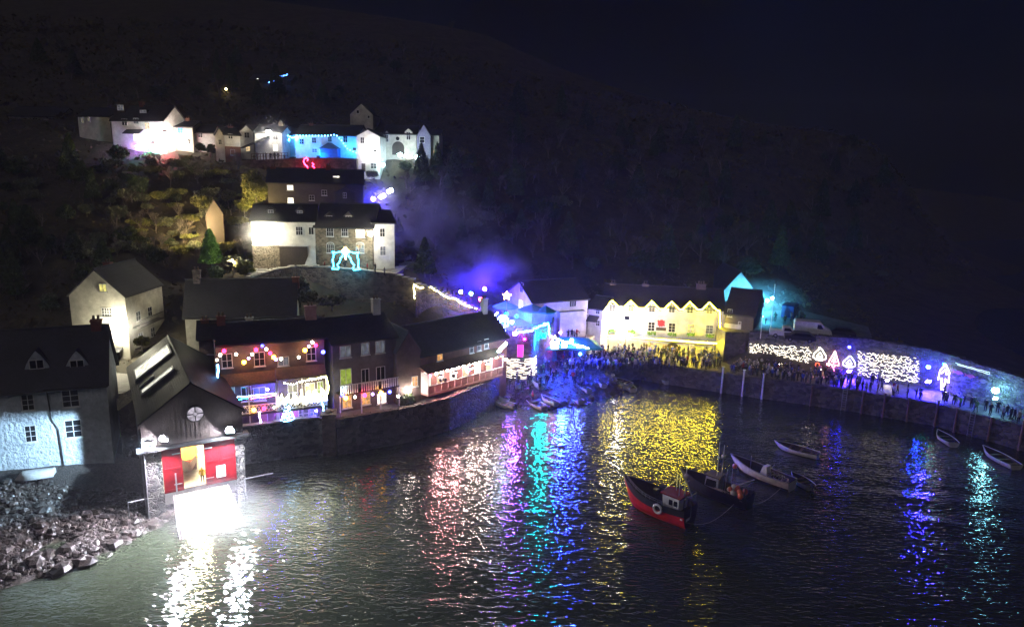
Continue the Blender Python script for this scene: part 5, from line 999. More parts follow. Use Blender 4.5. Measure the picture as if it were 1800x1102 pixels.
# redo angular steps (dense)
# blue/magenta zone; the aimed panels are added to colour the water reflections
for px, py, Y, c, s, lb, r, aim in [
    (885, 583, TW.y-2.6, (.02, .03, 1), 9000, 'added deep blue panel on the beer terrace parapet for the water reflection', .35, (0, -1, -.14)),
    (905, 586, TW.y-2.8, (.2, .05, 1), 4500, 'added indigo panel on the tower edge for the water reflection', .3, (.3, -1, -.14)),
    (955, 590, TW.y+1, (.0, .8, .75), 1900, 'added teal panel on the beer terrace edge for the water reflection', .34, (.1, -1, -.14)),
    (992, 607, TW.y+2, (.01, .03, 1), 11000, 'added strong blue panel over the marquee for the water reflection', .4, (.15, -1, -.14)),
    (922, 596, TW.y-3.4, (1, .01, .6), 90, 'magenta lamp on top of the round tower', .2, None),
    (975, 612, TW.y+3, (1, .06, .5), 120, 'pink lamp beneath the blue light line', .2, None),
    (890, 552, TW.y+9, (0, 1, .85), 200, 'teal lamp among the terrace parasols', .22, None),
    (908, 556, TW.y+9, (0, 1, .8), 130, 'second teal lamp by the terrace parasols', .2, None),
    (900, 566, TW.y+3.2, (.01, .02, 1), 1400, 'blue lamp in the middle of the beer terrace', .3, None),
    (882, 563, TW.y+3.2, (.01, .02, 1), 1100, 'blue lamp at the left of the beer terrace', .3, None),
    (958, 570, TW.y+4, (.03, .15, 1), 280, 'blue lamp at the right of the beer terrace', .24, None),
    (965, 557, 118, (.3, .35, 1), 260, 'violet blue lamp before the quayside house', .26, None),
    (1005, 598, TW.y+4, (.01, .02, 1), 1500, 'blue lamp above the dark marquee', .3, None),
    (1020, 622, TW.y+5, (.02, .1, 1), 300, 'blue lamp under the edge of the marquee', .22, None),
    (985, 585, TW.y+9, (.1, .06, 1), 300, 'violet lamp by the steps of the quayside house', .22, None)]:
    lamp('coloured_lamp', D(px, py, Y), c, s, lb, r, aim=aim, size=(r, r*.8) if aim else None)
q = [D(x, y, TW.y-1.0) for x, y in [(875, 548), (868, 560), (870, 574), (878, 583), (895, 586), (915, 584), (938, 582)]]
rope('rope_light', q, 'blue white rope light curving round the left of the beer terrace', (.3, .55, 1), 60, .09, .1)
q = [D(x, y, TW.y-.6+i*.7) for i, (x, y) in enumerate([(938, 579), (948, 574), (964, 568), (965, 585), (968, 592)])]
rope('rope_light', q, 'teal rope light climbing beside the beer terrace', (.1, 1, .8), 45, .09, .1)
q = [D(x, y, TW.y+2.5) for x, y in [(969, 592), (985, 598), (1005, 604), (1020, 608), (1035, 612)]]
rope('rope_light', q, 'white blue rope light slanting over the marquee towards the inn', (.5, .6, 1), 60, .09, .08)
c0 = D(884, 566, TW.y+4); b = MB(); b.tube([c0+Vector((.9*math.cos(t), 0, 1.1*math.sin(t))) for t in np.linspace(0, 6.28, 26)], .05, 4); b.tube([c0+Vector((.4*math.cos(t), 0, .9*math.sin(t))) for t in np.linspace(0, 6.28, 20)], .04, 4)
tag(b.build('light_ring', emi('ring_lights', (.6, .8, 1), 40)), 'white ring shaped light motif at the left end of the terrace', 'light motif')
def star(p, R, c, s, lb, post=2.5):
    e = empty('light_star', p, 0, lb, 'light star')
    MB().prism([(R*math.cos(math.pi/2+math.pi*i/5)*(1 if i % 2 == 0 else .5), R*math.sin(math.pi/2+math.pi*i/5)*(1 if i % 2 == 0 else .5)) for i in range(10)], lambda a, z, q: (a, q, z), -.08, .08).build('star', emi('star_%g' % s, c, s), e)
    MB().tube([(0, 0, -R*.5), (0, .1, -post)], .04, 5).build('pole', M['metal'], e)
star(D(891, 520, 110), .75, (1, .55, .12), 60, 'amber star light on a pole left of the quayside house')
# white shining snowman-free figure cluster by the quayside house
e = empty('light_display', D(985, 556, 117), 0, 'overexposed white dome shaped light display before the quayside house', 'light display')
b = MB().ball((0, 0, 0), 1.35, 14, 9, sz=.95); b.ball((-1.1, 0, -.8), .6, 8, 5); b.ball((1.1, 0, -.8), .6, 8, 5); b.build('dome', emi('dome_white', (.8, .82, 1), 9), e, True)
MB().tube([(0, 0, 1.2), (0, 0, 2.2)], .06, 6).ball((0, 0, 2.2), .15, 8, 5).build('finial', emi('finial_blue', (.1, .5, 1), 20), e)
e = empty('light_display', D(955, 545, 116), 0, 'blue drum with glowing white top beside the dome display', 'light display')
MB().lathe([(1.0, -1.6), (1.0, .3)], n=18).build('drum', M['bluecanvas'], e); MB().ball((0, 0, .6), .9, 12, 6, sz=.5).build('top', emi('drum_white', (.6, .85, 1), 14), e, True)
# parasols and marquee
def parasol(p, R, m, lb, hgt=2.6, group=None):
    e = empty('parasol', p, 0, lb, 'parasol', group); n = 8; b = MB(); vs = [(0, 0, hgt+.9)]+[(R*math.cos(2*math.pi*i/n), R*math.sin(2*math.pi*i/n), hgt) for i in range(n)]+[(R*.98*math.cos(2*math.pi*i/n), R*.98*math.sin(2*math.pi*i/n), hgt-.22) for i in range(n)]
    b.add(vs, [(0, 1+i, 1+(i+1) % n) for i in range(n)]+[(1+i, 1+n+i, 1+n+(i+1) % n, 1+(i+1) % n) for i in range(n)]); b.build('canopy', m, e)
    MB().tube([(0, 0, 0), (0, 0, hgt+1.0)], .05, 6).build('pole', M['metal'], e)
for px, py, Y, R, lb in [(935, 575, TW.y+8, 2.4, 'largest teal parasol on the beer terrace'), (888, 570, TW.y+10, 2.2, 'left teal parasol under the teal light line'), (958, 585, TW.y+7, 1.8, 'dark teal parasol at the right of the beer terrace')]: q = D(px, py, Y); q.z = TZt; parasol(q, R, M['tealcanvas'], lb)
q = P(1000, 634, 3.4); e = empty('marquee', (q.x, q.y, 3.2), .1, 'dark teal marquee roof sheltering people between the tower and the inn', 'marquee')
b = MB(); b.add([(-5, -2.5, 3), (5, -2.5, 2.8), (5, 3, 2.8), (-5, 3, 3), (-2.5, .2, 4.2), (3, .2, 4.0)], [(0, 1, 5, 4), (1, 2, 5), (2, 3, 4, 5), (3, 0, 4)]); b.box((-5, -2.52, 2.65), (5, -2.5, 2.95)); b.build('canopy', M['tealcanvas'], e)
for x in (-4.9, 0, 4.9):
    for y in (-2.4, 2.9): MB().tube([(x, y, -.6), (x, y, 2.8)], .06, 6).build('pole', M['metal'], e)
q = P(968, 640, 3); tag(MB().lathe([(1.0, 0), (1.05, 1.6), (.75, 2.6), (0.05, 3.4)], n=8).build('bell_tent', M['tealcanvas'], loc=(q.x, q.y+1.5, 2.5)), 'small pointed teal tent beside the round tower', 'tent')
star(D(975, 600, TW.y+1.6), .01, R_, 1, 'x') if False else None
b = MB(); b.tube([(-.5, 0, -.8), (-.6, 0, 0), (0, 0, 1.2), (.6, 0, 0), (.5, 0, -.8), (-.5, 0, -.8)], .12, 5); b.ball((0, 0, -.1), .35, 8, 5)
tag(b.build('light_motif', emi('pink_motif', (1, .45, .55), 22), loc=D(975, 603, TW.y+1.8)), 'glowing pink drop shaped motif under the slanting rope light', 'light motif')
# rope lights on ramp, hill, inn
q = [D(x, y-3, Y) for x, y, Y in [(729, 529, a2[0].y-.5), (727, 503, a2[0].y-.5), (735, 508, a2[0].y-.3), (748, 510, a2[1].y-.5), (758, 508, a2[1].y-.3), (775, 520, a2[1].y-1), (790, 527, a2[2].y-.8), (800, 528, a2[2].y-.6), (815, 538, a2[2].y-1), (830, 544, a2[3].y-.6), (838, 546, a2[3].y-.5)]]
rope('rope_light', q, 'yellowish rope light running down the top of the ramp wall', (1, .9, .42), 26, .07, .1)
q = [D(x, y, FC.A.y-1) for x, y in [(472, 146), (478, 142), (484, 143), (486, 135), (504, 133), (505, 130)]]; rope('rope_light', q, 'tiny blue rope light outlining the far hillside cottage', (.08, .25, 1), 22, .1, .08)
q = [on(BL, x, y, .6) for x, y in [(522, 238), (545, 238), (575, 238), (590, 236), (600, 246), (612, 262), (626, 268)]]
bulbs('fairy_lights', q, 'blue and white bulbs along the eaves of the blue lit house', [((.1, .45, 1), 1, 1), ((.2, .6, 1), 1, .9)], 22, .12, 22)
bulbs('fairy_lights', [D(x, y, 151) for x, y in [(502, 236), (515, 242), (528, 236)]], 'short blue bulb string left of the blue lit house', [((.1, .5, 1), 1, 1)], 40, .13, 8)
# inn outline
YL = (1, .78, .012); l = []; H = INN
ez = 545; l = [(1058, 603), (1056, 575), (1057, 545)]
for i, (cx, cy) in enumerate(dx): l += [(cx-13, 541+i*.7), (cx, 528+i*.7), (cx+13, 541.5+i*.7)]
l += [(1265, 546), (1266, 575), (1262, 604)]; l = l+[(1225, 602), (1185, 599), (1140, 595), (1100, 592), (1062, 589)]
rope('rope_light', [on(H, x, y, .75) for x, y in l], 'thick yellow rope light outlining the dormers, corner and base of the inn', YL, 380, .055, .02, step=.8, back_=Vector((INN.n.x, INN.n.y, 0))*.16)
rope('rope_light', [on(H, x, y, .8) for x, y in [(1130, 594), (1185, 598), (1225, 601), (1260, 603)]], 'second yellow rope light doubling the base line of the inn', YL, 380, .05, .03, step=.8, back_=Vector((INN.n.x, INN.n.y, 0))*.15)
# neon figures
def neon(pts, H_, at, r, c, s): return pts
def neonfig(name, p, lb, strokes, sc_, r, cat='light motif', rz=0):
    e = empty(name, p, rz, lb, cat)
    for i, (st, c, s) in enumerate(strokes):
        b = MB(); q = [(x*sc_, 0, z*sc_) for x, z in st]; b.tube(q, r, 5); b.build('neon_tube', emi('neon_%d_%d_%d_%g' % (c[0]*99, c[1]*99, c[2]*99, s), c, s), e)
    xs = [x for st, _, _ in strokes for x, z in st]; zs = [z for st, _, _ in strokes for x, z in st]
    for x in (min(xs), max(xs)): MB().tube([(x*sc_, .08, min(zs)*sc_-.4), (x*sc_, .08, max(zs)*sc_)], .03, 4).build('support_rod', M['darkmetal'], e)
    return e
dol = [(-1, 0), (-1.9, .1), (-1.6, .45), (-1.7, 1.6), (-1.5, 2.4), (-1.75, 2.9), (-1.2, 2.75), (-.5, 2.95), (-.15, 2.6), (-.3, 2.2), (-.6, 1.9), (-.7, 1.3), (-1.1, .8), (-.9, .35), (-1, 0)]
CY = (.03, .62, 1)
neonfig('dolphin_lights', D(608, 474, MW.A.y-2.6), 'pair of leaping dolphins in cyan neon under a golden diamond star', [([(x*1.15-.15, z) for x, z in dol], CY, 32), ([(-x*1.15+.15, z) for x, z in dol], CY, 32), ([(0, 2.5), (-.55, 3.1), (0, 3.7), (.55, 3.1), (0, 2.5)], (1, .6, .12), 60), ([(-.2, 3.1), (0, 3.3), (.2, 3.1), (0, 2.9), (-.2, 3.1)], (1, .7, .2), 50), ([(0, 2.4), (0, 1.7)], (1, .5, .3), 30)], .92, .075)
sea = [(-.9, -1.2), (-.2, -.9), (.5, -1.2), (.4, -.5), (-.1, -.1), (-.4, .5), (-.2, 1.1), (.3, 1.3), (.6, 1.0), (.4, .7)]
neonfig('red_neon_figure', D(537, 289, 141.4), 'larger red neon swan like figure on the wall below the blue lit house', [(sea, (1, .02, .08), 50)], .95, .09)
neonfig('red_neon_figure', D(548, 293, 141.3), 'smaller red neon figure right of the larger red one', [([(-.6, -.8), (.5, -.8), (.6, -.2), (.1, .1), (.5, .5), (.1, .8)], (1, .02, .08), 45)], .9, .08)
lamp('floodlight', D(538, 296, 139.8), (1, .01, .06), 160, 'red floodlight on the wall behind the red neon figures', .2, aim=(0, 1, .2))
rope('light_tube', [D(667, 348, 128), D(676, 343, 128)], 'thick violet white light bar on the path, left part', (.45, .35, 1), 150, .34, .05, cat='light tube')
rope('light_tube', [D(681, 338, 129), D(690, 334, 129)], 'short bright white light bar right of the violet bar', (.8, .78, 1), 160, .3, .05, cat='light tube')
lamp('coloured_lamp', D(656, 350, 127.5), (.02, .01, 1), 900, 'deep blue lamp at the left end of the light bars', .4)
# small scattered bulbs
# ---- pier displays
def pw(px, py, out=.35):
    """point just in front of the pier wall"""
    best = None
    for a, b in zip(back, back[1:]):
        F = Fr(a, b); u, z = F.f(px, py, -out)
        if -.3 <= u <= F.L+.3: return F.world(u, -out, z), F
    F = Fr(back[-2], back[-1]); u, z = F.f(px, py, -out); return F.world(u, -out, z), F
def pnet(px0, py0a, py0b, px1, py1a, py1b, rows, lb, s=3.6):
    A, FA = pw(px0, py0a); A2, _ = pw(px0, py0b); B, FB = pw(px1, py1a); B2, _ = pw(px1, py1b); L = (B-A).length; b = MB()
    for i in range(rows):
        v = (i+.5)/rows; pts = []; x = 0
        while x < 1:
            if U(0, 1) < .2 and len(pts) > 2: b.tube(pts, .04, 3); pts = []; x += U(.1, .35)/L
            vv = min(max(v+U(-.9, .9)/rows, 0), 1); t = A+(B-A)*x; d = A2+(B2-A2)*x; pts.append(t+(d-t)*vv); x += U(.12, .34)/L
        if len(pts) > 1: b.tube(pts, .04, 3)
    return tag(b.build('net_lights', emi('pier_net', (1, .9, .72), s)), lb, 'net lights')
pnet(1318, 604, 638, 1428, 610, 650, 12, 'long curtain of white net lights on the pier wall nearest the inn')
pnet(1508, 617, 660, 1617, 630, 673, 13, 'second curtain of white net lights between the blue triangle and blue lamp')
rope('rope_light', [pw(1680, 638)[0], pw(1740, 655)[0], pw(1740, 658)[0], pw(1683, 641)[0]], 'faint pale light string on the wall above the red fish motifs', (.7, .9, .8), 1.5, .05, .05)
def motif(px, py, lb, st, c, s, sc_, r=.08, bk=None):
    p, F = pw(px, py, .45); e = empty('light_motif', p, F.rz, lb, 'light motif')
    for q in st: MB().tube([(x*sc_, 0, z*sc_) for x, z in q], r, 5).build('neon_tube', emi('motif_%d_%d_%d_%g' % (c[0]*99, c[1]*99, c[2]*99, s), c, s), e)
    return e
bell = [[(-1, -.5), (-.9, .1), (-.3, .9), (0, 1.2), (.3, .9), (.9, .1), (1, -.5), (.4, -.9), (-.4, -.9), (-1, -.5)], [(-.5, -.2), (0, .5), (.5, -.2), (-.5, -.2)], [(-.5, -.55), (.5, -.55)]]
motif(1441, 624, 'white bell shaped light motif, first right of the long net lights', bell, (1, .9, .75), 9, .95, .055)
motif(1466, 633, 'pinkish christmas tree shaped light motif between the two bells', [[(0, 1.7), (-.4, .6), (-.8, -.4), (-.9, -.9), (-.3, -.8), (0, -1.5), (.3, -.8), (.9, -.9), (.8, -.4), (.4, .6), (0, 1.7)], [(0, 1.3), (0, -.8)], [(-.35, -.4), (0, .8), (.35, -.4)]], (1, .45, .5), 10, .9, .055)
motif(1493, 637, 'white bell shaped light motif glowing on blue', bell, (.75, .75, 1), 9, .9, .055)
motif(1437, 641, 'small red ring light under the first bell motif', [[(.3*math.cos(t), .3*math.sin(t)) for t in np.linspace(0, 6.28, 14)]], (1, .1, .02), 6, 1, .04)
motif(1659, 663, 'tall pinkish white arrow shaped motif with green tip', [[(0, 1.9), (-.7, .9), (-.8, -.6), (-.3, -.2), (-.1, -1.9), (.3, -1.9), (.3, -.2), (.8, -.6), (.7, .9), (0, 1.9)], [(-.4, .5), (0, 1.2), (.4, .5)]], (1, .72, .75), 14, 1, .08)
for px, py, k in [(1684, 655, 0), (1705, 661, 1), (1727, 670, 2)]:
    p, F = pw(px, py, .3); s = .68; c = [(.9, .2, .18), (.7, .16, .15), (.25, .22, .2)][k]
    tag(MB().prism([(x*s, z*s*.8) for x, z in [(-1.2, .5), (-.7, .1), (-.2, .5), (.5, .6), (1.3, .1), (.6, -.2), (.2, -.6), (-.3, -.3), (-.8, -.1), (-1.2, -.6), (-1, 0)]], lambda a, z, q: (a, q, z), -.05, .03).build('fish_motif', mat('fish_%d' % k, c, .5), loc=p, rz=F.rz), ['bright red leaping fish shape on the pier wall', 'dull red fish shape right of the bright one', 'grey fish shape nearest the cyan white light'][k], 'fish motif')
for px, py, out, c, s, lb, r, aim in [(1441, 612, 2.5, (1, .75, .6), 25, 'warm lamp above the first bell motif', .16, None), (1456, 640, 1.2, (1, .1, .2), 700, 'red lamp beside the tree motif', .2, (0, -1, -.4)), (1466, 650, 1.0, (1, .1, .4), 60, 'pink lamp at the foot of the tree motif', .16, None),
    (1493, 610, 1.6, (.01, .01, 1), 150, 'blue lamp above the right bell motif', .25, None), (1493, 652, 1.2, (.03, .01, 1), 7000, 'added blue panel beneath the right bell motif for the water reflection', .3, (0, -1, -.5)),  # aimed blue panels here and next are added for columns on the water
    (1632, 645, 1.2, (.01, .02, 1), 230, 'blue lamp right of the second net lights', .32, None), (1632, 670, 1.4, (.02, .01, 1), 7000, 'added blue reflection panel on the quay right of the second net lights', .34, (0, -1, -.5)), (1631, 644, 1.7, (.1, .8, 1), 70, 'cyan bulb inside the blue glow', .16, None), (1660, 640, 1.6, (.02, 1, .5), 90, 'green lamp on the tip of the arrow motif', .16, None),
    (1660, 690, 1.2, (1, .95, .95), 120, 'white floodlight at the foot of the arrow motif', .2, (.1, -1, -.5)), (1750, 686, 1.4, (.3, .9, 1), 110, 'dazzling cyan white light at the right end of the pier', .42, None), (1750, 700, 2.2, (.3, .85, 1), 110, 'cyan floodlight low on the quay at the right end', .25, (-.3, -1, -.4)),
    (1372, 640, 1.5, (1, .85, .65), 60, 'warm white floodlight below the long net lights', .25, (0, -1, -.45)), (1560, 668, 1.5, (1, .85, .6), 90, 'warm white floodlight below the second net lights', .25, (0, -1, -.45)), (1441, 650, 1.5, (1, .7, .5), 120, 'peach floodlight under the first bell motif', .22, (0, -1, -.45))]:
    lamp('coloured_lamp', pw(px, py, out)[0], c, s, lb, r, aim=aim, size=(r, r*.8) if aim else None)
# harbour-facing panels below are added for the long water reflections
lamp('floodlight', on(TH6, 700, 696, 4.0), (1, .85, .75), 60, 'small warm lamp on the promenade before the brown gable', .16, post=-2.8)

for px, py, Y, c, s, lb, r in [(1018, 612, TW.y+3, (.01, .02, 1), 9000, 'second added blue panel at the right end of the marquee for the water reflection', .35), (935, 586, TW.y-.5, (.1, .3, 1), 1400, 'added azure reflection panel between the tower and the teal rope light', .3), (866, 585, TW.y-2.2, (.55, .3, 1), 2200, 'added pale violet reflection panel at the far left of the beer terrace', .28)]:
    lamp('coloured_lamp', D(px, py, Y), c, s, lb, r, aim=(.05, -1, -.14), size=(r, r*.7))
for px, py, k in [(775, 662, 0), (800, 655, 1), (830, 647, 2), (858, 639, 3)]:
    lamp('reflection_panel', on(BB, px, py, 1.9), (1, .3, .3) if k < 2 else (1, .68, .54), 2400, ['leftmost rosy', 'second rosy', 'third peach', 'rightmost peach'][k]+' panel added under the balcony canopy for the water reflection', .2, aim=(BB.n.x*-1, BB.n.y*-1, -.5), size=(.28, .1))  # aimed panels added to tint the water pink and peach
lamp('floodlight', D(452, 372, 120.5), (1, .8, .25), 1500, 'unseen floodlight added in the shrubs to light the round yellow green tree', .25, aim=(-.1, 1, .7), size=(.25, .2))  # flood added out of sight to brighten the tree
lamp('floodlight', D(405, 462, 102), (1, .74, .34), 3200, 'unseen floodlight added among the bushes to light the grassy slope', .25, aim=(-.2, 1, .5), size=(.28, .2))  # this and the next are hidden floods added to brighten the slope
lamp('floodlight', D(342, 408, 113), (1, .74, .34), 7000, 'unseen floodlight added left of the slate hut to light the grassy slope', .25, aim=(-.1, 1, .6), size=(.3, .2))
lamp('floodlight', D(1340, 556, 119), (.05, .6, 1), 1600, 'unseen cyan floodlight added at the inn corner to light the parked vans', .25, aim=(1, .12, -.25), size=(.25, .2))  # hidden cyan flood added to brighten the vans
HAZE = True
# ================================================================ BOATS
def afl(r, name, m, b, smooth=False): return b.build(name, m, r, smooth)
a, an, L = sitting(1212, 926, 1100, 880)
r = empty('fishing_boat', (a.x, a.y, -.2), an, 'nearest fishing boat with bright red lower hull, black bulwark and small white wheelhouse', 'fishing boat')
mb, out = hull(L, 3.3, 2.0, 1.0, .78, bands=[0, 0, 0, 0, 0, 3], ns=16, th=.1); mb.build('hull', [M['redhull'], M['timber'], M['blackhull'], M['blackhull']], r)
b = MB(); b.add([(o[3][0], s*o[4][1]*.9, 1.05) for s in (1,) for o in out[:-1]]+[(o[3][0], -o[4][1]*.9, 1.05) for o in out[:-1]][::-1], [tuple(range(2*(len(out)-1)))]); afl(r, 'deck', M['timber'], b)
cx = L*.24; b = MB().prism([(cx-.9, 1.0), (cx+.75, 1.0), (cx+.95, 3.1), (cx-.9, 3.0)], lambda x, z, q: (x, q, z), -.85, .85); cab = afl(r, 'wheelhouse', M['whitepaint'], b)
MB().box((cx-1.1, -1.0, 3.1), (cx+1.15, 1.0, 3.22)).build('roof', M['redpaint'], cab)
for x in (cx-.55, cx-.02): MB().box((x-.2, .84, 2.2), (x+.2, .875, 2.75)).build('window', M['glass'], cab)
MB().box((cx+.36, .84, 1.1), (cx+.8, .87, 2.7)).build('door', M['frame'], cab)
for y in (-.45, .05): MB().box((cx+.86, y, 2.2), (cx+.94, y+.4, 2.8)).build('window', M['glass'], cab)
b = MB(); n = 18; rr = .42; c = Vector((L*.36, 1.66, 1.75)); b.tube([c+Vector((rr*math.cos(2*math.pi*i/n), .06, rr*math.sin(2*math.pi*i/n))) for i in range(n+1)], .12, 8); afl(r, 'life_ring', M['whitepaint'], b, True)
b = MB()
for t in np.linspace(.35, .92, 8):
    o = out[int(t*16)]; b.tube([(o[-1][0], o[-1][1]*.97, o[-1][2]), (o[-1][0], o[-1][1]*.97, o[-1][2]+.45)], .03, 5)
for h in (.25, .45): b.tube([(out[k][-1][0], out[k][-1][1]*.97, out[k][-1][2]+h) for k in range(5, 16)], .03, 5)
afl(r, 'hand_rail', M['metal'], b)
b = MB().tube([(cx-1.0, 0, 1), (cx-1.0, 0, 6.4)], [.09, .05], 7).tube([(cx-1.0, 0, 5.0), (cx-1.8, 0, 3.4), (cx-1.8, 0, 1.2)], .05, 6).tube([(cx-1.0, -.8, 4.6), (cx-1.0, .8, 4.6)], .04, 6).ball((cx-1.0, 0, 5.3), .22, 8, 5).tube([(cx-.6, .4, 3.2), (cx-.6, .4, 5.4)], .025, 5).tube([(cx+.2, -.5, 3.2), (cx+.2, -.5, 4.9)], .025, 5); afl(r, 'mast', M['metal'], b)
b = MB().tube([(L*.02, 1.2, 1.6), (L*.02, 1.2, 3.4), (L*.02, -1.2, 3.4), (L*.02, -1.2, 1.6)], .07, 6).box((L*.03, -.9, 1.05), (L*.1, .9, 1.9)); afl(r, 'gantry', M['darkmetal'], b)
b = MB().tube([(L*.55, -.3, 1.1), (L*.55, -.3, 2.3)], .06, 6).box((L*.52, -.55, 2.2), (L*.58, .0, 2.7)).box((L*.6, -.5, 1.05), (L*.68, .5, 1.5)); afl(r, 'winch', M['darkmetal'], b)
MB().box((L*.02, 1.31, 1.3), (L*.05, 1.36, 1.45)).box((-.05, .2, 1.1), (-.02, .9, 1.35)).build('number_plate', M['frame'], r)
# second and third working boats
def workboat(px, lb, L_, hm, extras, H_=1.5, B_=2.7, z=-.3):
    a, an, L = sitting(*px); L = L_ or L; r = empty('fishing_boat', (a.x, a.y, z), an, lb, 'fishing boat')
    mb, out = hull(L, B_, H_, .7, .8, bands=hm[1], ns=14, th=.09); mb.build('hull', hm[0], r)
    b = MB(); b.add([(o[3][0], o[4][1]*.9, .75) for o in out[:-1]]+[(o[3][0], -o[4][1]*.9, .75) for o in out[:-1]][::-1], [tuple(range(2*(len(out)-1)))]); b.build('deck', M['timber'], r); extras(r, L, out); return r
def ex2(r, L, out):
    c = L*.55; cab = MB().prism([(c-.9, .7), (c+.7, .7), (c+.5, 2.6), (c-.9, 2.7)], lambda x, z, q: (x, q, z), -.75, .75).build('wheelhouse', M['greyhull'], r)
    MB().prism([(c-.7, 1.6), (c+.5, 1.6), (c+.4, 2.4), (c-.7, 2.4)], lambda x, z, q: (x, q, z), .755, .78).build('window', M['glass'], cab); MB().box((c-1.0, -.85, 2.7), (c+.65, .85, 2.8)).build('roof', M['timber'], cab)
    MB().tube([(c-.9, 0, .7), (c-.9, 0, 6.3)], [.09, .04], 7).tube([(c-.5, .3, 2.8), (c-.5, .3, 6.6)], .03, 5).tube([(c-.9, -.7, 4.4), (c-.9, .7, 4.4)], .04, 5).ball((c-.9, 0, 5.0), .25, 8, 5).ball((c-.5, .3, 4.9), .14, 6, 4).tube([(c-1.6, .7, .7), (c-1.7, .5, 4.0)], .035, 5).tube([(c-1.9, -.4, .7), (c-1.9, -.3, 3.9)], .035, 5).build('mast', M['metal'], r)
    MB().tube([(.3, 1.0, .9), (.3, 1.0, 2.8), (.3, -1.0, 2.8), (.3, -1.0, .9)], .06, 6).box((.5, -.9, .76), (1.6, .9, 1.5)).build('gantry', M['darkmetal'], r)
    for i in range(11): MB().ball((1.0+U(-.8, 1.2), .6+U(-.7, .5), 1.75+U(-.25, .35)), U(.2, .34), 9, 6, sz=1.2).build('buoy', M['orange'] if i % 3 else M['whitehull'], r, smooth=True)
    for i in range(4): x = L*.3+i*.35; MB().tube([(x+.45*math.cos(2*math.pi*k/10), 1.1, 1.5+.3*math.sin(2*math.pi*k/10)) for k in range(11)], .04, 5).build('pot_ring', M['rope'], r)
workboat((1318, 893, 1200, 852), 'dark fishing boat with tall masts and orange buoys moored beside the red hulled one', None, ([M['blackhull'], M['timber'], M['blackhull'], M['blackhull']], [0]*6), ex2)
def ex3(r, L, out):
    MB().prism([(L*.38, .7), (L*.52, .7), (L*.46, 2.1), (L*.4, 2.1)], lambda x, z, q: (x, q, z), -.5, .5).build('windscreen', M['frame'], r)
    for i in range(5): x = .6+i*.45; MB().tube([(x+.4*math.cos(2*math.pi*k/10), U(-.5, .8), 1.25+.35*math.sin(2*math.pi*k/10)) for k in range(11)], .045, 5).build('pot_ring', M['rope'], r)
    MB().tube([(L*.7, 0, .7), (L*.7, 0, 2.6)], .05, 6).tube([(L*.3, .9, 1.2), (L*.3, .9, 2.4), (L*.3, .2, 2.6)], .04, 6).build('davit', M['metal'], r); MB().ball((L*.92, .6, .9), .3, 8, 6).build('buoy', M['orange'], r, smooth=True)
workboat((1392, 862, 1288, 822), 'open workboat with pale stripe along its hull behind the red boat', None, ([M['blackhull'], M['timber'], M['greyhull'], M['whitehull']], [0, 0, 0, 0, 3, 3]), ex3, 1.25, 2.4)
z0 = P(1345, 872, .8); b = MB().tube([P(1288, 856, 1.3), P(1326, 843, 1.3)], .06, 6); tag(b.build('boat_hook', M['frame']), 'long pale pole lying across the stern of the dark fishing boat', 'pole')
for i, (q, hm, im, kw, lb) in enumerate([
    ((1438, 806, 1364, 786), 'whitehull', 'timber', dict(B=2.1), 'large white open boat moored alone beyond the working boats'),
    ((1425, 862, 1392, 842), 'greyhull', 'rubber', dict(motor=True, B=1.7), 'grey tender with outboard motor tied behind the working boats'),
    ((905, 719, 870, 712), 'whitehull', 'greyhull', dict(motor=True), 'white dinghy with dark outboard, farthest left of the moored rowing boats'),
    ((957, 722, 923, 706), 'whitehull', 'wood', {}, 'white rowing boat with brown inside between the dinghy and the blue reflection'),
    ((1022, 712, 989, 696), 'whitehull', 'rubber', {}, 'white rowing boat with black inside lying in the blue reflection'),
    ((1070, 690, 1040, 685), 'wood', 'timber', dict(oars=True), 'brown rowing boat at the edge of the yellow reflection'),
    ((1092, 688, 1065, 680), 'greyhull', 'timber', {}, 'grey rowing boat in the middle of the three at the yellow reflection'),
    ((1113, 690, 1091, 675), 'whitehull', 'timber', {}, 'pale rowing boat rightmost of the three at the yellow reflection'),
    ((1174, 676, 1155, 664), 'whitehull', 'rubber', {}, 'white dinghy tied under the harbour wall in front of the inn'),
    ((1478, 714, 1438, 711), 'greyhull', 'timber', {}, 'grey rowing boat against the harbour wall below the tree motif'),
    ((1676, 786, 1648, 766), 'whitehull', 'rubber', dict(B=1.9), 'white rowing boat lying off the ladder on the right'),
    ((1786, 826, 1729, 795), 'whitehull', 'timber', dict(B=2.2), 'large white rowing boat at the far right under the cyan light')]):
    a, an, L = sitting(*q); rowboat('rowing_boat', (a.x, a.y, -.08), an, L, lb, 'rowing boat', M[hm], M[im], group='small boats moored in the harbour', **kw)
for q, lb, t in [((978, 700, 952, 690), 'small dark dinghy on the shingle between the rowing boats', .15), ((1062, 676, 1040, 664), 'pale rowing boat drawn up below the crowd left of the inn', .12), ((1110, 668, 1084, 660), 'pale rowing boat on the slip at the corner of the harbour wall', -.1), ((1036, 682, 995, 664), 'white rowing boat pulled up on the beach below the marquee', .1), ((948, 686, 930, 672), 'tilted pale dinghy on the beach beside the tower crowd', .5), ((888, 694, 874, 684), 'small round dinghy on the beach at the foot of the sea wall', .3)]:
    a, an, L = sitting(*q, z=1.6); rowboat('rowing_boat', (a.x, a.y, max(tz(a.x, a.y), .2)+.1), an, max(L, 2.6), lb, 'rowing boat', M['whitehull'], M['timber'], B=1.6, group='small boats pulled up on the beach', tilt=t)
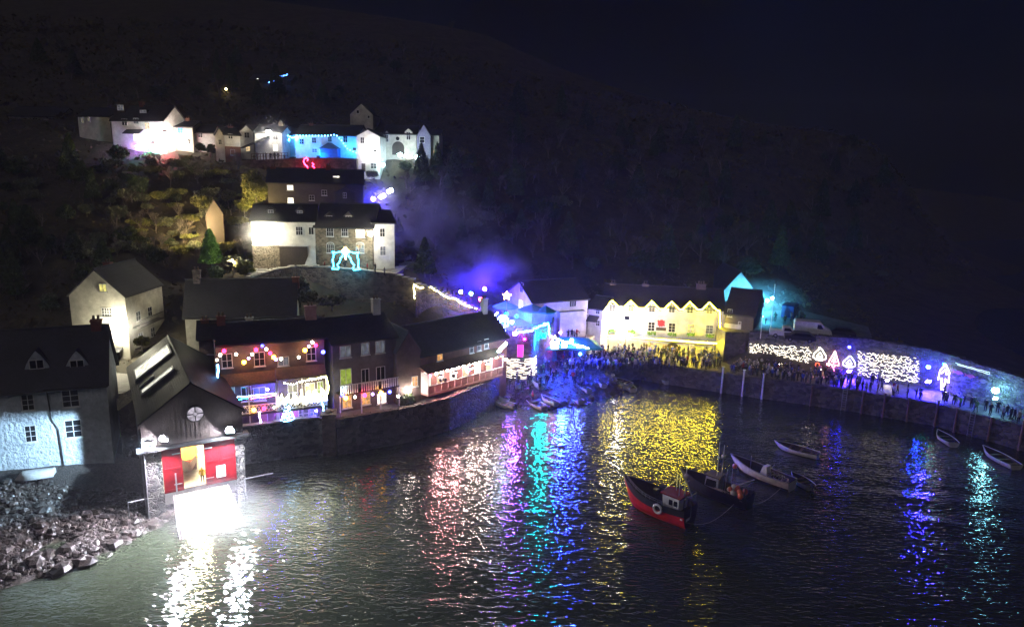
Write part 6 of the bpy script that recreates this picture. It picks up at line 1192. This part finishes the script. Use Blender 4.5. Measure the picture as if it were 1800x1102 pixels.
a = P(97, 838, 3.6); e = P(30, 842, 3.8); d = e-a; r = empty('upturned_boat', (a.x, a.y, 4.55), math.atan2(d.y, d.x), 'pale upturned dinghy lying on the beach against the white cottage', 'rowing boat'); r.rotation_euler = (math.pi, 0, math.atan2(d.y, d.x))
mb, out = hull(d.length, 1.5, .6, .25, .7); mb.build('hull', [M['whitehull'], M['greyhull'], M['greyhull']], r)
# ================================================================ PEOPLE
def person_mesh(pose):
    sw = pose.get('stride', 0); v = {}
    J = dict(pel=(0, 0, .95, .14), wst=(0, 0, 1.1, .135), chs=(0, -.01, 1.33, .16), nck=(0, 0, 1.5, .06), hd=(0, -.02, 1.62, .1), top=(0, -.01, 1.7, .085))
    for s, n in ((1, 'l'), (-1, 'r')):
        J['hip'+n] = (.1*s, 0, .88, .1); J['kne'+n] = (.11*s, -.05-sw*s*.18, .5, .065); J['ank'+n] = (.11*s, .0-sw*s*.3+.02, .09, .045); J['toe'+n] = (.12*s, -.16-sw*s*.3, .04, .04)
        J['shl'+n] = (.19*s, 0, 1.42, .07); e = pose.get('elb', (.27, .02, 1.15)); h = pose.get('hnd', (.25, -.08, .9))
        if n in pose.get('arm', ''): e = (.27, -.12, 1.2); h = (.12, -.36, 1.42)
        J['elb'+n] = (e[0]*s, e[1], e[2], .052); J['hnd'+n] = (h[0]*s, h[1], h[2], .04)
    names = list(J); ix = {n: i for i, n in enumerate(names)}; E = [('pel', 'wst'), ('wst', 'chs'), ('chs', 'nck'), ('nck', 'hd'), ('hd', 'top')]
    for n in 'lr': E += [('pel', 'hip'+n), ('hip'+n, 'kne'+n), ('kne'+n, 'ank'+n), ('ank'+n, 'toe'+n), ('chs', 'shl'+n), ('shl'+n, 'elb'+n), ('elb'+n, 'hnd'+n)]
    me = bpy.data.meshes.new('person'); me.from_pydata([J[n][:3] for n in names], [(ix[a], ix[b]) for a, b in E], [])
    o = bpy.data.objects.new('tmp', me); COL.objects.link(o); md = o.modifiers.new('s', 'SKIN'); 
    for i, n in enumerate(names): me.skin_vertices[0].data[i].radius = (J[n][3], J[n][3]); me.skin_vertices[0].data[i].use_root = (n == 'pel')
    o.modifiers.new('u', 'SUBSURF').levels = 1; bpy.context.view_layer.update(); dg = bpy.context.evaluated_depsgraph_get(); res = bpy.data.meshes.new_from_object(o.evaluated_get(dg)); bpy.data.objects.remove(o)
    res.name = 'person'; return res
coats = {'black': (.02, .02, .022), 'navy': (.025, .03, .08), 'grey': (.16, .16, .17), 'brown': (.12, .08, .05), 'red': (.35, .03, .03), 'pale': (.4, .38, .36), 'green': (.08, .22, .04), 'blue': (.03, .06, .35)}
trs = mat('dark_trousers', (.03, .03, .04), .85, rand=.5)
PM = {}
for k, pose in enumerate([dict(), dict(stride=.5), dict(arm='r'), dict(elb=(.26, -.02, 1.18), hnd=(.08, -.2, 1.12)), dict(arm='lr')]):
    base = person_mesh(pose); z = np.empty(len(base.polygons)*3); base.polygons.foreach_get('center', z); z = z.reshape(-1, 3)
    mi = np.zeros(len(z), 'i'); mi[z[:, 2] > 1.5] = 1; mi[(z[:, 2] > 1.63) | ((z[:, 2] > 1.53) & (z[:, 1] > .0))] = 2; mi[z[:, 2] < .86] = 3
    arms = (np.abs(z[:, 0]) > .2); mi[arms & (z[:, 2] > .8)] = 0
    for c, rgb in coats.items():
        m_ = base.copy(); m_.materials.clear(); [m_.materials.append(x) for x in (mat('coat_'+c, rgb, .85, rand=.35), M['skin'], M['hair'] if k % 2 else mat('woolly_hat_'+c, tuple(min(1, x*2+.05) for x in rgb), .9, rand=.5), trs)]
        m_.polygons.foreach_set('material_index', mi); m_.polygons.foreach_set('use_smooth', [True]*len(mi)); m_.name = 'person'; PM[k, c] = m_
taken = []; NP = [0]
def person(p, coat, where, group, rz=None, s=None, pose=None, mind=.36):
    if any((p[0]-a)**2+(p[1]-b_)**2 < mind*mind for a, b_ in taken[-140:]): return None
    taken.append((p[0], p[1])); NP[0] += 1
    o = bpy.data.objects.new('person', PM[pose if pose is not None else rnd.choice([0, 0, 1, 2, 3, 3, 4]), coat]); COL.objects.link(o)
    o.location = (p[0], p[1], p[2]+.0); o.rotation_euler = (0, 0, U(0, 6.28) if rz is None else rz); k = s or U(.92, 1.06)*(1 if U(0, 1) > .12 else .72); o.scale = (k*1.05, k*1.05, k)
    art = '%s coated person ' % coat; tag(o, art+where, 'person', group); return o
MIX = ['black']*6+['navy']*4+['grey']*3+['brown']*2+['red', 'pale', 'blue', 'green', 'pale']
def crowd(n, fn, where, group, mix=MIX, **k):
    c = 0; t = 0
    while c < n and t < n*12:
        t += 1; p = fn()
        if p is None: continue
        if person(p, rnd.choice(mix), where, group, **k): c += 1
G = 'people crowding the quay and beach'
MINI = [0.34]
plaza = lambda x0, x1, y0, y1: (lambda: P(U(x0, x1), U(y0, y1), ZQ+.01))
crowd(84, plaza(1042, 1268, 622, 652), 'standing in the dense crowd in front of the yellow outlined inn', G)
crowd(16, plaza(1040, 1110, 630, 655), 'packed in the corner of the plaza left of the inn', G)
def beachp():
    p = P(U(945, 1045), U(636, 672), 2.4); z = tz(p.x, p.y); return P(U(945, 1045), U(632, 640), ZQ+.01) if z < .8 else Vector((p.x, p.y, z+.05))
crowd(46, beachp, 'standing on the beach top under the marquee and rope light', G)
def towerp(): p = P(U(880, 950), U(672, 690), 2.0); z = tz(p.x, p.y); return Vector((p.x, p.y, z+.03)) if z > .4 and (p-Vector((TW.x, TW.y, 2))).xy.length > 3.2 else None
crowd(17, towerp, 'gathered at the foot of the net lit round tower', G)
def quayp(x0, x1, a=.12, b_=.9):
    def f():
        px = U(x0, x1); q, _ = along(Q[1:], px, ZQ); e, _ = along(QB, px, ZQ); t = U(a, b_)**1.3; c = q+(e-q)*t; return Vector((c.x, c.y, ZQ+.01))
    return f
crowd(40, quayp(1275, 1440), 'on the quay beside the long curtain of net lights', G)
crowd(24, quayp(1435, 1510), 'on the quay below the bell and tree light motifs', G)
crowd(18, quayp(1510, 1620), 'on the quay before the second curtain of net lights', G)
crowd(12, quayp(1640, 1720), 'on the quay near the tall arrow motif', G)
for i, px in enumerate([1733, 1741, 1752, 1762, 1769, 1775, 1781, 1788]):
    q, _ = along(Q[1:], px, ZQ); e, _ = along(QB, px, ZQ); c = q+(e-q)*[.55, .3, .7, .35, .6, .45, .5, .3][i]; person((c.x, c.y, ZQ+.01), ['black', 'navy', 'black', 'grey', 'black', 'navy', 'black', 'pale'][i], 'silhouetted against the cyan light at the pier end', 'silhouettes before the cyan light', s=1.05)
crowd(18, lambda: P(U(950, 1020), U(586, 597), 6.01), 'on the forecourt of the quayside house in violet light', 'people on the forecourt', mind=.5)
crowd(10, lambda: P(U(1345, 1420), U(562, 572), ZU+.01), 'behind the parked van on the upper terrace in blue light', 'people on the upper terrace', mind=.5)
for i, px in enumerate([447, 452, 463, 467, 476, 483, 489, 500]):
    p = D(px, 280, 145); person((p.x, p.y, D(px, 283, 145).z), ['black', 'navy', 'black', 'grey', 'black', 'black', 'navy', 'black'][i], 'leaning by the wooden fence high in the upper village', 'people at the upper fence')
for px, py, c, wh in [(509, 470, 'navy', 'under the dark porch of the harbour cottage'), (515, 472, 'green', 'at the top of the ramp beside the white buttress'), (571, 474, 'red', 'left of the dolphin lights on the middle terrace'), (583, 475, 'pale', 'next to the left dolphin on the middle terrace'), (607, 477, 'black', 'between the two dolphin lights'), (646, 481, 'red', 'right of the dolphin lights on the middle terrace'), (660, 483, 'black', 'by the wall below the narrow white cottage'), (676, 486, 'grey', 'at the right end of the middle terrace wall')]:
    person(P(px, py-2, 17.86), c, wh, None)
# the rest of the packed crowd, past three hundred, as one mass
V_ = []; F_ = []; MI = []; mats_ = []
src = [PM[k, c] for k in (0, 3, 4) for c in ('black', 'navy', 'grey', 'brown', 'pale', 'blue')]; off_ = 0
for m_ in src:
    for x in m_.materials:
        if x not in mats_: mats_.append(x)
arr = []
for m_ in src:
    co = np.empty(len(m_.vertices)*3); m_.vertices.foreach_get('co', co); arr.append((co.reshape(-1, 3), [tuple(p.vertices) for p in m_.polygons], [mats_.index(m_.materials[p.material_index]) for p in m_.polygons]))
spots = [P(U(1035, 1268), U(616, 650), ZQ+.01) for _ in range(230)]+[P(U(1000, 1080), U(628, 652), ZQ+.01) for _ in range(70)]
for _ in range(110):
    q = quayp(1270, 1520)(); spots.append(q)
for p in spots:
    if any((p.x-a)**2+(p.y-b_)**2 < .1 for a, b_ in taken[-420:]): continue
    taken.append((p.x, p.y)); co, fs, mi_ = arr[rnd.randrange(len(arr))]; a = U(0, 6.28); k = U(.9, 1.05); ca, sa = math.cos(a)*k, math.sin(a)*k
    V_ += [(x*ca-y*sa+p.x, x*sa+y*ca+p.y, z*k+p.z) for x, y, z in co.tolist()]; F_ += [tuple(i+off_ for i in f) for f in fs]; MI += mi_; off_ += len(co)
b = MB(); b.v = V_; b.f = F_; b.m = MI; tag(b.build('crowd', mats_, smooth=True), 'rest of the packed mass of people filling the quay before the inn', 'crowd', kind='stuff')
for px, c, wh in [(357, 'green', 'in the boathouse doorway beside the lifeboat')]:
    u_, z_ = BH.f(px, 850, .9); q = BH.world(u_, .9, 2.36); o = person(q, c, wh, None, rz=0, pose=0); o.data = o.data.copy(); o.data.materials[0] = M['yellow']; o.data.materials[2] = M['yellow']; o['label'] = 'person in yellow waterproofs standing in the lit boathouse doorway'
# ================================================================ VEGETATION
def bare(seed, hgt=8, spread=1.0):
    r = random.Random(seed); t = MB(); c = MB()
    def grow(p, d, l, rad, lev):
        n = 4 if lev < 2 else 3; pts = [p]; rr = [rad]; q = p.copy(); dd = d.copy()
        for i in range(n-1):
            dd = (dd+Vector((r.uniform(-.2, .2), r.uniform(-.2, .2), r.uniform(-.05, .15)))).normalized(); q = q+dd*l/(n-1); pts.append(q.copy()); rr.append(rad*(1-.5*(i+1)/(n-1)))
        (t if lev < 2 else c).tube(pts, rr, 5 if lev == 0 else 3)
        if lev < 4:
            for k in range([5, 5, 5, 4][lev]):
                a = r.uniform(0, 6.28); f = r.uniform(.35, 1); b0 = pts[min(int(f*(n-1)), n-1)]; side = Vector((math.cos(a), math.sin(a), r.uniform(.1, .9)*(1.4 if lev == 0 else 1)))
                grow(b0, (dd*.55+side*.7*spread).normalized(), l*r.uniform(.5, .72), rad*.45, lev+1)
    grow(Vector((0, 0, -.6)), Vector((0, 0, 1)), hgt*.42, hgt*.022, 0); return t, c
BT = [bare(s, 8, sp) for s, sp in ((1, 1), (5, 1.2), (9, .9), (14, 1.1), (21, .75), (33, 1.35), (41, 1.0), (57, .85))]; BTM = []
for t, c in BT:
    e = empty('bare_tree', (0, 0, 0)); a = t.build('trunk', M['bark'], e); b = c.build('crown', M['twig'], e); BTM.append((a.data, b.data)); [bpy.data.objects.remove(x) for x in (a, b, e)]
def tree_at(p, k, s, lb, group, rz=None, tw=None):
    e = empty('bare_tree', p, U(0, 6.28) if rz is None else rz, lb, 'tree', group); e.scale = (s, s, s*U(.9, 1.1))
    for nm, me in (('trunk', BTM[k][0]), ('crown', BTM[k][1])): o = bpy.data.objects.new(nm, me); COL.objects.link(o); o.parent = e
    return e
roots = [(h.matrix_basis.translation.x, h.matrix_basis.translation.y) for h in bpy.data.objects if h.get('category') in ('house', 'cottage', 'inn', 'hotel')]
HS = [(g.A, g.B, g.n, g.d) for g in House.__dict__.get('all', [])]
TZX = np.arange(-330, 331, 2.0); TZY = np.arange(20, 441, 2.0); _X, _Y = np.meshgrid(TZX, TZY); TZG = TZ(_X.ravel(), _Y.ravel()).reshape(_X.shape)
def tq(x, y):
    i = (x+330)/2; j = (y-20)/2; i0 = int(i); j0 = int(j)
    if not (0 <= i0 < TZG.shape[1]-1 and 0 <= j0 < TZG.shape[0]-1): return -99
    a, b_ = i-i0, j-j0; return (TZG[j0, i0]*(1-a)+TZG[j0, i0+1]*a)*(1-b_)+(TZG[j0+1, i0]*(1-a)+TZG[j0+1, i0+1]*a)*b_
def hit(px, py, y0=60):
    d = ray(px, py); d = d/d.y; Y = y0
    while Y < 430:
        p = CAM+d*Y
        if tq(p.x, p.y) > p.z: return p
        Y += 1.5
    return None
def nearhouse(x, y, m):
    for A, B, n, dp in HS:
        e = (B-A); L = e.length; e = e/L; v = Vector((x, y))-A; u = v.dot(e); w_ = v.dot(n)
        if -m < u < L+m and -m < w_ < dp+m: return True
    return False
def wood(n, poly, lb, group, s0=.6, s1=1.1, mh=2.5):
    x0, y0, x1, y1 = poly; c = 0
    for _ in range(n*6):
        if c >= n: break
        p = hit(U(x0, x1), U(y0, y1))
        if p is None or p.z < 4.5 or nearhouse(p.x, p.y, mh): continue
        tree_at((p.x, p.y, tq(p.x, p.y)), rnd.randrange(8), U(s0, s1), lb, group); c += 1
wood(46, (20, 290, 430, 480), 'bare winter tree among scrub on the dark slope left of the middle terrace', 'bare trees on the left slope', .55, 1.0)
wood(10, (-20, 440, 150, 560), 'bare winter tree in the dark wood behind the white seafront cottage', 'bare trees behind the seafront cottage', .6, 1)
wood(34, (60, 110, 780, 210), 'bare winter tree on the dark hillside above the upper village', 'bare trees above the upper village', .7, 1.6)
wood(12, (0, 60, 800, 120), 'bare winter tree on the high dark ridge', 'bare trees on the ridge', .9, 1.4)
wood(44, (735, 290, 960, 500), 'bare winter tree in the smoky gully right of the middle terrace', 'bare trees in the gully', .55, 1.0)
wood(60, (900, 230, 1300, 480), 'bare winter tree on the steep dark hillside behind the inn', 'bare trees behind the inn', .8, 1.7)
wood(24, (1250, 260, 1560, 480), 'bare winter tree on the black hill at the right', 'bare trees on the right hill', 1, 2.0)
wood(10, (700, 290, 790, 345), 'bare winter tree below the house with two gabled dormers', 'bare trees below the gabled dormer house', .4, .7)
p = hit(396, 165) or D(396, 165, 190); tree_at((p.x, p.y, p.z), 1, .9, 'bare tree lit yellow alone on the hillside above the upper village', None)
lamp('street_lamp', Vector((p.x+1.5, p.y-3, p.z+.9)), (1, .8, .3), 45, 'low yellow lamp under the lone lit tree on the hillside', .25, post=-1.2)
def leafy(name, p, h, r, n, m, lb, shape, cat='shrub', group=None, sz=.22, trunk=.08):
    e = empty(name, p, U(0, 6), lb, cat, group); b = MB()
    cl = [(U(0, 6.28), U(.1, .95), U(.35, 1)) for _ in range(14)]
    for i in range(n):
        if shape == 'cone': t = U(0, 1)**1.5; a = U(0, 6.28); rr = r*(1-t)**.75*U(.65, 1.05); c = Vector((rr*math.cos(a), rr*math.sin(a), .15*h+t*h*.85))
        else:
            ca, cz, cr = cl[i % 14]; a = U(0, 6.28); q = U(-1, 1); k = r*.5*U(.6, 1); c = Vector((r*.55*cr*math.cos(ca)+k*math.cos(a)*math.sqrt(1-q*q), r*.55*cr*math.sin(ca)+k*math.sin(a)*math.sqrt(1-q*q), h*(.3+.45*cz)+k*q*.9*h/r*.45))
        d = Vector((U(-1, 1), U(-1, 1), U(-1, 1)))*sz; d2 = Vector((U(-1, 1), U(-1, 1), U(-1, 1)))*sz; b.add([c-d, c+d2, c+d, c-d2], [(0, 1, 2, 3)])
    b.build('crown', m, e); MB().tube([(0, 0, -.5), (.05, 0, h*.5), (0, .05, h*.85)], [trunk, trunk*.7, trunk*.2], 6).build('trunk', M['bark'], e)
    for k in range(3): pass
    return e
def grd(px, py, Y): p = D(px, py, Y); return (p.x, p.y, tq(p.x, p.y))
def onp(px, py, z): p = P(px, py, z); return (p.x, p.y, z)
def leafpix(name, px0, px1, pyt, pyb, Y, m, lb, shape, n=1600, **k):
    b_ = D((px0+px1)/2, pyb, Y); t = D((px0+px1)/2, pyt, Y); w_ = (D(px1, pyb, Y)-D(px0, pyb, Y)).length; leafy(name, (b_.x, b_.y, b_.z), t.z-b_.z, w_/2, n, m, lb, shape, **k)
leafpix('conifer', 352, 392, 403, 470, 108, M['leafbright'], 'bright green cone shaped conifer lit by the left floodlight', 'cone', 3200, cat='conifer')
leafpix('round_tree', 425, 478, 290, 368, 124, M['leafgold'], 'round yellow green tree glowing beside the tall dark house', 'r', 3600, cat='tree', trunk=.2)
for a in [(388, 415, 330, 362, 126, 'leafgold', 'small yellowish bush at the foot of the grassy slope'), (410, 450, 345, 378, 124, 'leafgold', 'wide olive bush left of the round yellow green tree'), (390, 430, 448, 478, 103, 'leafgrey', 'pale grey bush right of the green conifer'), (418, 450, 455, 492, 101, 'leafgold', 'yellowish bush against the stone ground floor of the middle terrace'), (366, 405, 465, 495, 101, 'leaf', 'dark bush just below the green conifer'),
          (508, 545, 480, 530, 97.5, 'leafgrey', 'tall ivy shrub on the retaining wall above the slate roofs'), (520, 562, 510, 535, 96, 'leafgrey', 'low pale shrub beside the pink chimney'), (555, 612, 516, 542, 96, 'leafgrey', 'wide pale shrub right of the pink chimney'), (344, 362, 248, 268, 148, 'leaf', 'left rounded dark bush before the low white cottage'), (362, 380, 252, 272, 147.5, 'leaf', 'right rounded dark bush before the low white cottage'),
          (197, 232, 745, 790, 70, 'leafbright', 'green bush in the alley at the foot of the upper steps'), (238, 262, 590, 612, 85, 'leafgold', 'potted yellow green plant by the gabled house'), (700, 735, 690, 722, 83.5, 'leaf', 'low shrub under the white wall lamp on the promenade'), (640, 668, 298, 314, 140, 'leafgrey', 'pale shrub under the tall white upper house')]:
    leafpix('shrub', a[0], a[1], a[2], a[3], a[4], M[a[5]], a[6], 'r', 1100)
for i, (px, py) in enumerate([(760, 742), (790, 735), (815, 722), (838, 712), (856, 700)]):
    q = P(px, py, 1.0); leafy('shrub', (q.x-.1, q.y+.2, 1.0), 2.6, 1.5, 700, M['leaf'], ['dark ivy mound leftmost on the long sea wall', 'dark ivy mound second from left on the long sea wall', 'dark ivy mound in the middle of the long sea wall', 'dark ivy mound fourth from left on the long sea wall', 'dark ivy mound nearest the beach on the long sea wall'][i], 'r')
# scrub and rough grass over the slopes
b = MB(); cnt = 0; V = []; Fm = []
while cnt < 65000:
    x = U(-190, 150); y = 85+175*U(0, 1)**1.3; z = tq(x, y)
    if z < 4.6: cnt += .2; continue
    if nearhouse(x, y, .8): continue
    s = U(.08, .32)*(1+(y-85)/130)*(1.6 if wobble(x, y, 14, 5) > .05 else .8); c = Vector((x, y, z+U(0, .9)*s*2.2)); d = Vector((U(-1, 1), U(-1, 1), U(-.6, 1)))*s; e = Vector((U(-1, 1), U(-1, 1), U(-.6, 1)))*s
    b.v += [tuple(c-d), tuple(c+e*.6), tuple(c+d), tuple(c-e*.6)]; k = len(b.v)-4; b.f.append((k, k+1, k+2, k+3)); b.m.append(0 if wobble(x, y, 23, 5) > -.1 else 1); cnt += 1
tag(b.build('undergrowth', [M['bramble'], mat('dead_grass', (.15, .12, .05), .9, (.08, .065, .03), .4)]), 'bramble scrub and rough grass covering the steep slopes', 'undergrowth', kind='stuff')

# ================================================================ SMOKE AND HAZE
def vol(name, loc, sc_, dens, col, lb=None, aniso=.2, noise=None, kind='stuff', lo=.48, hi=.7):
    m = bpy.data.materials.new(name); m.use_nodes = True; n = m.node_tree; n.nodes.clear(); N = n.nodes.new; o_ = N('ShaderNodeOutputMaterial'); v = N('ShaderNodeVolumePrincipled')
    v.inputs['Color'].default_value = (*col, 1); v.inputs['Density'].default_value = dens; v.inputs['Anisotropy'].default_value = aniso; n.links.new(v.outputs[0], o_.inputs['Volume'])
    if noise:
        t = N('ShaderNodeTexCoord'); x = N('ShaderNodeTexNoise'); x.inputs['Scale'].default_value = noise; x.inputs['Detail'].default_value = 4; n.links.new(t.outputs['Object'], x.inputs['Vector'])
        g = N('ShaderNodeVectorMath'); g.operation = 'LENGTH'; n.links.new(t.outputs['Object'], g.inputs[0])
        r1 = N('ShaderNodeMapRange'); r1.inputs[1].default_value = lo; r1.inputs[2].default_value = hi; r1.inputs[3].default_value = 0; r1.inputs[4].default_value = dens; n.links.new(x.outputs[0], r1.inputs[0])
        r2 = N('ShaderNodeMapRange'); r2.inputs[1].default_value = 1; r2.inputs[2].default_value = .3; r2.inputs[3].default_value = 0; r2.inputs[4].default_value = 1; n.links.new(g.outputs['Value'], r2.inputs[0])
        k = N('ShaderNodeMath'); k.operation = 'MULTIPLY'; n.links.new(r1.outputs[0], k.inputs[0]); n.links.new(r2.outputs[0], k.inputs[1]); n.links.new(k.outputs[0], v.inputs['Density'])
    b = MB().ball((0, 0, 0), 1, 20, 12) if noise else MB().box((-1, -1, -1), (1, 1, 1)); o = b.build(name, m); o.location = loc; o.scale = sc_; return tag(o, lb, None, kind=kind)
vol('smoke', D(838, 478, 116), (10, 7, 7), .5, (.5, .5, .6), 'blue lit smoke drifting above the three lanterns', noise=1.3)
vol('smoke', D(745, 400, 122), (14, 8, 13), .15, (.6, .6, .65), 'thin violet smoke over the gully right of the middle terrace', noise=1.6)
lamp('coloured_lamp', D(852, 508, 112), (.04, .01, 1), 5200, 'deep blue lamp glowing inside the smoke above the lanterns', .3)
lamp('coloured_lamp', D(722, 470, 117), (.12, .04, 1), 2200, 'violet lamp at the back of the middle terrace', .25)
if HAZE: vol('haze', (0, 600, 92), (1510, 920, 100), .0003, (.8, .82, .9), 'thin night haze over the harbour', aniso=.3)

for p, sc_, d, lb in [(D(905, 568, TW.y), (6.5, 5, 3.4), .09, 'thin blue lit smoke over the beer terrace'), (P(385, 905, 1.5), (6.5, 5, 3.2), .05, 'bright mist in the floodlights before the boathouse'), (D(1345, 545, 127), (9, 8, 6.5), .05, 'haze added for the cyan glow beside the slatted building'),
    (D(472, 236, 143.5), (5.5, 4, 4.5), .05, 'haze added for the glow round the lamp above the fence'), (D(280, 245, 143), (7, 4, 5), .05, 'haze added for the glow round the lamps at the white dormer house'), (D(662, 272, 140), (4.5, 3.5, 4), .05, 'haze added for the glow round the lamp of the tall white house'), (D(456, 404, 103), (4.5, 3.5, 4), .05, 'haze added for the glow at the left corner of the middle terrace'), (D(1632, 650, 92), (4.5, 2.5, 3), .06, 'haze added for the blue glow right of the second net lights'), (D(1493, 632, 99), (4, 2.5, 3), .06, 'haze added for the blue glow round the right bell motif'), (on(GH, 215, 572, 1.5), (4, 3, 3.8), .05, 'haze added for the glow round the lamp of the cream gabled house'), (D(662, 348, 127), (5, 3.5, 4), .07, 'haze added for the blue glow round the violet light bars')]:
    vol('smoke', p, sc_, d, (.85, .85, .9), lb, noise=1.2, lo=.25, hi=.6)  # local haze balls, most added only to spread a lamp's glow
b = MB()
for p, q in [((1205, 918), (1290, 886)), ((1108, 866), (1192, 840)), ((1300, 880), (1372, 858))]:
    A_, B_2 = P(*p, 1.2), P(*q, .9); b.tube([A_+(B_2-A_)*t-Vector((0, 0, 1.0*math.sin(math.pi*t))) for t in np.linspace(0, 1, 9)], .03, 4)
tag(b.build('mooring_ropes', M['rope']), 'slack ropes tying the three working boats together', 'rope')

# shrubs and small evergreens scattered over the slopes
def proto(h, r, n, shape, m, sz):
    e = leafy('shrub', (0, 0, 0), h, r, n, m, None, shape, sz=sz); t = [c for c in bpy.data.objects if c.parent == e]; ms = [(c.name.split('.')[0], c.data) for c in t]
    for c in t+[e]: bpy.data.objects.remove(c)
    return ms
SP = [proto(2.6, 1.9, 900, 'r', M['leafgrey'], .2), proto(2.0, 2.3, 900, 'r', M['leafgold'], .2), proto(3.4, 1.8, 1100, 'r', M['leaf'], .22), proto(6.5, 1.7, 1500, 'cone', M['leaf'], .24), proto(1.6, 1.6, 600, 'r', M['leafgrey'], .16)]
def bush(n, poly, lb, group, ks, s0, s1):
    x0, y0, x1, y1 = poly; c = 0
    for _ in range(n*6):
        if c >= n: break
        p = hit(U(x0, x1), U(y0, y1))
        if p is None or p.z < 4.5 or nearhouse(p.x, p.y, 1.8): continue
        k = ks[c % len(ks)]; e = empty('shrub' if k != 3 else 'evergreen_tree', (p.x, p.y, tq(p.x, p.y)), U(0, 6), lb[k == 3], 'shrub' if k != 3 else 'tree', group[k == 3]); q = U(s0, s1); e.scale = (q, q, q*U(.8, 1.2)); c += 1
        for nm, me in SP[k]: o = bpy.data.objects.new(nm, me); COL.objects.link(o); o.parent = e
bush(70, (190, 278, 440, 480), ('olive shrub on the lit slope left of the middle terrace', 'dark evergreen on the slope left of the middle terrace'), ('shrubs on the left slope', 'evergreens on the left slope'), [1, 0, 2, 4, 1, 0], .5, 1.2)
bush(40, (-10, 300, 190, 560), ('dim shrub on the dark far left slope', 'dark evergreen on the far left slope'), ('shrubs on the far left slope', 'evergreens on the far left slope'), [2, 0, 3], .6, 1.3)
bush(40, (700, 290, 900, 500), ('dim shrub in the smoky gully', 'dark evergreen in the smoky gully'), ('shrubs in the gully', 'evergreens in the gully'), [2, 0, 4, 3], .5, 1.1)
bush(70, (900, 200, 1560, 490), ('dark shrub on the hill behind the inn', 'dark evergreen on the hill behind the inn'), ('shrubs on the hill behind the inn', 'evergreens on the hill behind the inn'), [2, 3, 0, 3], .7, 1.7)
bush(30, (60, 100, 780, 200), ('dark shrub above the upper village', 'dark evergreen above the upper village'), ('shrubs above the upper village', 'evergreens above the upper village'), [2, 3, 0], .7, 1.4)
